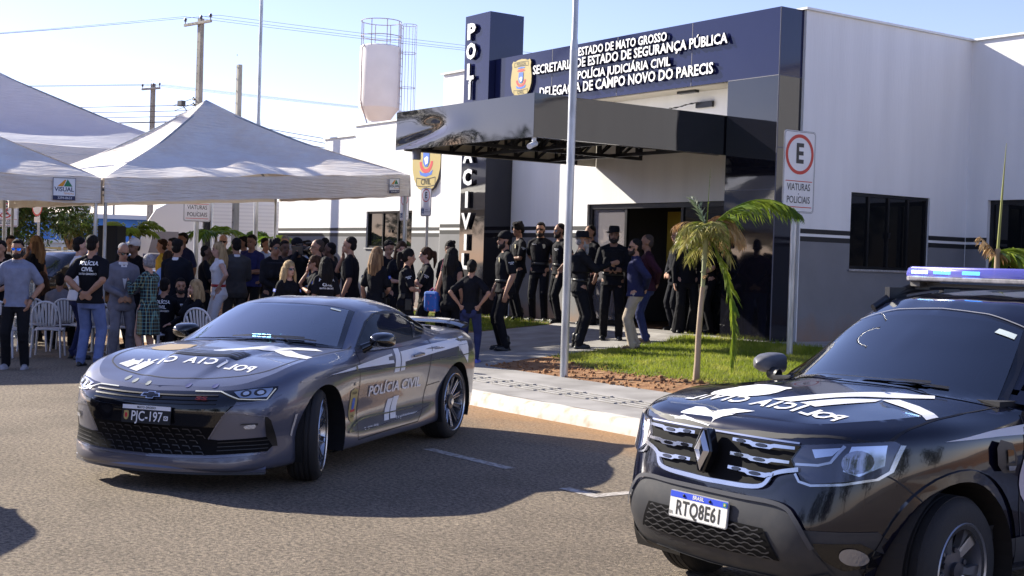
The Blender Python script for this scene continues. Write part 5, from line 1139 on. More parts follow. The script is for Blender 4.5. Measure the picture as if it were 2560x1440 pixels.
part('hood_stripe', CP, M_DECAL, (PT, [[(.34, -1.13), (.47, -1.08), (.62, -1.22), (.79, -1.34), (.79, -1.44), (.58, -1.36)]], .003, .04))
part('hood_stripe', CP, M_DECAL, (PT, [[(.30, -1.05), (.44, -.92), (.60, -.90), (.70, -.98), (.52, -1.02)]], .003, .04))
part('hood_shield', CP, mat('faded gold', (.40, .30, .17), .5), (PT, [[(x-.52, y-1.22) for x, y in shield_poly(.30, .36)[::-1]]], .003, .04))
part('round_sticker', CP, mat('sticker grey', (.30, .32, .30), .5), (PF, [ellipse(-.11, .747, .020, .014, 12)], .004, .02))
for y_, z_ in ((-.33, .768), (-.24, .756), (.22, .748), (.42, .752)): part('round_sticker', CP, MATS['sticker grey'] if y_ < 0 else mat('sticker navy', (.06, .07, .20), .5), (PF, [ellipse(y_, z_, .020, .014, 12)], .004, .02))
# glass, pillars
part('windscreen_frit', CP, M_GLOSSB, *[(PW, [[wsp[i], wsp[(i+1) % 10], shrink(wsp, .075)[(i+1) % 10], shrink(wsp, .075)[i]]], .003, .05) for i in range(10)])
G1 = glassmat('windscreen glass', (.42, .47, .50), .26); G2 = glassmat('tinted side glass', (.13, .16, .18), -.10)
smooth_glass('windscreen', CP, G1, PW, shrink(wsp, .05), .006)
for s_, pj_ in ((1, PL_), (-1, PR_)):
    q_ = sw if s_ > 0 else mirp(sw)
    q2 = shrink(q_, .045); part('window_surround', CP, M_TRIM, *[(pj_, [[q_[i], q_[(i+1) % len(q_)], q2[(i+1) % len(q_)], q2[i]]], .003, .05) for i in range(len(q_))])
    part('side_window', CP, mat('dark side glass', (.010, .012, .015), .04, spec=.22), (pj_, [shrink(q_, .03)], .005, .06))
    part('window_pillar', CP, M_GLOSSB, (pj_, [[(s_*.60, .995), (s_*.66, 1.0), (s_*.93, 1.165), (s_*.84, 1.19)][::s_]], .008, .05))
    part('belt_trim', CP, M_TRIM, ('line', pj_, [(-s_*.62, .962), (-s_*.2, .965), (s_*.3, .975), (s_*.8, .995)], .014, .008))
    # doors, handle, scoop
    part('door_seam', cbody, MATS['panel gap'], ('line', pj_, [(-s_*.633, .95), (-s_*.682, .876), (-s_*.732, .795), (-s_*.715, .60), (-s_*.70, .45), (-s_*.735, .24)], .009, .002), ('line', pj_, [(s_*.93, .97), (s_*.80, .80), (s_*.77, .60), (s_*.70, .36), (s_*.55, .25), (-s_*.735, .235)], .009, .002), ('line', pj_, [(s_*.767, .557), (s_*1.03, .575)], .007, .002))
    part('sill_crease', cbody, MATS['satin grey edge'], ('line', pj_, sm([(-s_*.92, .315), (-s_*.62, .39), (s_*.1, .385), (s_*.93, .388)], 6), .012, .010), ('line', pj_, [(-s_*.92, .315), (-s_*.3, .30), (s_*.5, .325), (s_*.93, .388)], .008, .006), ('line', pj_, sm([(-s_*1.75, .78), (-s_*1.0, .80), (s_*.2, .765), (s_*1.1, .79), (s_*1.9, .80)], 6), .010, .006))
    hb_ = MB(); hb_.tube([pj_.pt(s_*.39, .845, .03), pj_.pt(s_*.50, .852, .042), pj_.pt(s_*.61, .85, .03)], [.012, .018, .012], 8, flat=.7); hb_.build('door_handle', M_GREY, CP, smooth=60)
    # livery
    part('side_stripe', CP, M_DECAL, (pj_, [[(-s_*1.351, .803), (-s_*.735, .812), (-s_*-.018, .808), (s_*.022, .888), (-s_*.735, .838)][::s_]], .003, .06), (pj_, [[(s_*.008, .726), (s_*.122, .730), (s_*.199, .925), (s_*.095, .925)][::s_]], .003, .04), (pj_, [[(s_*.145, .732), (s_*.239, .736), (s_*.249, .806), (s_*.662, .832), (s_*1.44, .885), (s_*1.70, .707), (s_*1.767, .966), (s_*.661, .918), (s_*.206, .895)][::s_]], .003, .05))
    part('side_bar', CP, M_DECAL, (pj_, [[(-s_*.158, .327), (-s_*.056, .326), (s_*.065, .506), (-s_*.049, .503)][::s_], [(-s_*.024, .332), (s_*.095, .329), (s_*.191, .516), (s_*.076, .515)][::s_]], .004, .04))
    part('door_lettering', CP, M_DECAL, (pj_, [textpoly('POLÍCIA CIVIL', s_*.06, .602, .088, 1.12, bold=.022)], .007, .02))
    part('side_shield', CP, mat('gold vinyl', (.42, .33, .12), .4), (pj_, [[(x-s_*.83, y+.525) for x, y in shield_poly(.19, .27)[::-1]]], .004, .04))
    part('shield_device', CP, M_EBLUE, (pj_, [[(x-s_*.83, y+.535) for x, y in shield_poly(.07, .10)[::-1]]], .006, .04)); part('shield_ribbon', CP, M_ERED, (pj_, [[(-s_*.83-.055, .47), (-s_*.83+.055, .47), (-s_*.83+.06, .49), (-s_*.83-.06, .49)]], .006, .04))
    part('shield_word', CP, M_EBLK, (pj_, [textpoly('POLÍCIA', -s_*.83, .622, .020, .11), textpoly('CIVIL', -s_*.83, .435, .022, .08)], .007, .03))
    [part('sill_lettering', CP, M_DECAL, (pj_, [tp_], .004, .03)) for tp_ in (textpoly('pjcmt_oficial', -s_*.40, .312, .022, .22), textpoly('policiacivilmatogrosso', s_*.40, .335, .018, .36), textpoly('f t y', s_*.16, .33, .03, .11), textpoly('o', -s_*.57, .312, .034, .035))]
    part('number_sticker', CP, M_DECAL, (pj_, [textpoly('197', s_*1.50, .862, .05, .11, bold=.03)], .005, .03)); part('rear_sticker', CP, mat('sticker olive', (.22, .20, .12), .5), (pj_, [ellipse(s_*1.56, .945, .022, .028, 14)], .006, .02), (pj_, [ellipse(-s_*.79, .82, .02, .026, 14)], .006, .02))
    part('fender_badge', CP, mat('badge', (.4, .38, .36), .3, metal=.6), (pj_, [[(-s_*.84, .68), (-s_*.80, .68), (-s_*.80, .705), (-s_*.84, .705)][::s_]], .008, .03))
    # mirrors
    mr_ = MB(); y0 = s_*.84
    mr_.tube([(.50, y0-s_*.03, .945), (.44, y0+s_*.03, .985)], [.045, .033], 10, flat=.6)
    o1 = mr_.build('mirror', M_GLOSSB, CP, smooth=60)
    cs = MB(); prf = [(.0, .0), (.02, .62), (.07, .9), (.12, 1.0), (.145, .97)]; rows = []
    for dx, sc in prf: rows.append([(.49-dx*1.25, y0+s_*(.095+.105*sc*math.copysign(abs(math.cos(t))**.7, math.cos(t))), 1.025+.066*sc*math.copysign(abs(math.sin(t))**.7, math.sin(t))) for t in np.linspace(0, 2*PI, 21)])
    cs.grid(rows); cs.build('mirror_shell', M_GLOSSB, o1, smooth=60)
    gm = MB(); gm.add([rows[-1][k] for k in range(20)], [tuple(range(20))]); gm.build('mirror_glass', M_CHROME, o1)
    # wheels
    for xx in (1.406, -1.406):
        wheel(CP, xx, s_*(.795 if xx > 0 else .80), .352, .352, .245 if xx > 0 else .275, .262, 5, s_, R(19) if xx > 0 else 0)
    for xx, rr, ye in ((1.406, .384, .935), (-1.42, .381, .94)): wl_ = MB(); arch(wl_, xx, .352, rr, s_*.60, s_*ye); wl_.build('wheel_well', M_WELL, CP)
    part('tail_lamp', CP, mat('tail lamp red', (.25, .01, .01), .2), (PRr, [[(s_*.30, .80), (s_*.68, .81), (s_*.70, .90), (s_*.30, .90)][::s_]], .005, .04))
    part('wiper', CP, M_TRIM, ('line', PW, [(s_*.05-.12, -.395), (s_*.05+.25, -.36), (s_*.05+.48, -.30)], .022, .022), ('line', PW, [(s_*.05+.30, -.43), (s_*.05+.22, -.36)], .014, .03))
part('rear_window', CP, M_DGLASS, (PT, [[(-.50, .95), (.50, .95), (.56, 1.3), (.58, 1.58), (-.58, 1.58), (-.56, 1.3)]], .004, .06))
# spoiler
sp_ = MB(); rows = []
for y in np.linspace(-.72, .72, 41):
    e = abs(y)/.72; x0, zt = -2.16+.06*e**3-.0*e, 1.085-.045*e**6; rows.append([(x0, y, zt-.012), (x0-.06, y, zt+.004), (x0-.22, y, zt+.024), (x0-.25, y, zt+.018), (x0-.20, y, zt-.006), (x0-.06, y, zt-.022), (x0, y, zt-.012)])
sp_.grid(rows); sp_.add(rows[0][:6], [tuple(range(6))]); sp_.add(rows[-1][:6], [tuple(range(5, -1, -1))])
for y in (-.55, .55): sp_.box((-2.24, y, 1.05), (.12, .035, .06))
sp_.build('rear_wing', M_GLOSSB, CP, smooth=40)
an = MB(); an.add([(-1.0, -.012, 1.30), (-1.22, -.012, 1.225), (-1.16, 0, 1.30), (-1.0, .012, 1.30), (-1.22, .012, 1.225)], [(0, 1, 2), (3, 2, 4), (0, 2, 3), (1, 4, 2)]); an.build('roof_fin', M_GREY, CP)
# cabin and floor
cb_ = MB(); cb_.box((-.05, 0, .21), (4.1, 1.36, .10)); cb_.box((0, 0, .45), (1.9, 1.5, .4)); cb_.build('underbody', M_WELL, CP)
cb_ = MB(); cb_.box((-.35, 0, .62), (2.0, 1.52, .06)); cb_.box((-1.3, 0, .85), (.06, 1.4, .45)); cb_.box((.62, 0, .80), (.42, 1.46, .28)); cb_.sphere((.52, .37, .93), (.16, .24, .06), 12, 6); cb_.box((.66, 0, .94), (.30, 1.40, .02)); cb_ = cb_.build('dashboard', M_CABIN, CP)
for y in (.37, -.37):
    s1 = MB(); s1.box((-.45, y, .93), (.16, .44, .50), M=Matrix.Rotation(-.25, 3, 'Y')); s1.box((-.53, y, 1.16), (.10, .24, .12)); s1.box((-.15, y, .70), (.5, .46, .12)); s1.build('seat', M_CABING, CP, bevel=.05)
stw = MB(); Ms = frameM((.22, .37, .95), (0, 1, 0), (-.45, 0, 1)); stw.tube([Ms @ Vector((.175*math.cos(t), .175*math.sin(t), 0)) for t in np.linspace(0, 2*PI, 29)], .017, 8, cap=False); stw.tube([Ms @ Vector((-.17, 0, 0)), Ms @ Vector((.17, 0, 0))], .02, 6); stw.build('steering_wheel', M_CABING, CP, smooth=50)
ld = MB(); ld.box((.62, -.04, 1.03), (.05, .46, .045)); lo_ = ld.build('dash_lightbar', M_CABIN, CP)
ld = MB(); [ld.box((.650, -.10+.045*k, 1.033), (.006, .034, .024)) for k in range(4)]; ld.build('blue_lamp', M_LEDW, lo_); ld = MB(); [ld.sphere((.650, y, 1.036), (.004, .045, .018), 8, 6) for y in (-.235, .17)]; ld.build('white_lamp', mat('lamp pale', (.7, .75, .8), .1, metal=.6), lo_)
rm_ = MB(); rm_.box((.28, 0, 1.19), (.03, .24, .07)); rm_.build('rear_view_mirror', M_CABIN, CP, bevel=.01)
st_ = MB(); st_.add(*PW.shape([[(.40, .27), (.49, .275), (.485, .30), (.395, .295)]], .008)); st_.build('windscreen_sticker', mat('sticker', (.55, .62, .60), .5), CP)
# ================================================================ black SUV
DU = thing('suv', 'dusty black police SUV with blue flashing roof lightbar and chrome grille, nearest the camera', 'car', (2.67, 7.656, 0), -2.521)
plan = [(2.11, 0), (2.10, .30), (2.06, .55), (1.955, .70), (1.79, .805), (1.58, .885), (1.3365, .92), (.9, .90), (.4, .885), (-.2, .885), (-.8, .89), (-1.3365, .925), (-1.75, .90), (-2.05, .82), (-2.17, .6), (-2.2, .3), (-2.2, 0)]
K = {0: ((.25, .10, .02, 0, .02, .05, .09, .16), (.27, .28, .40, .52, .66, .78, .955, 1.0)),
     2: ((.25, .10, .02, 0, .02, .05, .09, .17), (.27, .28, .40, .52, .66, .79, .955, 1.01)),
     3: ((.22, .09, .02, 0, .01, .03, .07, .17), (.27, .28, .41, .53, .68, .81, .96, 1.02)),
     4: ((.18, .08, .03, 0, .005, .02, .05, .16), (.28, .29, .42, .55, .71, .85, .975, 1.035)),
     6: ((.15, .06, .03, 0, .005, .01, .04, .15), (.28, .30, .42, .58, .74, .88, .995, 1.06)),
     8: ((.12, .05, .03, .04, .03, 0, .01, .04), (.28, .30, .40, .55, .72, .88, .98, 1.06)),
     10: ((.12, .05, .03, .04, .03, 0, .01, .04), (.28, .30, .40, .55, .72, .89, 1.0, 1.09)),
     11: ((.15, .06, .03, 0, .005, .0, .02, .06), (.29, .31, .44, .60, .76, .92, 1.02, 1.11)),
     13: ((.15, .06, .03, 0, .005, .0, .02, .07), (.30, .32, .45, .60, .76, .92, 1.02, 1.11)),
     16: ((.2, .06, .02, 0, .03, .04, .05, .08), (.32, .34, .46, .60, .76, .92, 1.02, 1.11))}
deck = [(2.01, 1.003), (1.9, 1.03), (1.75, 1.052), (1.5, 1.083), (1.2, 1.108), (.95, 1.125), (.5, 1.14), (-1.9, 1.14), (-2.1, 1.13)]
deck = [(1.3+(x-1.3)*.92 if x > 1.3 else x, z) for x, z in deck]
def hoodb(x, y):
    if x < .5: return 0
    return .018*(.5-.5*math.tanh((abs(y)-.34-.05*(2-x))/.05))*min(1, (2.0-x)/.3)
green = [(1.02, 1.115, .72, .79, .68, .85, 1.04, 1.085), (.76, 1.265, .52, .735, .5, .865, 1.05, 1.215), (.50, 1.43, .35, .655, .32, .87, 1.06, 1.375), (.28, 1.54, .18, .61, .15, .875, 1.065, 1.48), (.10, 1.59, .03, .60, .0, .875, 1.07, 1.53),
         (-.4, 1.628, -.4, .61, -.4, .875, 1.07, 1.575), (-.9, 1.632, -.9, .605, -.9, .878, 1.09, 1.577), (-1.4, 1.605, -1.4, .60, -1.4, .88, 1.10, 1.55), (-1.75, 1.565, -1.75, .585, -1.75, .86, 1.10, 1.50), (-1.95, 1.40, -1.93, .58, -1.95, .83, 1.10, 1.33), (-2.1, 1.15, -2.08, .59, -2.1, .78, 1.10, 1.12)]
HD = Hull(plan, K, deck, green, hoodb)
M_BLK = mat('dusty black paint', (.0035, .004, .012), .14, coat=.7, col2=(.012, .012, .018), scale=14, detail=9, ramp=(.6, .9), spec=.4)
M_PLAS = mat('black bumper plastic', (.030, .031, .036), .5, col2=(.055, .052, .052), scale=9, detail=8, ramp=(.45, .8))
WSO, WSY = Vector((.62, 0, 1.34)), (Vector((.28, 0, 1.54))-Vector((1.02, 0, 1.115))).normalized(); WSN = Vector((0, 1, 0)).cross(WSY)
HD_CUT = ((1.35, .35, .415), (-1.34, .35, .405))
wsp = [(-.755, -.36), (-.40, -.46), (0, -.49), (.40, -.46), (.755, -.36), (.575, .30), (.3, .335), (0, .345), (-.3, .335), (-.575, .30)]
sw = [(-.68, 1.10), (-.50, 1.20), (-.22, 1.36), (-.02, 1.455), (.20, 1.50), (.9, 1.515), (1.35, 1.49), (1.62, 1.42), (1.58, 1.20), (1.2, 1.14), (0, 1.11)]
ws_in, sw_in = shrink(wsp, .06), shrink(sw, .035)
def h_ws(c):
    d = Vector(c)-WSO; return abs(d.dot(WSN)) < .2 and c.z > 1.13 and inpoly(c.y, d.dot(WSY), ws_in)
def h_side(c): return abs(c.y) > .5 and c.z > 1.1 and inpoly(-c.x, c.z, sw_in)
def h_deck(c): return 1.05 < c.z < 1.16 and -1.8 < c.x < .72 and abs(c.y) < .74
me = HD.mesh(holes=(h_ws, h_deck), wheel=HD_CUT)
me.materials.append(M_BLK); db = bpy.data.objects.new('body', me); COL.objects.link(db); db.parent = DU
me.polygons.foreach_set('use_smooth', [True]*len(me.polygons)); me.set_sharp_from_angle(angle=R(38))
PF = Proj(HD.bvh, (0, 0, 0), (0, 1, 0), (0, 0, 1)); PT = Proj(HD.bvh, (0, 0, 0), (0, 1, 0), (-1, 0, 0)); PL_ = Proj(HD.bvh, (0, 0, 0), (-1, 0, 0), (0, 0, 1)); PR_ = Proj(HD.bvh, (0, 0, 0), (1, 0, 0), (0, 0, 1)); PW = Proj(HD.bvh, WSO, (0, 1, 0), WSY)
M_GAP = MATS['panel gap']; M_CHR = mat('grille chrome', (.46, .47, .50), .18, metal=1.0)
# grille
gp = [(0, .705), (.08, .706), (.331, .716), (.408, .785), (.50, .80), (.475, .846), (.505, .915), (.137, .915), (0, .915)]
gp = gp+mirp(gp)[1:-1]
gr = part('grille', DU, MATS['grille black'], (PF, [gp], .006, .03))
cl = [(-.52, .81), (-.40, .775), (-.33, .708), (-.08, .694), (.08, .694), (.33, .708), (.40, .775), (.52, .81)]
part('grille_surround', gr, M_CHR, ('line', PF, sm(cl, 6), .020, .018), ('line', PF, [(-.50, .925), (-.14, .925), (.14, .925), (.50, .925)], .008, .010))
for z, w in ((.897, .49), (.832, .475), (.766, .40)):
    for s_ in (1, -1):
        poly = [(s_*.13, z-.004), (s_*.13, z+.011), (s_*.24, z+.011), (s_*.26, z+.006), (s_*.36, z+.006), (s_*.38, z+.011), (s_*w, z+.011), (s_*w, z-.002), (s_*.38, z-.006), (s_*.36, z-.016), (s_*.26, z-.016), (s_*.24, z-.008)][::s_]
        part('chrome_bar', gr, M_CHR, (PF, [poly], .022, .02))
        part('bar_slot', gr, M_GLOSSB, (PF, [ellipse(s_*(.31 if z > .8 else .30), z-.004, .034, .009, 10), ellipse(s_*.185, z+.002, .028, .009, 10)], .026, .02))
lp = MB(); Ml = frameM((2.075, 0, .832), (0, 1, 0), (-.10, 0, 1))
lp.prism([(-.062, .0), (-.02, -.108), (.02, -.108), (.062, 0), (.05, .04), (.022, .108), (-.022, .108), (-.05, .04)], .055, Ml); lo_ = lp.build('badge_base', M_GLOSSB, gr, bevel=.008)
lp = MB(); O = [(0, -.098), (.052, 0), (0, .098), (-.052, 0)]; I = [(0, -.042), (.018, 0), (0, .042), (-.018, 0)]
lp.add([Ml @ Vector((*p, .058)) for p in O]+[Ml @ Vector((*p, .058)) for p in I]+[Ml @ Vector((p[0]*.55, p[1]*.58, .076)) for p in O], [(i, (i+1) % 4, 8+(i+1) % 4, 8+i) for i in range(4)]+[(8+i, 8+(i+1) % 4, 4+(i+1) % 4, 4+i) for i in range(4)]); lp.build('diamond_badge', mat('badge silver', (.72, .72, .75), .28, metal=.9), lo_)
# headlights
for s_, pj_ in ((1, lambda P: P), (-1, mirp)):
    hl = part('headlight', DU, mat('lamp bowl', (.07, .075, .10), .15, metal=.6), (PF, [pj_([(.518, .919), (.66, .938), (.803, .956), (.822, .937), (.812, .827), (.785, .793), (.583, .752), (.512, .80), (.478, .852)])], .004, .03))
    part('reflector', hl, M_LAMPR, (PF, [pj_([(.56, .905), (.67, .922), (.645, .885), (.58, .868)]), pj_([(.70, .93), (.79, .94), (.795, .85), (.74, .80), (.69, .82)])], .008, .03))
    part('lamp_c', hl, M_CHR, ('line', PF, ([(.500, .832), (.60, .838), (.645, .855), (.68, .93)] if s_ > 0 else [(-.500, .832), (-.60, .838), (-.645, .855), (-.68, .93)]), .012, .014))
    part('projector', hl, mat('projector glass', (.30, .31, .36), .05, metal=.8), (PF, [pj_(ellipse(.725, .862, .045, .052, 18))], .011, .02))
    part('lamp_rim', hl, M_CHR, ('line', PF, ([(.503, .79), (.529, .757), (.583, .746), (.699, .762), (.785, .79), (.812, .825), (.823, .94)] if s_ > 0 else [(-.503, .79), (-.529, .757), (-.583, .746), (-.699, .762), (-.785, .79), (-.812, .825), (-.823, .94)]), .011, .010))
    part('lens', hl, glassmat('lamp cover', (.92, .93, .97), -.01), (PF, [pj_([(.518, .919), (.66, .938), (.803, .956), (.822, .937), (.812, .827), (.785, .793), (.583, .752), (.512, .80), (.478, .852)])], .018, .03))
    fz = part('fog_panel', DU, M_PLAS, (PF, [pj_([(.575, .548), (.70, .552), (.80, .557), (.85, .45), (.86, .33), (.66, .32), (.60, .44)])], .006, .03))
    part('fog_recess', fz, M_GLOSSB, (PF, [pj_([(.62, .495), (.759, .505), (.80, .455), (.795, .40), (.70, .375), (.65, .42)])], .010, .03))
    part('fog_lamp', fz, mat('fog glass', (.34, .34, .36), .12, metal=.6, bump=.4, bscale=60), (PF, [pj_(ellipse(.733, .442, .033, .040, 20))], .016, .02))
bp_ = [(0, .643), (.24, .643), (.457, .642), (.543, .586), (.60, .50), (.645, .42), (.67, .36), (.66, .30), (0, .29)]
bp_ = bp_+mirp(bp_)[1:-1]
bb = part('bumper_guard', DU, M_PLAS, (PF, [bp_], .012, .03))
lg_ = [(0, .533), (.19, .53), (.391, .527), (.47, .394), (.179, .385), (0, .383)]; lg_ = lg_+mirp(lg_)[1:-1]
lgr = part('lower_grille', bb, MATS['grille black'], (PF, [lg_], .018, .03))
b = MB()
for r_ in range(6):
    z = .515-.023*r_; w = .37+.014*r_; b.add(*PF.line([(-w+2*w*i/40, z+.006*math.sin(i*1.6+r_*3.1)) for i in range(41)], .006, .024))
b.build('mesh_wave', mat('mesh rib', (.05, .05, .055), .35), lgr)
b = MB(); b.add(*PF.line([(-.66, .345), (-.5, .29), (0, .275), (.5, .29), (.66, .345)], .04, .02)); b.build('skid_edge', M_PLAS, bb)
part('guard_highlight', bb, mat('guard edge', (.06, .06, .066), .35), ('line', PF, sm([(-.62, .47), (-.55, .585), (-.46, .645), (-.2, .648), (.2, .648), (.46, .645), (.55, .585), (.62, .47)], 6), .02, .022))
pb = MB(); Mp = frameM((2.128, -.008, .552), (0, 1, 0), (-.10, 0, 1)); pb.prism(rrect(.40, .13, .01), .008, Mp, 0); flat_to(pb, rrect(.392, .122, .008), Mp, .0095, 1); flat_to(pb, [(-.196, .032), (.196, .032), (.196, .061), (-.196, .061)], Mp, .011, 2)
text_to(pb, 'BRASIL', Mp @ Matrix.Translation((0, .047, .0125)), 1, size=.026, bold=.02); text_to(pb, 'RTQ8E61', Mp @ Matrix.Translation((.006, -.018, .011)), 3, size=.098, bold=.02, sx=.76, space=1.08); text_to(pb, 'BR', Mp @ Matrix.Translation((-.182, -.045, .011)), 3, size=.024)
flat_to(pb, [(.168, .036), (.190, .036), (.190, .056), (.168, .056)], Mp, .0125, 4); flat_to(pb, [(.172, .046), (.179, .039), (.186, .046), (.179, .053)], Mp, .0135, 5)
for x in (-.10, .08): pb.sphere(Mp @ Vector((x, .046, .012)), .008, 8, 6, 6)
pb.build('number_plate', [mat('plate rim', (.35, .35, .36), .4), mat('plate white', (.66, .65, .62), .5, var=.10, scale=30), mat('plate blue', (.03, .07, .55), .4), M_EBLK, M_GREENP, M_YEL, M_TRIM], DU)
# hood and livery
hp = sm([(-.74, -.86), (-.79, -1.30), (-.80, -1.60), (-.76, -1.80), (-.51, -1.975), (-.15, -2.025), (.15, -2.025), (.51, -1.975), (.76, -1.80), (.80, -1.60), (.79, -1.30), (.74, -.86)])
part('hood_seam', db, M_GAP, ('line', PT, hp, .010, .002))
part('hood_lettering', DU, M_DECAL, (PT, arc_text('POLÍCIA CIVIL', 0.05, -41.78, 40, R(89.33), R(90.67), .105), .003, .03))
part('hood_shield', DU, M_DECAL, (PT, [[(x-.245, y-1.585) for x, y in shield_poly(.40, .33)[::-1]]], .003, .04))
part('hood_stripe', DU, M_DECAL, (PT, [[(-.33, -2.01), (-.266, -1.932), (-.198, -1.928), (-.112, -1.956), (-.02, -1.90), (.113, -1.895), (.02, -1.95), (-.071, -2.024)]], .003, .04))
part('hood_stripe', DU, M_DECAL, (PT, [[(.042, -1.706), (.379, -1.136), (.476, -1.0), (.52, -1.06), (.169, -1.709)]], .003, .04))
part('hood_stripe', DU, M_DECAL, (PT, [[(.22, -1.70), (.326, -1.71), (.43, -1.40), (.415, -1.33)]], .003, .04))
part('hood_stripe', DU, M_DECAL, (PT, [[(.419, -1.337), (.459, -1.253), (.612, -1.297), (.789, -1.388), (.787, -1.474), (.596, -1.392)]], .003, .04))
ws_n = 10
part('windscreen_frit', DU, M_GLOSSB, *[(PW, [[wsp[i], wsp[(i+1) % 10], shrink(wsp, .08)[(i+1) % 10], shrink(wsp, .08)[i]]], .003, .05) for i in range(10)])
smooth_glass('windscreen', DU, glassmat('suv windscreen glass', (.10, .11, .15), .13), PW, shrink(wsp, .05), .007)
part('windscreen_seal', DU, mat('seal grey', (.25, .25, .26), .4), ('line', PW, [(-.56, .295), (-.3, .338), (0, .348), (.3, .338), (.56, .295)], .008, .007))
for s_, pj_ in ((1, PL_), (-1, PR_)):
    q_ = sw if s_ > 0 else mirp(sw); q2 = shrink(q_, .05); n_ = len(q_)
    part('window_surround', DU, M_TRIM, *[(pj_, [[q_[i], q_[(i+1) % n_], q2[(i+1) % n_], q2[i]]], .003, .05) for i in range(n_)])
    part('side_window', DU, mat('dark side glass', (.010, .012, .015), .04, spec=.22), (pj_, [shrink(q_, .03)], .005, .06))
    part('window_pillar', DU, M_GLOSSB, (pj_, [[(s_*.30, 1.10), (s_*.40, 1.10), (s_*.40, 1.51), (s_*.33, 1.51)][::s_], [(s_*1.18, 1.12), (s_*1.26, 1.12), (s_*1.24, 1.50), (s_*1.18, 1.50)][::s_]], .008, .06))
    part('door_seam', db, M_GAP, ('line', pj_, [(-s_*.756, 1.13), (-s_*.79, 1.10), (-s_*.86, .95), (-s_*.86, .60), (-s_*.82, .42), (-s_*.3, .36), (s_*.30, .36), (s_*.34, .70), (s_*.34, 1.08)], .009, .002), ('line', pj_, [(s_*.34, .36), (s_*.95, .40), (s_*1.1, .75), (s_*1.22, .95), (s_*1.22, 1.10)], .009, .002))
    part('bumper_seam', db, M_GAP, ('line', pj_, sm([(-s_*1.79, .815), (-s_*1.723, .785), (-s_*1.60, .69)], 5), .007, .002))
    part('lower_cladding', DU, M_PLAS, (pj_, [[(-s_*.93, .29), (s_*.92, .29), (s_*.92, .46), (-s_*.93, .46)][::s_]], .010, .06))
    N = 22
    for xx, rr in ((1.35, .415), (-1.34, .405)):
        b = MB(); b.add(*pj_.line([(-s_*(xx+(rr+.028)*math.cos(t)), .35+(rr+.028)*math.sin(t)) for t in np.linspace(-.05, PI+.05, N)], .055, .012)); b.build('arch_moulding', M_GLOSSB, DU, smooth=40)
    part('side_stripe', DU, mat('side decal', (.62, .62, .66), .35), (pj_, [[(-s_*1.467, .953), (-s_*1.08, .959), (-s_*.85, .958), (s_*.2, .90), (s_*.2, .985), (-s_*.83, 1.003), (-s_*1.104, .988)][::s_]], .003, .05))
    gn = part('fender_garnish', DU, M_TRIM, (pj_, [[(-s_*1.126, .909), (-s_*1.092, .945), (-s_*.996, .926), (-s_*.951, .848), (-s_*.96, .783), (-s_*1.068, .790), (-s_*1.121, .834)][::s_]], .022, .03)); part('indicator', gn, M_CHR, (pj_, [[(-s_*1.04, .825), (-s_*.97, .82), (-s_*.98, .80), (-s_*1.03, .802)][::s_]], .030, .02)); part('garnish_inset', gn, M_GLOSSB, (pj_, [[(-s_*1.05, .90), (-s_*1.0, .895), (-s_*.98, .835), (-s_*1.04, .835)][::s_]], .028, .02))
    part('door_shield', DU, mat('shield vinyl', (.52, .47, .52), .4), (pj_, [[(x-s_*.74, y+.755) for x, y in shield_poly(.28, .30)[::-1]]], .004, .04))
    part('shield_lettering', DU, M_EBLK, (pj_, [textpoly('POLÍCIA', -s_*.74, .862, .028, .17, bold=.02), textpoly('CIVIL', -s_*.74, .665, .034, .14, bold=.02)], .006, .03)); part('shield_device', DU, M_ERED, (pj_, [ellipse(-s_*.74, .76, .05, .045, 14)], .006, .03))
    mr_ = MB(); mr_.tube([(.70, s_*.86, 1.08), (.68, s_*.95, 1.10)], [.045, .04], 10, flat=.6); o1 = mr_.build('mirror', M_TRIM, DU, smooth=60)
    cs = MB(); rows = []
    for dx, sc in ((.0, .0), (.02, .6), (.06, .88), (.11, 1.0), (.15, .98)): rows.append([(.76-dx*1.2, s_*(.86+.125+.082*sc*math.copysign(abs(math.cos(t))**.65, math.cos(t))*s_*s_), 1.150+.062*sc*math.copysign(abs(math.sin(t))**.65, math.sin(t))) for t in np.linspace(0, 2*PI, 23)])
    cs.grid(rows); cs.build('mirror_shell', mat('mirror grey', (.12, .12, .13), .35, var=.2, scale=20), o1, smooth=60); gm = MB(); gm.add([rows[-1][k] for k in range(22)], [tuple(range(22))]); gm.build('mirror_glass', M_CHROME, o1)
    for xx in (1.3365, -1.3365): wheel(DU, xx, s_*.80, .345, .345, .215, .212, 5, s_, R(8) if xx > 0 else 0, 'split', .3 if s_ > 0 else .1, mat('alloy grey', (.42, .43, .47), .3, metal=.85))
    for xx, rr, ye in ((1.35, .414, .905), (-1.34, .404, .915)): wl_ = MB(); arch(wl_, xx, .35, rr, s_*.56, s_*ye); wl_.build('wheel_well', mat('dusty well', (.022, .018, .015), .95), DU)
    rl = MB(); rl.tube([(.20, s_*.585, 1.505), (.06, s_*.57, 1.575), (-.10, s_*.565, 1.62), (-.35, s_*.56, 1.645), (-1.1, s_*.56, 1.65), (-1.4, s_*.56, 1.63), (-1.55, s_*.565, 1.58)], [.022, .028, .03, .028, .028, .028, .02], 8, flat=.8); [rl.box((xx, s_*.565, 1.595), (.16, .035, .07)) for xx in (.02, -.5, -1.35)]; rl.build('roof_rail', mat('rail black', (.03, .03, .035), .4), DU, smooth=50)
    part('wiper', DU, M_TRIM, ('line', PW, [(s_*.05-.22, -.455), (s_*.05+.15, -.41), (s_*.05+.42, -.33)], .022, .022))
    part('washer_jet', DU, M_TRIM, (PT, [ellipse(s_*.33, -1.22, .016, .012, 8)], .012, .01))
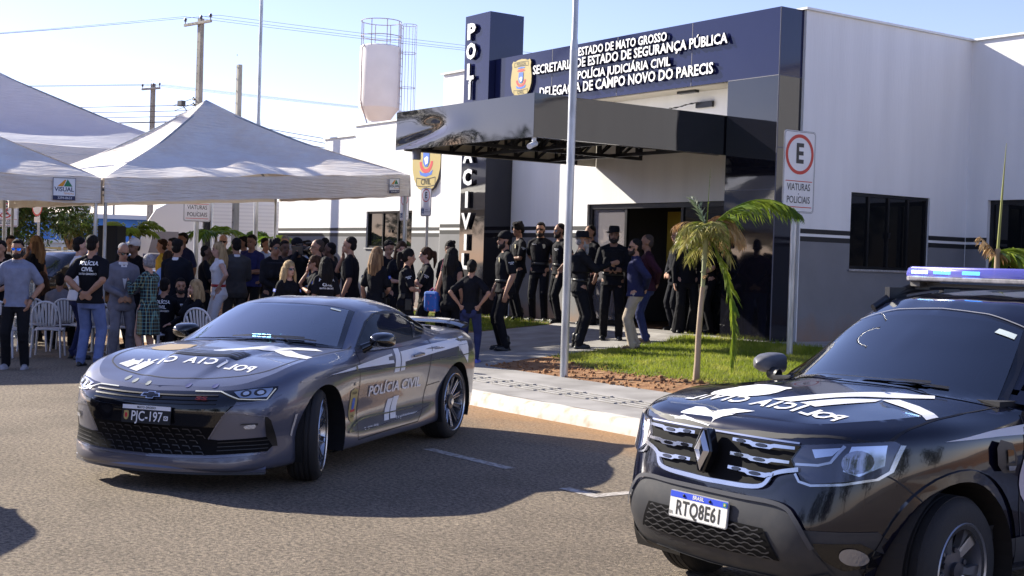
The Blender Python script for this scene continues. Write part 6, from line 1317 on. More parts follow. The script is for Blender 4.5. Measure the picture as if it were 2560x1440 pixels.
    part('tail_lamp', DU, MATS['tail lamp red'], (Proj(HD.bvh, (0, 0, 0), (0, -1, 0), (0, 0, 1)), [[(s_*.58, .95), (s_*.76, .95), (s_*.76, 1.08), (s_*.58, 1.08)][::s_]], .005, .04))
part('rear_window', DU, M_DGLASS, (Proj(HD.bvh, (0, 0, 0), (0, -1, 0), (0, 0, 1)), [[(-.55, 1.15), (.55, 1.15), (.50, 1.50), (-.50, 1.50)]], .005, .05))
# lightbar on its feet
lbx = -.20
m = MB(); pr = [(-.57, -.12), (-.53, -.15), (.53, -.15), (.57, -.12), (.57, .12), (.53, .15), (-.53, .15), (-.57, .12)]
Mb = frameM((lbx, 0, 1.672), (0, -1, 0), (1, 0, 0)); m.prism(pr, .030, Mb); lb_ = m.build('lightbar', mat('lightbar base', (.22, .21, .23), .6, var=.3, scale=30), DU, bevel=.008)
m = MB(); rows = []
for z, k in ((.030, 1.0), (.05, 1.0), (.075, .985), (.088, .95)): rows.append([Mb @ Vector((x*k, y*k, z)) for x, y in pr+pr[:1]])
m.grid(rows); m.add(rows[-1][:8], [tuple(range(8))]); m.build('lightbar_lens', mat('blue lens', (.10, .10, .42), .12, alpha=.80, coat=.6), lb_, smooth=40)
for k, y in enumerate((-.46, -.30, -.10, .13, .30, .46)):
    m = MB(); m.box((lbx+.139, y, 1.727), (.012, .11, .020)); m.build('flash_lamp', M_LED if k in (1, 2) else (M_LEDW if k == 0 else mat('unlit lamp', (.12, .13, .3), .3)), lb_)
m = MB()
for y in (-.52, .52): m.box((lbx, y, 1.655), (.20, .07, .03)); m.box((lbx+.02, y*1.02, 1.645), (.10, .04, .05))
m.box((lbx, 0, 1.650), (.06, 1.08, .02)); m.build('lightbar_foot', mat('bracket', (.16, .15, .14), .5), lb_)
an = MB(); an.tube([(-.6, .1, 1.63), (-.72, .1, 1.72), (-.95, .1, 2.0)], [.012, .006, .003], 6); an.build('aerial', M_TRIM, DU)
cb_ = MB(); cb_.box((0, 0, .34), (3.7, 1.2, .12)); cb_.box((-.1, 0, .55), (1.75, 1.5, .4)); cb_.build('underbody', M_WELL, DU)
cb_ = MB(); cb_.box((-.5, 0, .72), (2.2, 1.56, .06)); cb_.box((-1.75, 0, 1.0), (.06, 1.4, .5)); cb_.box((.66, 0, .93), (.40, 1.50, .34)); cb_.sphere((.56, .37, 1.10), (.18, .26, .07), 12, 6); cb_ = cb_.build('dashboard', M_CABIN, DU)
for y in (.38, -.38):
    s1 = MB(); s1.box((-.42, y, 1.05), (.16, .46, .58), M=Matrix.Rotation(-.22, 3, 'Y')); s1.box((-.50, y, 1.40), (.10, .26, .17)); s1.box((-.12, y, .80), (.5, .48, .12)); s1.build('seat', M_CABING, DU, bevel=.05)
stw = MB(); Ms = frameM((.27, .38, 1.12), (0, 1, 0), (-.45, 0, 1)); stw.tube([Ms @ Vector((.18*math.cos(t), .18*math.sin(t), 0)) for t in np.linspace(0, 2*PI, 29)], .017, 8, cap=False); stw.tube([Ms @ Vector((-.17, 0, 0)), Ms @ Vector((.17, 0, 0))], .02, 6); stw.build('steering_wheel', mat('wheel rim grey', (.22, .25, .28), .5), DU, smooth=50)
rm_ = MB(); rm_.box((.34, 0, 1.44), (.03, .24, .085)); rm_.build('rear_view_mirror', mat('mirror back', (.20, .24, .28), .5), DU, bevel=.012)
st_ = MB(); st_.add(*PW.shape([[(.42, .19), (.53, .185), (.525, .225), (.425, .23)]], .008)); st_.build('windscreen_sticker', mat('sticker', (.55, .62, .60), .5), DU)
# ================================================================ parked cars in the background
def parked(label, hull, x, y, yaw, paint_, cuts, k=1.0, wspoly=None, swpoly=None, wo=None, lampz=.85, noseX=2.1, z=0.0):
    t = thing('parked_car', label, 'car', (x, y, z), yaw, 'cars parked beyond the tents'); t.scale = (k, k, k)
    me = hull.mesh(wheel=cuts); me.materials.append(paint_); b = bpy.data.objects.new('body', me); COL.objects.link(b); b.parent = t
    me.polygons.foreach_set('use_smooth', [True]*len(me.polygons)); me.set_sharp_from_angle(angle=R(38))
    pf = Proj(hull.bvh, (0, 0, 0), (0, 1, 0), (0, 0, 1)); pl = Proj(hull.bvh, (0, 0, 0), (-1, 0, 0), (0, 0, 1)); pr = Proj(hull.bvh, (0, 0, 0), (1, 0, 0), (0, 0, 1)); pw = Proj(hull.bvh, wo[0], (0, 1, 0), wo[1])
    part('windscreen', t, M_DGLASS, (pw, [wspoly], .006, .08))
    for s_, pj_ in ((1, pl), (-1, pr)):
        part('side_window', t, M_DGLASS, (pj_, [swpoly if s_ > 0 else mirp(swpoly)], .006, .08))
        part('headlight', t, M_LAMPR, (pf, [[(s_*.50, lampz-.05), (s_*.76, lampz), (s_*.77, lampz+.09), (s_*.55, lampz+.05)][::s_]], .006, .05))
        for xx, zz, rr in cuts:
            w_ = MB(); Mw = frameM((xx, s_*.80, zz), (1, 0, 0), (0, 0, 1)); w_.lathe([(.24, -.1), (rr-.06, -.1), (rr-.04, -.07), (rr-.04, .07), (rr-.06, .1), (.24, .1)], 24, Mw); wp = w_.build('wheel', M_RUB, t, smooth=40)
            w_ = MB(); w_.lathe([(.24, -.102), (.23, -.112), (.05, -.09), (.05, .09), (.23, .112), (.24, .102)], 20, Mw); w_.build('rim', M_ALLOYD, wp, smooth=40)
    part('grille', t, M_TRIM, (pf, [[(-.45, lampz-.12), (.45, lampz-.12), (.48, lampz+.04), (-.48, lampz+.04)]], .006, .05)); part('number_plate', t, M_DECAL, (pf, [[(-.2, .48), (.2, .48), (.2, .60), (-.2, .60)]], .014, .05))
    return t
WSD = ((.62, 0, 1.34), WSY); wD = [(-.755, -.36), (0, -.49), (.755, -.36), (.575, .30), (0, .345), (-.575, .30)]
WSC = ((.5, 0, 1.15), Vector((-.93, 0, .367))); wC = [(-.735, -.27), (0, -.455), (.735, -.27), (.575, .375), (0, .325), (-.575, .375)]; sC = [(-.60, .972), (-.16, 1.165), (.06, 1.222), (.34, 1.240), (.62, 1.222), (1.10, 1.085), (.90, 1.015)]
sD = list(sw); mDark = mat('dark car paint', (.012, .012, .022), .15, coat=.8)
parked('dark pickup like car with pale headlight facing the camera, parked under the large tree', HD, -9.75, 28.6, R(-125), mDark, HD_CUT, 1.02, wD, sD, WSD, z=.0)
parked('pale blue car parked behind the dark one with the pale headlight', HC, -10.6, 32.5, R(160), mat('pale blue car paint', (.24, .32, .50), .2, coat=.8), WH_CUT, 1.05, wC, sC, WSC, .70, z=.15)
parked('dark blue tall car parked farthest back under the large tree', HD, -12.4, 36.0, R(10), mat('deep blue car paint', (.010, .012, .035), .15, coat=.8), HD_CUT, 1.04, wD, sD, WSD)
lc_ = parked('dark car parked left of the coupe just outside the picture, its shadow reaching in', HD, -6.05, 7.9, R(-100), mDark, HD_CUT, 1.0, wD, sD, WSD); lc_['group'] = 'cars beside the coupe'
# tall palms and street trees around the viewpoint
rp1 = [(k*.78, e_, 1.7, .9) for k, e_ in enumerate((.9, .5, .3, .9, .4, .7, .2, .6))]
small_palm('tall palm beyond the left tent whose fronds shade the tent roof', -12.1, 28.4, 8.2, rp1, M_FROND, 22, group=None)
for i, (x, y, h, r) in enumerate(((-27, -16, 6, 3.2), (-17, -19, 7, 3.6), (-8, -17, 5.5, 3.0), (2, -20, 7, 3.8), (11, -18, 6, 3.2), (19, -15, 6.5, 3.4), (28, -9, 6, 3.4), (-31, -4, 6, 3.2), (-37, 9, 6, 3.4), (-38, 33, 7, 3.6), (-41, 41, 8, 4), (-46, 49, 7, 3.6), (-37, 25, 6.5, 3.4))):
    tree('leafy street tree across the road outside the picture', x, y, h, r, r*.62, h*.68, M_LEAFD, 1300, .42, 40+i, 26, 'street trees across the road')
# ================================================================ people
REMESH = []
def skinmat(name, c): return mat(name, c, .55, var=.08, scale=18, spec=.35)
SK = {'l': skinmat('skin light', (.50, .29, .21)), 'm': skinmat('skin tan', (.37, .20, .13)), 'b': skinmat('skin brown', (.24, .125, .08)), 'd': skinmat('skin dark', (.13, .068, .045))}
def cloth(name, c, rough=.85, var=.12): return mat('cloth '+name, c, rough, var=var, scale=9, bump=.6, bscale=7, dist=.05, spec=.2)
CL = {'black': cloth('black', (.0075, .0075, .011)), 'blackpants': cloth('black trousers', (.009, .009, .012)), 'navy': cloth('navy', (.018, .022, .07)), 'white': cloth('white', (.68, .67, .70), var=.03), 'suitgrey': cloth('suit grey', (.17, .17, .21)), 'darkgrey': cloth('dark suit grey', (.055, .053, .055)), 'suitblack': cloth('suit black', (.007, .008, .014)),
      'polo': cloth('grey blue polo', (.20, .22, .31)), 'jeans': cloth('faded jeans', (.13, .17, .34)), 'darkjeans': cloth('dark jeans', (.026, .033, .095)), 'beige': cloth('beige chinos', (.36, .30, .23)), 'yellow': cloth('yellow', (.62, .42, .06)), 'olive': cloth('olive', (.10, .095, .06)), 'lightblue': cloth('light blue', (.30, .42, .70)), 'burgundy': cloth('burgundy', (.035, .010, .020)), 'greyshirt': cloth('grey shirt', (.16, .155, .18)), 'pinkgrey': cloth('pinkish shirt', (.30, .22, .24)), 'navyshirt': cloth('navy shirt', (.022, .025, .10)), 'tac': cloth('tactical black', (.009, .009, .012)), 'blue': cloth('blue shirt', (.020, .022, .065))}
HR = {'black': mat('hair black', (.010, .008, .008), .75, spec=.2, bump=1.0, bscale=55, dist=.02, var=.3, scale=30, stretch=(1, 1, .15)), 'brown': mat('hair brown', (.045, .022, .012), .75, spec=.2, bump=1.0, bscale=55, dist=.02, var=.4, scale=30, stretch=(1, 1, .15)), 'blond': mat('hair blond', (.36, .25, .13), .75, spec=.2, bump=1.0, bscale=55, dist=.02, var=.35, scale=30, stretch=(1, 1, .12)), 'grey': mat('hair grey', (.26, .25, .27), .75, spec=.2, bump=1.0, bscale=55, dist=.02, var=.3, scale=30), 'streak': mat('hair streaked', (.10, .055, .03), .75, spec=.2, bump=1.0, bscale=55, dist=.02, col2=(.30, .18, .09), scale=20, stretch=(1, 1, .1)), 'short': mat('hair cropped', (.06, .045, .038), .85, spec=.15, var=.2, scale=60)}
M_SHADES = mat('sunglass black', (.006, .006, .008), .08, coat=.5); M_SHADEB = mat('sunglass mirror blue', (.02, .16, .62), .08, metal=.8); M_SHOE = mat('shoe black', (.012, .012, .013), .4); M_SHOEG = mat('shoe grey', (.30, .29, .33), .7); M_SHOEB = mat('shoe brown', (.10, .06, .035), .6); M_EYE = mat('eye and brow', (.012, .01, .01), .4); M_BEARD = mat('beard dark', (.018, .012, .010), .8); M_BEARDG = mat('beard grey', (.30, .29, .28), .8); M_LIP = mat('lips', (.28, .09, .08), .5); M_BELT = mat('belt black', (.010, .010, .011), .35); M_TEETH = mat('teeth', (.7, .68, .64), .3)
class Body:
    """limb and torso pieces that a voxel remesh fuses into one skin"""
    def __init__(s): s.m = MB()
    def cap(s, p, q_, r0, r1, n=10, k=6):
        p, q_ = Vector(p), Vector(q_); d = q_-p; L_ = d.length
        if L_ < 1e-6: return
        d /= L_; pts, rad = [], []
        for i in range(4): t = PI/2*i/4; pts.append(p-d*r0*math.cos(t)); rad.append(max(.0008, r0*math.sin(t)))
        for i in range(k+1): f = i/k; pts.append(p+d*L_*f); rad.append(r0+(r1-r0)*f)
        for i in range(3, -1, -1): t = PI/2*i/4; pts.append(q_+d*r1*math.cos(t)); rad.append(max(.0008, r1*math.sin(t)))
        s.m.tube(pts, rad, n)
    def limb(s, pts, rad, n=10):
        for a, b, r0, r1 in zip(pts, pts[1:], rad, rad[1:]): s.cap(a, b, r0, r1, n)
    def loft(s, secs, n=18, sq=2.0):
        """secs: (centre, rx forward, ry side)"""
        vs = []
        for c, rx, ry in secs:
            for j in range(n):
                t = 2*PI*j/n; ct, st_ = math.cos(t), math.sin(t); e = 2/sq
                vs.append(Vector(c)+Vector((rx*math.copysign(abs(ct)**e, ct), ry*math.copysign(abs(st_)**e, st_), 0)))
        k = len(secs); s.m.add(vs, [(i*n+j, i*n+(j+1) % n, (i+1)*n+(j+1) % n, (i+1)*n+j) for i in range(k-1) for j in range(n)]+[tuple(range(n-1, -1, -1)), tuple((k-1)*n+j for j in range(n))])
    def ell(s, c, r, n=14, m=9, M=None):
        b = MB(); b.sphere((0, 0, 0), r, n, m); s.m.add([(M @ Vector(v) if M is not None else Vector(v))+Vector(c) for v in b.v], b.f)
    def build(s, name, m, parent, vox, smooth=2):
        o = s.m.build(name, m, parent); rm = o.modifiers.new('fuse', 'REMESH'); rm.mode = 'VOXEL'; rm.voxel_size = vox; rm.use_smooth_shade = True
        if smooth: sm_ = o.modifiers.new('relax', 'SMOOTH'); sm_.iterations = smooth; sm_.factor = .5
        REMESH.append(o); return o
def ik(a, b, l1, l2, pole):
    """elbow/knee position between a and b"""
    a, b = Vector(a), Vector(b); d = b-a; L_ = min(d.length, (l1+l2)*.995); u_ = d.normalized(); b = a+u_*L_
    x = (l1*l1-l2*l2+L_*L_)/(2*L_); h = math.sqrt(max(0, l1*l1-x*x)); p = Vector(pole)-u_*Vector(pole).dot(u_); p.normalize(); return a+u_*x+p*h, b
def hand(b, wrist, d, side, palm_n, curl=.5, s=1.0):
    """palm, four fingers of unequal length with bends and a thumb from the side of the palm"""
    d = Vector(d).normalized(); n = Vector(palm_n); n = (n-d*n.dot(d)).normalized(); x = d.cross(n)*side; w = Vector(wrist)
    k = w+d*.085*s
    b.cap(w, w+d*.03*s, .024*s, .028*s, 8); 
    for t in (-.024, -.008, .008, .024): b.cap(w+d*.02*s+x*t*s*.8, k+x*t*s, .0135*s, .0125*s, 8, 2)
    for t, L_ in ((-.030, .060), (-.0105, .074), (.0105, .078), (.031, .070)):
        p0 = k+x*t*s; d1 = (d*math.cos(curl*.5)+n*math.sin(curl*.5)).normalized(); d2 = (d*math.cos(curl*1.3)+n*math.sin(curl*1.3)).normalized()
        p1 = p0+d1*L_*.52*s; b.cap(p0, p1, .0100*s, .0092*s, 8, 2); b.cap(p1, p1+d2*L_*.48*s, .0092*s, .0078*s, 8, 2)
    q0 = w+d*.03*s+x*.026*s; q1 = q0+(d*.6+x*.7+n*.25).normalized()*.038*s; b.cap(q0, q1, .013*s, .0115*s, 8, 2); b.cap(q1, q1+(d*.9+x*.25+n*.35).normalized()*.034*s, .0112*s, .009*s, 8, 2)
PN = [0]
def person(label, x, y, face, h=1.74, skin='m', top='black', bottom='blackpants', sleeve='short', arms=('down', 'down'), hair=('short', 'black'), sex='m', stance=.045, lean=0.0, head=(0, 0), extras=(), shoe=M_SHOE, build=1.0, sit=None, group=None, fine=True, step=0.0, z=None):
    """face: heading in degrees (0 = +x, -90 = towards the camera); head = (turn, nod) degrees"""
    rnd = random.Random(int(abs(x*977+y*131)) % 99991); s = h/1.75; z0 = zg(x, y) if z is None else z
    t = thing('person', label, 'person', (x, y, z0), R(face), group); fem = sex == 'f'
    vox = .011 if fine else .014
    V = lambda a, b, c: Vector((a, b, c))*s
    sw_ = (.148 if fem else .170)*build**.5; hw = .095 if not fem else .10; dz = 0.0
    if sit is not None: dz = sit-.90
    pel = V(0, 0, .93+dz); ch = V(lean*.35, 0, 1.30+dz); nk = V(lean*.5+.005, 0, 1.47+dz); hd = V(lean*.62+.025, 0, 1.615+dz)
    # ---- joints
    sh = {1: nk+V(-.01, sw_, -.095), -1: nk+V(-.01, -sw_, -.095)}; hip = {1: pel+V(0, hw*.95, -.01), -1: pel+V(0, -hw*.95, -.01)}
    leg = {}
    for sd_, st_ in ((1, step), (-1, -step)):
        if sit is None:
            an = V(st_*.5-.01, sd_*(hw*.8+stance), .085); kn, _ = ik(hip[sd_], an, .44*s, .425*s, (1, sd_*.08, 0)); leg[sd_] = (kn, an)
        else:
            kn = hip[sd_]+V(.43, sd_*.05, .01); an = Vector((kn.x-.02*s, kn.y, .085)); leg[sd_] = (kn, an)
    UP, FO = .285*s, .262*s; arm = {}
    for sd_, kind in ((1, arms[0]), (-1, arms[1])):
        S0 = sh[sd_]; pn = Vector((0, -sd_, 0)); pole = Vector((-1, sd_*.35, -.1)); wr = None; hdv = None
        if kind == 'down': wr = S0+V(.05, sd_*.075, -.515); hdv = (.12, 0, -1); pn = Vector((0, -sd_, 0))
        elif kind == 'loose': wr = S0+V(.10, sd_*.12, -.50); hdv = (.25, .05*sd_, -1)
        elif kind == 'front': wr = V(.185+lean*.3, sd_*.03, .985+dz); hdv = (.25, -sd_*.9, -.55); pn = Vector((-1, 0, -.2)); pole = Vector((-.5, sd_, -.2))
        elif kind == 'belly': wr = V(.20+lean*.3, sd_*.02, 1.10+dz); hdv = (.2, -sd_*1, -.1); pn = Vector((-1, 0, 0)); pole = Vector((-.3, sd_, -.5))
        elif kind == 'back': wr = V(-.165, sd_*.05, .985+dz); hdv = (-.1, -sd_*.8, -.5); pn = Vector((1, 0, 0)); pole = Vector((-.7, sd_, -.1))
        elif kind == 'hip': wr = V(.02, sd_*(hw+.095), 1.03+dz); hdv = (.35, -sd_*.35, -.8); pn = Vector((0, -sd_, 0)); pole = Vector((-.25, sd_, 0))
        elif kind == 'hipback': wr = V(-.085, sd_*(hw+.075), .99+dz); hdv = (-.15, -sd_*.45, -.85); pn = Vector((.8, -sd_*.5, 0)); pole = Vector((-.45, sd_, .1))
        elif kind == 'pocket': wr = V(.07, sd_*(hw+.10), .93+dz); hdv = (.2, -sd_*.25, -1); pole = Vector((-.6, sd_, 0))
        elif kind == 'cross': wr = V(.20, -sd_*.10, 1.19+dz); hdv = (.05, -sd_*1, .05); pn = Vector((-1, 0, 0)); pole = Vector((-.1, sd_, -.7))
        elif kind == 'chin': wr = hd+V(.10, sd_*.05, -.16); hdv = (.1, -sd_*.2, 1); pn = Vector((-1, 0, 0)); pole = Vector((.5, sd_*.4, -1))
        elif kind == 'phone': wr = V(.33+lean, sd_*.10, 1.30+dz); hdv = (.7, -sd_*.3, .6); pn = Vector((-.3, -sd_, .3)); pole = Vector((-.2, sd_*.6, -1))
        elif kind == 'point': wr = S0+V(.42, -sd_*.04, -.10); hdv = (1, 0, .25); pn = Vector((0, -sd_, .2)); pole = Vector((-.2, sd_*.7, -1))
        elif kind == 'lap': wr = V(.36, sd_*.10, .60+(sit or .9)-.45); hdv = (1, -sd_*.3, -.2); pn = Vector((0, 0, -1)); pole = Vector((-.3, sd_, -.6))
        elif kind == 'camera': wr = hd+V(.16, sd_*.10, -.10); hdv = (.4, -sd_*.4, .8); pn = Vector((-.2, -sd_, 0)); pole = Vector((.2, sd_*.8, -1))
        el, wr = ik(S0, wr, UP, FO, pole); arm[sd_] = (el, wr, hdv, pn)
    HM = Matrix.Rotation(R(head[0]), 3, 'Z') @ Matrix.Rotation(R(head[1]), 3, 'Y')
    H_ = lambda a, b, c: hd+HM @ V(a, b, c)
    # ---- skin: one continuous body
    b = Body(); bw = build
    tor = [(pel+V(0, 0, -.10), .085, .125), (pel+V(-.015, 0, -.02), .112*bw, .158 if not fem else .168), (pel+V(0, 0, .10), .098*bw, .142 if not fem else .132), (pel.lerp(ch, .55), .105*bw**1.3, .146 if not fem else .122), (ch+V(.0, 0, -.03), .112*bw, .165 if not fem else .138), (ch+V(0, 0, .07), .105, .170 if not fem else .145), (nk+V(-.01, 0, -.055), .070, .125), (nk+V(-.005, 0, -.01), .055, .070)]
    b.loft([(c, rx*s, ry*s) for c, rx, ry in tor])
    b.cap(nk+V(-.005, 0, -.03), hd+V(-.012, 0, -.04), .056*s, .053*s, 12)
    b.ell(H_(-.010, 0, .035), V(.098, .077, .105), M=HM); b.ell(H_(.022, 0, -.045), V(.066, .058, .075), M=HM); b.ell(H_(.052, 0, -.085), V(.026, .027, .022), M=HM)
    b.cap(H_(.082, 0, .012), H_(.100, 0, -.024), .0095*s, .0165*s, 8, 2); b.ell(H_(.078, 0, -.055), V(.016, .025, .012), M=HM); [b.ell(H_(-.004, q_*.076, -.004), V(.018, .009, .030), M=HM) for q_ in (1, -1)]; b.ell(H_(.078, 0, .035), V(.016, .045, .012), M=HM)
    [b.cap(nk+V(-.012, q_*.035, -.005), sh[q_]+V(0, -q_*.01, .022), .042*s, .044*s, 10, 3) for q_ in (1, -1)]
    for sd_ in (1, -1):
        el, wr, hdv, pn = arm[sd_]; kr = .92 if fem else 1.0*bw
        b.limb([sh[sd_], sh[sd_].lerp(el, .5), el], [.052*s*kr, .049*s*kr, .039*s*kr]); b.limb([el, el.lerp(wr, .35), wr], [.039*s*kr, .041*s*kr, .026*s*kr]); hand(b, wr, hdv, sd_, pn, .55 if arms[0 if sd_ > 0 else 1] not in ('point', 'hipback') else .25, s*(.92 if fem else 1))
        kn, an = leg[sd_]; b.limb([hip[sd_], hip[sd_].lerp(kn, .5), kn], [.085*s, .074*s, .053*s]); b.limb([kn, kn.lerp(an, .35), an], [.052*s, .055*s, .036*s])
    body = b.build('body', SK[skin], t, vox)
    # ---- face marks
    if 'noface' not in extras:
        e = MB()
        if 'shades' in extras or 'mirror' in extras or 'glasses' in extras:
            for q_ in (1, -1):
                e.add([H_(.088+.002, q_*(.010+.001), .022), H_(.066, q_*.062, .022), H_(.070, q_*.058, -.010), H_(.090, q_*.030, -.016), H_(.094, q_*.012, -.006)], [(0, 1, 2, 3, 4) if q_ < 0 else (4, 3, 2, 1, 0)], 1 if 'mirror' in extras else 0); e.tube([H_(.066, q_*.064, .016), H_(.0, q_*.083, .012)], .003*s, 5)
            e.tube([H_(.094, .014, .016), H_(.094, -.014, .016)], .004*s, 5)
            if 'glasses' not in extras: e.build('sunglasses', [M_SHADES, M_SHADEB], t)
            else: e.build('glasses', [mat('lens clear', (.3, .3, .32), .1, alpha=.35), M_SHADES], t)
        else:
            for q_ in (1, -1): e.sphere(H_(.079, q_*.031, .006), .0095*s, 8, 6); e.tube([H_(.088, q_*.014, .028), H_(.078, q_*.050, .028)], .0045*s, 5)
            e.build('eyes', M_EYE, t)
        lp_ = MB(); lp_.sphere(H_(.088, 0, -.056), [.007*s, .020*s, .006*s], 8, 6); lp_.build('lips', M_LIP, t)
    for bt in ('beard', 'greybeard', 'stubble'):
        if bt in extras:
            bb_ = Body(); L_ = .075 if bt == 'greybeard' else .0
            bb_.ell(H_(.030, 0, -.078), V(.066, .064, .048), M=HM); bb_.ell(H_(.062, 0, -.096-L_*.4), V(.034, .042, .034+L_), M=HM); [bb_.cap(H_(.01, q_*.068, -.01), H_(.03, q_*.060, -.07), .014*s, .02*s, 8, 2) for q_ in (1, -1)]
            bb_.ell(H_(.086, 0, -.044), V(.012, .032, .008), M=HM)
            bb_.build('beard', M_BEARDG if bt == 'greybeard' else M_BEARD, t, .008)
    # ---- hair
    kind, hc = hair; hb_ = Body()
    if kind in ('short', 'fade', 'curly', 'buzz'):
        th = {'short': .007, 'fade': .006, 'curly': .024, 'buzz': .001}[kind]
        hb_.ell(H_(-.026, 0, .064), V(.092+th*.6, .074+th, .080+th*.9), M=HM); hb_.ell(H_(-.055, 0, .0), V(.062, .070+th*.5, .075), M=HM)
        if kind == 'short': hb_.ell(H_(.040, 0, .105), V(.044, .056, .030), M=HM)
        if kind == 'curly': [hb_.ell(H_(rnd.uniform(-.09, .05), rnd.uniform(-.07, .07), .10+rnd.uniform(0, .05)), V(.03, .03, .03)) for _ in range(16)]
    elif kind == 'none': hb_ = None
    else:
        hb_.ell(H_(-.018, 0, .052), V(.106, .088, .100), M=HM); hb_.ell(H_(-.05, 0, .0), V(.070, .082, .085), M=HM)
        if kind == 'long':
            for k in range(9): a = R(80+k*25); px, py = -.035+.075*math.cos(a), .080*math.sin(a); p0 = H_(px, py, .02); hb_.limb([p0, p0+V(-.010+.03*math.cos(a), .015*math.sin(a), -.16), p0+V(-.03+rnd.uniform(-.01, .01), .02*math.sin(a), -.30-.05*rnd.random())], [.030*s, .036*s, .020*s], 8)
        elif kind == 'shoulder':
            for k in range(11): a = R(60+k*24); p0 = H_(-.03+.078*math.cos(a), .084*math.sin(a), .02); hb_.limb([p0, p0+V(.02*math.cos(a), .02*math.sin(a), -.11), p0+V(.03*math.cos(a)-.01, .04*math.sin(a), -.20-.04*rnd.random())], [.028*s, .034*s, .018*s], 8)
        elif kind == 'pony': hb_.limb([H_(-.10, 0, .07), H_(-.155, 0, .05), H_(-.165, 0, -.08), H_(-.15, 0, -.20)], [.025*s, .036*s, .034*s, .012*s], 8)
        elif kind == 'bun': [hb_.ell(H_(-.09+rnd.uniform(-.03, .03), rnd.uniform(-.035, .035), .115+rnd.uniform(-.02, .03)), V(.035, .035, .035)) for _ in range(10)]
        elif kind == 'knot': hb_.ell(H_(-.105, 0, .055), V(.048, .05, .048), M=HM); hb_.limb([H_(-.11, 0, .03), H_(-.12, .01, -.05)], [.03*s, .02*s], 8)
        elif kind == 'bob': [hb_.ell(H_(-.03+.05*math.cos(a), .07*math.sin(a), .0), V(.04, .035, .06)) for a in np.linspace(R(70), R(290), 7)]
    if hb_: hb_.build('hair', HR[hc], t, .010, 1)
    # ---- headgear
    if 'cap' in extras or 'whitecap' in extras:
        cb2 = Body(); cb2.ell(H_(-.015, 0, .068), V(.112, .092, .088), M=HM); cb2.loft([(H_(-.01, 0, .05), .108*s, .090*s), (H_(-.01, 0, .08), .110*s, .090*s)]); c = cb2.build('cap', CL['black'] if 'cap' in extras else CL['white'], t, .009)
        br = MB(); br.grid([[H_(.06+.115*math.cos(a)*f, .078*math.sin(a)*(1 if f > .3 else 1), .058-.012*f*math.cos(a)) for a in np.linspace(-PI/2, PI/2, 13)] for f in (.2, .6, 1.0)]+[[H_(.06+.115*math.cos(a)*f, .078*math.sin(a), .050-.012*f*math.cos(a)) for a in np.linspace(-PI/2, PI/2, 13)] for f in (1.0, .6, .2)]); br.build('peak', CL['black'] if 'cap' in extras else CL['white'], c, smooth=40)
    if 'boonie' in extras:
        cb2 = Body(); cb2.loft([(H_(-.01, 0, .050), .104*s, .088*s), (H_(-.01, 0, .12), .100*s, .084*s), (H_(-.01, 0, .150), .085*s, .070*s)], sq=2.3); c = cb2.build('bucket_hat', CL['tac'], t, .009)
        br = MB(); br.grid([[H_(-.01+(.098+.052*f)*math.cos(a), (.082+.056*f)*math.sin(a), .062-.018*f+.010*f*math.sin(3*a)) for a in np.linspace(0, 2*PI, 33)] for f in (0, .5, 1)]); br.build('brim', CL['tac'], c, smooth=60)
    # ---- clothes
    G = .016
    tb = Body()
    lo_z = -.09 if bottom not in ('dress',) else -.55
    cs_ = [(c, (rx+G)*s, (ry+G)*s) for c, rx, ry in tor[1 if lo_z > -.2 else 1:-1]]
    cs_ = [(pel+V(-.010, 0, -.085), (.116*bw+G+.014)*s, (.170+G+.010)*s)]+cs_
    if top in ('suitgrey', 'darkgrey', 'suitblack'): cs_ = [(pel+V(0, 0, -.17), .128*s*bw, .196*s)]+[(c, rx*1.06, ry*1.07) for c, rx, ry in cs_]
    if 'dress' in extras: cs_ = [(pel+V(-.01, 0, -.46), .17*s, .20*s), (pel+V(-.01, 0, -.25), .16*s, .20*s)]+cs_
    cs_.append((nk+V(-.008, 0, -.03), .078*s, .098*s)); tb.loft(cs_)
    if fem: [tb.ell(ch+V(.085, q_*.062, .0), V(.058, .062, .062)) for q_ in (1, -1)]
    [tb.cap(nk+V(-.014, q_*.055, -.022), sh[q_]+V(0, -q_*.01, .018), .050*s, .056*s, 10, 3) for q_ in (1, -1)]
    for sd_ in (1, -1):
        el, wr, _, _ = arm[sd_]; kr = .94 if fem else 1.0*bw; S0 = sh[sd_]
        if sleeve == 'long': tb.limb([S0, el, el.lerp(wr, .97)], [(.052*kr+.014)*s, (.040*kr+.016)*s, (.026*kr+.014)*s])
        elif sleeve == 'short': tb.limb([S0, S0.lerp(el, .72)], [(.052*kr+.012)*s, (.047*kr+.020)*s])
        elif sleeve == 'cap': tb.limb([S0, S0.lerp(el, .22)], [(.054*kr+.012)*s, (.052*kr+.014)*s])
    if any(k in extras for k in ('vest',)): tb.loft([(ch+V(.0, 0, -.16), .165*s, .185*s), (ch+V(0, 0, .08), .160*s, .185*s), (nk+V(-.01, 0, -.07), .10*s, .15*s)], sq=3); [tb.ell(ch+V(.15, q_, -.10), V(.045, .05, .07)) for q_ in (-.11, 0, .11)]
    tm = CL.get(top) or MATS[top]
    tp = tb.build({'suitgrey': 'jacket', 'darkgrey': 'jacket', 'suitblack': 'jacket', 'tac': 'combat_shirt'}.get(top, 'dress' if 'dress' in extras else 'shirt'), tm, t, .013)
    lb_ = Body(); lb_.loft([(pel+V(-.005, 0, -.16), .10*s, .16*s), (pel+V(-.015, 0, -.06), (.112*bw+.008)*s, (.162+.008)*s), (pel+V(0, 0, .05), (.100*bw+.004)*s, (.146+.004)*s)])
    wide = 1.0+(.25 if 'wide' in extras else 0); tight = .8 if 'tight' in extras else 1.0
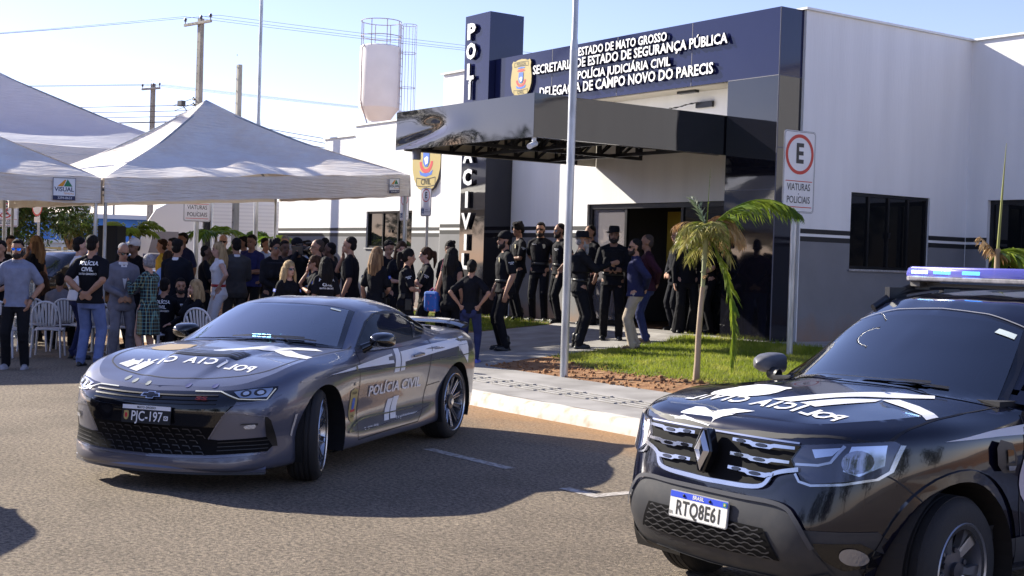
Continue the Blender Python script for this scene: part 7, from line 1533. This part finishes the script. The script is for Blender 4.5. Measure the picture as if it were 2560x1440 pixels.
    if fem: lb_.ell(pel+V(-.075, .06, -.07), V(.075, .085, .085)); lb_.ell(pel+V(-.075, -.06, -.07), V(.075, .085, .085))
    if bottom != 'bare':
        for sd_ in (1, -1):
            kn, an = leg[sd_]; g_ = .020*tight; lb_.limb([hip[sd_]+V(0, 0, -.055 if sit is None else 0), kn, an+V(0, 0, -.015)], [(.086+g_*.5)*s, (.055+g_*wide*(1.0))*s, (.040+(.022*wide*tight if 'tight' not in extras else .006)+(.05 if 'wide' in extras else 0))*s])
            if 'tight' not in extras: lb_.ell(an+V(-.012, 0, .03), V(.066, .060, .035)); lb_.ell(kn+V(-.005, 0, -.09), V(.068, .062, .04))
        lb_.build('trousers', CL[bottom], t, .013)
    if 'belt' in extras or 'redbelt' in extras:
        bl = Body(); bl.loft([(pel+V(0, 0, .07), .126*s*bw, .170*s), (pel+V(0, 0, .115), .124*s*bw, .166*s)]); bl.build('belt', M_BELT if 'belt' in extras else mat('belt red', (.35, .02, .03), .5), t, .010, 1)
    # shoes
    for sd_ in (1, -1):
        kn, an = leg[sd_]; so_ = Body(); f = Vector((1, sd_*.18, 0)).normalized()
        g = Vector((an.x, an.y, 0))
        if 'boots' in extras: so_.cap(an+V(-.01, 0, .10), an+V(-.015, 0, -.02), .052*s, .050*s)
        so_.ell(g+Vector((-.02, 0, .036))*s, V(.052, .040, .042)); so_.cap(g+(f*.01+Vector((0, 0, .040)))*s, g+(f*.135+Vector((0, 0, .030)))*s, .042*s, .036*s); so_.loft([(g+(f*.05+Vector((0, 0, .0)))*s, .135*s, .046*s), (g+(f*.05+Vector((0, 0, .02)))*s, .135*s, .046*s)], sq=2.6)
        so_.build('boot' if 'boots' in extras else 'shoe', shoe, t, .010, 1)
    # prints, badges, props
    def flatprint(name, items, back=False, m=M_DECAL):
        """items: (text,y,z,size) laid on the shirt front or back"""
        o = MB(); sgn = -1 if back else 1
        for it in items:
            if it[0] == 'badge': o.add([Vector((0, 0, 0))+Vector((chest_x(it[1], it[2], sgn)+sgn*.004, it[1]+px*s, it[2]+pz*s)) for px, pz in shield_poly(it[3], it[3]*1.25)], [tuple(range(len(shield_poly(1, 1))))]); continue
            vs, fs = text_mesh(it[0], size=it[3], bold=.03, res=2)
            o.add([Vector((chest_x(it[1]+sgn*vx*s, it[2]+vy*s, sgn)+sgn*.004, it[1]+sgn*vx*s, it[2]+vy*s)) for vx, vy, _ in vs], fs)
        o.build(name, m, t)
    def chest_x(y_, z_, sgn):
        best = 0
        for (c0, rx0, ry0), (c1, rx1, ry1) in zip(cs_, cs_[1:]):
            if min(c0.z, c1.z)-1e-4 <= z_ <= max(c0.z, c1.z)+1e-4:
                f = (z_-c0.z)/((c1.z-c0.z) or 1); cx = c0.x+(c1.x-c0.x)*f; rx = rx0+(rx1-rx0)*f; ry = ry0+(ry1-ry0)*f; return cx+sgn*rx*math.sqrt(max(.05, 1-(y_/ry)**2))
        return cs_[-2][0].x+sgn*cs_[-2][1]*.8
    if 'backprint' in extras: flatprint('back_lettering', [('POLÍCIA', 0, (1.375+dz)*s, .072), ('CIVIL', 0, (1.295+dz)*s, .072), ('MATO GROSSO', 0, (1.235+dz)*s, .036)], True)
    if 'badge' in extras: flatprint('chest_badge', [('badge', .085*s, (1.33+dz)*s, .062)], m=mat('badge pale gold', (.55, .50, .34), .4)); flatprint('name_print', [('POLICIA', -.085*s, (1.36+dz)*s, .022)])
    if 'name' in extras: flatprint('name_print', [('POLICIA', .08*s, (1.30+dz)*s, .026), ('CIVIL', .08*s, (1.275+dz)*s, .02)])
    if 'armpatch' in extras or 'armtext' in extras:
        for sd_ in (1, -1):
            el, wr, _, _ = arm[sd_]; d_ = (el-sh[sd_]).normalized(); p = sh[sd_].lerp(el, .38); out = Vector((0, sd_, 0)); out = (out-d_*out.dot(d_)).normalized(); xx = d_.cross(out)
            o = MB(); Mq = frameM(p+out*.070*s, xx, -d_)
            if Mq.to_3x3().col[2].dot(out) < 0: Mq = frameM(p+out*.070*s, -xx, -d_)
            if 'armpatch' in extras: flat_to(o, [(-.032, -.022), (.032, -.022), (.032, .022), (-.032, .022)], Mq, 0, 0); ring_to(o, Mq, .012, .012, .011, z=.002, mi=1, n=10); o.build('arm_flag', [mat('flag blue', (.05, .11, .55), .5), M_DECAL], t)
            else: text_to(o, 'POLÍCIA', Mq @ Matrix.Translation((0, .012, 0)), 0, size=.024, bold=.03); text_to(o, 'CIVIL', Mq @ Matrix.Translation((0, -.012, 0)), 0, size=.024, bold=.03); o.build('arm_lettering', M_DECAL, t)
    if top in ('suitgrey',) or 'shirtfront' in extras:
        o = MB(); P = [(0, 1.42), (.045, 1.46), (.028, 1.22), (0, 1.08), (-.028, 1.22), (-.045, 1.46)]; o.add([Vector((chest_x(p[0]*s, (p[1]+dz)*s, 1)+.006, p[0]*s, (p[1]+dz)*s)) for p in P], [(0, 1, 2, 3, 4, 5)]); o.build('shirt_front', CL['white'], t)
    if 'collar' in extras or top in ('suitgrey', 'darkgrey', 'suitblack', 'white'): o = Body(); o.loft([(nk+V(-.006, 0, -.035), .080*s, .088*s), (nk+V(-.004, 0, .012), .066*s, .070*s)]); o.build('collar', CL['white'] if top in ('suitgrey', 'darkgrey', 'suitblack', 'white') else tm, t, .010, 1)
    if 'holster' in extras: o = MB(); o.box(pel+V(.02, -.20, -.05), V(.10, .05, .18)); o.box(pel+V(-.06, -.19, .08), V(.06, .04, .08)); o.build('holster', M_BELT, t, bevel=.01)
    if 'wrist' in extras: el, wr, _, _ = arm[1]; o = MB(); o.tube([wr-(wr-el).normalized()*.012, wr-(wr-el).normalized()*.040], .034*s, 12); o.build('watch', M_SHOE, t)
    return t, arm, s
def prop_of(t, mb, name, m, label, cat, local=(0, 0, 0), **k):
    """a held or carried thing: placed in the person's frame but kept top level"""
    o = mb.build(name, m, **k); o.location = t.location; o.rotation_euler = t.rotation_euler; return tag(o, label, cat)
# ---------------------------------------------------------------- the crowd
def at_px(px, py, D):
    d = _f+_r2*((px-1280)/F_PX)+_u2*((720-py)/F_PX); k = D/d.y; return Vector((d.x*k, D, H_CAM+d.z*k))
def P_(label, px, ycrown, D, face, lim=(1.52, 1.90), **k):
    """stand a person at depth D where the photo shows the crown of the head; height follows from the ground there"""
    p = at_px(px, ycrown, D); x, y = p.x, p.y; z0 = zg(x, y); hgt = p.z-z0
    if k.get('sit') is not None: return person(label, x, y, face, 1.72, z=p.z-(1.75-.45)*1.0-.0 if False else z0, **k)
    hair = k.get('hair', ('short', 'black'))[0]; h = (hgt-.012)/1.0; h = min(max(h, lim[0]), lim[1])
    return person(label, x, y, face, h, **k)
GT, GC, GP = 'people under and beside the tents', 'officers chatting beside the coupe', 'officers lined up by the entrance'
T = P_('bearded man in grey blue polo with mirrored sunglasses and black trousers, standing before the lectern', 45, 597, 18.6, -82, top='polo', bottom='blackpants', skin='m', hair=('short', 'black'), arms=('pocket', 'loose'), extras=('mirror', 'beard', 'collar', 'wrist', 'smile'), shoe=M_SHOEG, group=GT)
P_('man in black half hidden at the left picture edge beside the grey polo man', 3, 600, 20.5, -100, arms=('front', 'front'), group=GT)
W1 = P_('woman with long streaked hair in a black ruffled dress speaking into a microphone', 92, 575, 24, 170, sex='f', hair=('long', 'streak'), sleeve='cap', arms=('chin', 'down'), group=GT)
P_('dark haired man bending over the lectern at the far left', 22, 588, 25, -60, arms=('belly', 'belly'), lean=.3, top='suitblack', sleeve='long', group=GT)
P_('man in white shirt and dark trousers turned away behind the officer in jeans', 199, 592, 20.6, 35, top='white', bottom='navy', sleeve='long', hair=('fade', 'black'), arms=('down', 'down'), skin='l', extras=('belt',), group=GT)
P_('officer seen from behind with POLÍCIA CIVIL shirt, jeans and hands clasped behind', 231, 580, 19.4, 82, bottom='jeans', hair=('short', 'black'), arms=('back', 'back'), extras=('backprint', 'wrist'), build=1.14, group=GT)
P_('balding grey haired man in pale grey suit and sunglasses with clasped hands', 308, 607, 20.2, -60, top='suitgrey', bottom='suitgrey', sleeve='long', hair=('buzz', 'grey'), arms=('front', 'front'), head=(8, 14), skin='m', extras=('shades',), build=1.08, group=GT)
P_('man in black shirt with white cap behind the grey suited man', 338, 590, 23.2, -120, skin='b', hair=('buzz', 'black'), extras=('whitecap', 'name'), arms=('down', 'belly'), build=1.15, group=GT)
PL1 = P_('grey haired woman in a dark plaid dress photographing with her phone', 374, 634, 20.0, 150, sex='f', hair=('bob', 'grey'), top='plaid', bottom='bare', sleeve='long', arms=('phone', 'phone'), extras=('dress',), skin='l', group=GT) if mat('plaid', (.012, .013, .018), .85) and CL.setdefault('plaid', MATS['plaid']) else None
P_('man in a yellow shirt looking left in front of the lorry cab', 408, 597, 25.5, 175, top='yellow', hair=('short', 'brown'), skin='m', arms=('down', 'down'), group=GT)
P_('short dark haired person between the yellow shirt and the black suit', 421, 626, 22.6, 120, sex='f', hair=('bob', 'brown'), top='lightblue', sleeve='short', group=GT)
P_('dark haired man in navy facing left between the yellow shirt and black suit', 436, 594, 24.6, 200, top='navy', skin='l', arms=('belly', 'down'), group=GT)
P_('broad man in a black suit seen from behind left of the tent sign', 444, 596, 21.6, 75, top='suitblack', bottom='suitblack', sleeve='long', arms=('front', 'front'), build=1.12, group=GT)
P_('tall man in dark polo behind the black suited man', 459, 581, 26, -120, top='navy', skin='b', arms=('down', 'down'), group=GT)
P_('dark skinned man in black holding papers right of the tent sign post', 514, 613, 23.2, 20, skin='d', hair=('buzz', 'black'), arms=('belly', 'belly'), group=GT)
WR = P_('blonde woman in white top, white trousers and red belt', 549, 604, 22.2, 205, sex='f', hair=('long', 'blond'), top='white', bottom='white', sleeve='none', arms=('hip', 'hip'), extras=('redbelt', 'tight'), skin='l', group=GT)
P_('grey cropped man with glasses and olive shirt facing the camera', 559, 586, 26.8, -88, hair=('buzz', 'grey'), top='olive', skin='l', extras=('shades', 'collar'), arms=('down', 'front'), group=GT)
P_('man in charcoal grey suit seen from behind', 592, 594, 22.8, 115, top='darkgrey', bottom='darkgrey', sleeve='long', arms=('front', 'front'), build=1.1, group=GT)
P_('man in purple navy shirt facing left behind the charcoal suit', 612, 590, 26.2, 190, top='navyshirt', skin='b', arms=('belly', 'belly'), extras=('collar',), group=GT)
P_('man in navy shirt with folded hands just left of the flagpole', 631, 586, 25, -110, top='navyshirt', sleeve='short', skin='b', arms=('belly', 'belly'), build=1.1, group=GT)
P_('man in light blue shirt seen over the curly haired officer', 663, 594, 27.2, -30, top='lightblue', sleeve='long', skin='m', group=GT)
P_('curly haired man in sunglasses and all black uniform right of the flagpole', 686, 598, 21.5, -50, sleeve='long', top='tac', hair=('curly', 'black'), skin='b', extras=('shades', 'vest'), arms=('down', 'front'), group=GT)
P_('dark skinned man behind the curly haired officer', 712, 600, 23.2, -60, skin='d', arms=('down', 'down'), group=GT)
P_('grey haired man behind the video camera operator', 714, 588, 26.5, -100, hair=('short', 'grey'), top='pinkgrey', skin='l', group=GT)
VC = P_('video camera operator in black tactical shirt', 742, 594, 22.4, -50, top='tac', sleeve='long', skin='b', arms=('camera', 'camera'), extras=('cap',), group=GT)
P_('man in pale blue shirt behind the video camera', 770, 600, 25.6, 180, top='lightblue', sleeve='long', skin='m', group=GT)
P_('blonde woman officer in sunglasses nearest the coupe roof', 722, 650, 19.4, -45, sex='f', hair=('shoulder', 'blond'), skin='l', extras=('shades', 'armpatch', 'name'), arms=('down', 'down'), group=GC)
P_('bald man in sunglasses looking left above the coupe', 797, 597, 21.6, 185, hair=('buzz', 'short'), skin='m', extras=('shades',), arms=('belly', 'belly'), build=1.1, group=GC)
P_('woman officer in sunglasses with hand near her chin', 789, 637, 20.4, 195, sex='f', hair=('pony', 'brown'), skin='m', extras=('shades', 'armpatch', 'name'), arms=('cross', 'chin'), group=GC)
P_('dark haired woman officer with POLÍCIA CIVIL on her back', 815, 641, 19.4, 115, sex='f', hair=('long', 'black'), skin='m', extras=('backprint', 'shades'), arms=('down', 'down'), group=GC)
P_('dark skinned man in black behind the woman with the printed back', 828, 605, 22.4, 165, skin='d', hair=('buzz', 'black'), extras=('armpatch',), group=GC)
P_('man mostly hidden behind the bald man', 813, 594, 24.2, 100, skin='b', group=GC)
P_('tall man in plain black T-shirt and jeans touching his face', 878, 591, 21.2, 172, bottom='darkjeans', skin='m', hair=('fade', 'black'), arms=('down', 'chin'), build=1.08, group=GC)
P_('woman officer with long sunlit brown hair seen from behind', 943, 616, 20.0, 62, sex='f', hair=('long', 'streak'), skin='m', extras=('shades', 'armpatch', 'holster'), arms=('down', 'front'), group=GC)
P_('dark haired man in black looking down behind the long haired officer', 970, 600, 22.6, -40, skin='m', arms=('belly', 'belly'), head=(0, 18), group=GC)
P_('smiling woman officer with long hair facing the camera', 1004, 602, 21.6, -75, sex='f', hair=('long', 'brown'), skin='l', extras=('name',), arms=('down', 'belly'), group=GC)
P_('woman officer with low ponytail and glasses facing right', 1019, 620, 20.0, 8, sex='f', hair=('pony', 'black'), skin='m', extras=('glasses', 'armtext', 'holster', 'name'), arms=('loose', 'belly'), group=GC)
P_('woman officer with high ponytail, badge polo and folded arms facing left', 1068, 617, 20.8, 195, sex='f', hair=('pony', 'brown'), skin='l', extras=('shades', 'badge', 'armtext', 'collar'), arms=('cross', 'cross'), group=GC)
P_('woman officer with curly top bun partly hidden by the sleeveless woman', 1126, 602, 21.6, -110, sex='f', hair=('bun', 'black'), skin='b', extras=('armtext',), arms=('belly', 'down'), group=GC)
BW = P_('woman in sleeveless black top and trousers carrying a pink strapped bag', 1131, 618, 20.0, 60, sex='f', hair=('long', 'black'), sleeve='none', skin='m', extras=('tight',), arms=('down', 'down'), group=GC)
P_('woman in black T-shirt and dark jeans with hands on her hips, seen from behind', 1180, 648, 19.5, 80, lim=(1.45, 1.9), sex='f', hair=('knot', 'black'), bottom='darkjeans', skin='m', arms=('hipback', 'hipback'), extras=('tight',), shoe=mat('sandal blue', (.10, .12, .45), .6), group=GC)
P_('broad bearded officer in black cap, badge shirt and boots on the path', 1266, 571, 21.0, 195, skin='m', hair=('buzz', 'black'), extras=('cap', 'beard', 'badge', 'armtext', 'boots', 'belt'), arms=('down', 'loose'), build=1.15, lim=(1.5, 1.86), group=GP)
P_('curly haired officer looking down against the wall beside the sign tower', 1300, 557, 26.0, 200, skin='b', hair=('curly', 'black'), extras=('badge', 'armtext', 'boots'), arms=('belly', 'belly'), head=(0, 20), group=GP)
P_('bearded officer in sunglasses leaning on the wall facing the camera', 1353, 555, 25.6, -105, skin='m', extras=('shades', 'beard', 'badge', 'boots', 'belt', 'collar'), arms=('back', 'back'), step=.10, group=GP)
P_('officer in sunglasses with wide belt, half hidden by the flagpole', 1402, 558, 25.2, 205, skin='m', hair=('fade', 'black'), extras=('shades', 'beard', 'boots', 'belt', 'name'), arms=('hip', 'hip'), step=.12, group=GP)
P_('officer behind the grey bearded man, beside the entrance door', 1478, 562, 24.6, 215, skin='m', hair=('fade', 'black'), extras=('armtext', 'boots'), arms=('loose', 'down'), group=GP)
P_('grey bearded tactical officer in a bucket hat gesturing with one hand', 1454, 577, 20.9, 8, top='tac', sleeve='long', skin='m', hair=('buzz', 'grey'), extras=('boonie', 'greybeard', 'glasses', 'boots', 'vest', 'belt'), arms=('down', 'point'), lim=(1.5, 1.84), group=GP)
P_('tactical officer in a bucket hat facing the camera in front of the entrance', 1536, 565, 21.9, -95, top='tac', sleeve='long', skin='b', hair=('buzz', 'black'), extras=('boonie', 'beard', 'vest', 'boots', 'belt'), arms=('belly', 'belly'), build=1.12, step=.08, lim=(1.5, 1.9), group=GP)
P_('bearded man in blue shirt and beige chinos with hands behind him on the lawn', 1592, 596, 20.4, 178, top='blue', sleeve='long', bottom='beige', skin='m', hair=('fade', 'black'), extras=('shades', 'beard', 'collar'), arms=('back', 'back'), shoe=M_SHOEB, build=1.1, step=.08, group=GP)
P_('bald man in burgundy shirt and jeans behind the blue shirted man', 1621, 585, 21.3, 175, top='burgundy', sleeve='long', bottom='darkjeans', skin='b', hair=('buzz', 'short'), arms=('back', 'back'), shoe=M_SHOEB, build=1.08, group=GP)
P_('man in black suit with clasped hands beside the black portal post', 1697, 568, 23.4, 200, top='suitblack', bottom='suitblack', sleeve='long', skin='l', arms=('front', 'front'), group=GP)
P_('woman in black with wide flared trousers behind the palm trunk', 1722, 574, 22.6, -85, sex='f', sleeve='long', hair=('long', 'black'), extras=('wide',), arms=('down', 'down'), skin='l', group=GP)
P_('person in black with crossed wrists right of the palm trunk', 1777, 570, 22.8, 200, sleeve='short', skin='l', arms=('front', 'front'), extras=('shirtfront', 'wrist'), group=GP)
# seated people and the plastic chairs
M_CHAIR = mat('white plastic', (.62, .62, .66), .35, var=.05, scale=5)
def chair(x, y, rz, label, proto=[None]):
    if proto[0] is None:
        t = thing('plastic_chair', label, 'chair', (x, y, 0), rz, 'white plastic chairs')
        m = MB(); m.grid([[(-.21+.43*i/8, -.20-.02*i/8+(.40+.04*i/8)*j/8, .435+.012*math.cos((j-4)*.6)+.012*(i/8)**3) for j in range(9)] for i in range(9)]); m.grid([[(.22, -.22+.44*j/8, .445-.05*k) for j in range(9)] for k in (0, 1)]); o = m.build('seat', M_CHAIR, t, smooth=50); md = o.modifiers.new('t', 'SOLIDIFY'); md.thickness = .016
        m = MB(); fr = []
        for a in np.linspace(0, PI, 15): fr.append((-.22-.11*(.18+math.sin(a)*.40/.40)*.85, .215*math.cos(a), .46+.41*math.sin(a)**.55))
        m.tube(fr, .020, 8, flat=.8); m.build('back_frame', M_CHAIR, t, smooth=60)
        for k in range(-3, 4):
            yy = k*.048; zt = .46+.41*math.sqrt(max(0, 1-(yy*1.25/.215)**2))**.55 if abs(yy) < .17 else .7; m = MB(); m.grid([[(-.215-.105*f, yy*(.82+.25*f)-.015, .47+(zt-.475)*f), (-.215-.105*f, yy*(.82+.25*f)+.015, .47+(zt-.475)*f)] for f in np.linspace(0, 1, 6)]); o = m.build('back_slat', M_CHAIR, t, smooth=60); md = o.modifiers.new('t', 'SOLIDIFY'); md.thickness = .012
        for sx, sy in ((1, 1), (1, -1), (-1, 1), (-1, -1)):
            m = MB(); m.tube([(sx*.20, sy*.195, .44), (sx*.235, sy*.225, .0)], [.030, .021], 6, flat=.7); m.build('leg', M_CHAIR, t, smooth=60)
        proto[0] = t; return t
    c = dup(proto[0]); c.location = (x, y, zg(x, y)); c.rotation_euler.z = rz; c['label'] = label; return c
rz0 = R(115)
for px, D, rz, lab in ((124, 20.9, 1.75, 'empty white plastic chair with its slatted back to us, right of the polo man'), (12, 20.6, 1.6, 'white plastic chair cut by the left picture edge'), (84, 22.0, 1.9, 'white plastic chair partly hidden behind the first empty chair'), (172, 22.2, 1.7, 'white plastic chair holding the seated grey shirted man'), (258, 21.8, 1.6, 'white plastic chair behind the legs of the officer in jeans'), (318, 21.9, 1.5, 'white plastic chair behind the grey suited man'), (402, 20.6, 1.0, 'white plastic chair right of the plaid dress'), (452, 21.3, 1.9, 'white plastic chair under the seated dark man'), (512, 20.2, 1.45, 'white plastic chair whose arched back shows above the coupe mirror'), (60, 24.0, 1.7, 'white plastic chair in the second row behind the polo man'), (215, 24.0, 1.8, 'white plastic chair in the second row behind the white shirted man')):
    p = at_px(px, 700, D); chair(p.x, p.y, rz, lab)
def sitter(label, px, D, face, **k): p = at_px(px, 700, D); return person(label, p.x, p.y, face, 1.72, sit=.45, group='seated guests', **k)
sitter('seated man in grey shirt seen from behind under the left tent', 150, 22.2, 100, top='greyshirt', sleeve='long', arms=('lap', 'lap'), skin='b')
sitter('seated guest in a black suit behind the polo man', 106, 22.8, 110, top='suitblack', sleeve='long', bottom='suitblack', hair=('long', 'brown'), arms=('lap', 'lap'))
sitter('seated dark haired man facing the camera beside the plaid dress', 452, 21.4, -70, sleeve='long', arms=('lap', 'lap'), skin='m', extras=('stubble',))
sitter('seated blonde woman in black hiding her mouth with her hand', 492, 20.6, 205, sex='f', sleeve='long', hair=('shoulder', 'blond'), arms=('chin', 'lap'), skin='l')
sitter('seated officer with white lettering on the back beside the plaid dress', 412, 20.9, 80, extras=('backprint',), arms=('lap', 'lap'))
# plaid pattern
m = MATS['plaid']; n, l = m.node_tree.nodes, m.node_tree.links; b = n['Principled BSDF']; tc = n.new('ShaderNodeTexCoord'); c = None
for ax, sc, ph in ((0, 150, 0), (1, 150, 1), (2, 120, 2)):
    wv = n.new('ShaderNodeTexWave'); wv.bands_direction = 'XYZ'[ax]; wv.inputs['Scale'].default_value = sc/20; wv.inputs['Distortion'].default_value = .6; wv.inputs['Phase Offset'].default_value = ph; l.new(tc.outputs['Object'], wv.inputs['Vector'])
    rp = n.new('ShaderNodeValToRGB'); rp.color_ramp.elements[0].position = .86; rp.color_ramp.elements[0].color = (0, 0, 0, 1); rp.color_ramp.elements[1].position = .93; rp.color_ramp.elements[1].color = ((.06, .13, .12, 1), (.16, .15, .06, 1), (.05, .15, .17, 1))[ax]; l.new(wv.outputs['Fac'], rp.inputs[0])
    if c is None: c = rp.outputs[0]
    else: ad = n.new('ShaderNodeMixRGB'); ad.blend_type = 'ADD'; ad.inputs[0].default_value = 1; l.new(c, ad.inputs[1]); l.new(rp.outputs[0], ad.inputs[2]); c = ad.outputs[0]
ad = n.new('ShaderNodeMixRGB'); ad.blend_type = 'ADD'; ad.inputs[0].default_value = 1; ad.inputs[1].default_value = (.010, .011, .018, 1); l.new(c, ad.inputs[2]); l.new(ad.outputs[0], b.inputs['Base Color'])
# held things
t, arm, s = BW; m = MB(); m.box((0, 0, 0), (.13, .24, .30)); o = prop_of(t, m, 'bag', mat('bag print', (.05, .16, .55), .7, col2=(.75, .16, .28), scale=16, ramp=(.60, .66)), 'small blue and pink printed bag hanging from a pink strap at the sleeveless woman', 'bag', bevel=.035)
o.location = t.matrix_basis @ Vector((-.05, .30, .86)); st2 = MB(); st2.tube([(0, -.03, .14), (.02, -.10, .35), (.03, -.16, .60), (0, -.17, .64)], .012, 6, flat=.5); st2.tube([(0, -.06, .14), (0, 0, .20), (0, .06, .14)], .012, 6); st2.build('strap', mat('strap pink', (.70, .22, .30), .6), o); f = MB(); f.box((.075, .0, -.05), (.05, .17, .14)); f.build('front_pocket', mat('pocket pink', (.60, .18, .42), .7), o, bevel=.02)
def in_hand(T, side, off): t, arm, s = T; el, wr, hdv, pn = arm[side]; return t.matrix_basis @ (wr+Vector(hdv).normalized()*.08+Vector(off))
bpy.context.view_layer.update()
m = MB(); m.tube([(0, 0, -.10), (0, 0, .07)], [.012, .016], 8); m.sphere((0, 0, .10), .028, 10, 8); o = m.build('microphone', mat('mic grey', (.25, .25, .27), .4, metal=.5), smooth=60); o.location = in_hand(W1, 1, (.03, .0, .0)); tag(o, 'silver microphone held by the woman in the black ruffled dress', 'microphone')
m = MB(); m.box((0, 0, 0), (.010, .16, .078)); o = m.build('phone', M_GLOSSB, bevel=.006); o.location = in_hand(PL1, 1, (.03, -.08, .03)); o.rotation_euler = PL1[0].rotation_euler; tag(o, 'black phone held up by the woman in plaid', 'phone')
v = thing('video_camera', 'black shoulder video camera held up by its operator', 'video camera', (0, 0, 0)); t, arm, s = VC; v.location = t.matrix_basis @ Vector((.20, -.05, 1.60)); v.rotation_euler = t.rotation_euler
m = MB(); m.box((0, 0, 0), (.34, .11, .15)); m.box((-.03, 0, .10), (.22, .03, .03)); m.box((-.12, 0, .08), (.04, .03, .05)); m.box((.06, 0, .08), (.04, .03, .05)); m.build('camera_body', M_TRIM, v, bevel=.01); m = MB(); m.tube([(.17, 0, 0), (.26, 0, 0), (.27, 0, 0), (.34, 0, 0)], [.05, .05, .065, .065], 16); m.build('lens', M_GLOSSB, v, smooth=40); m = MB(); m.tube([(.05, .09, .12), (.26, .09, .13)], .02, 10); m.build('shotgun_microphone', M_TRIM, v); m = MB(); m.box((.02, .13, .02), (.09, .02, .07)); m.build('view_screen', M_GLOSSB, v)
# ================================================================ bake the fused skins
bpy.context.view_layer.update(); _dg = bpy.context.evaluated_depsgraph_get()
_new = [(o, bpy.data.meshes.new_from_object(o.evaluated_get(_dg))) for o in REMESH]
for o, me in _new:
    nm = o.data.name; o.modifiers.clear(); o.data = me
print('people polys', sum(len(o.data.polygons) for o in REMESH), 'objects', len(S.objects))
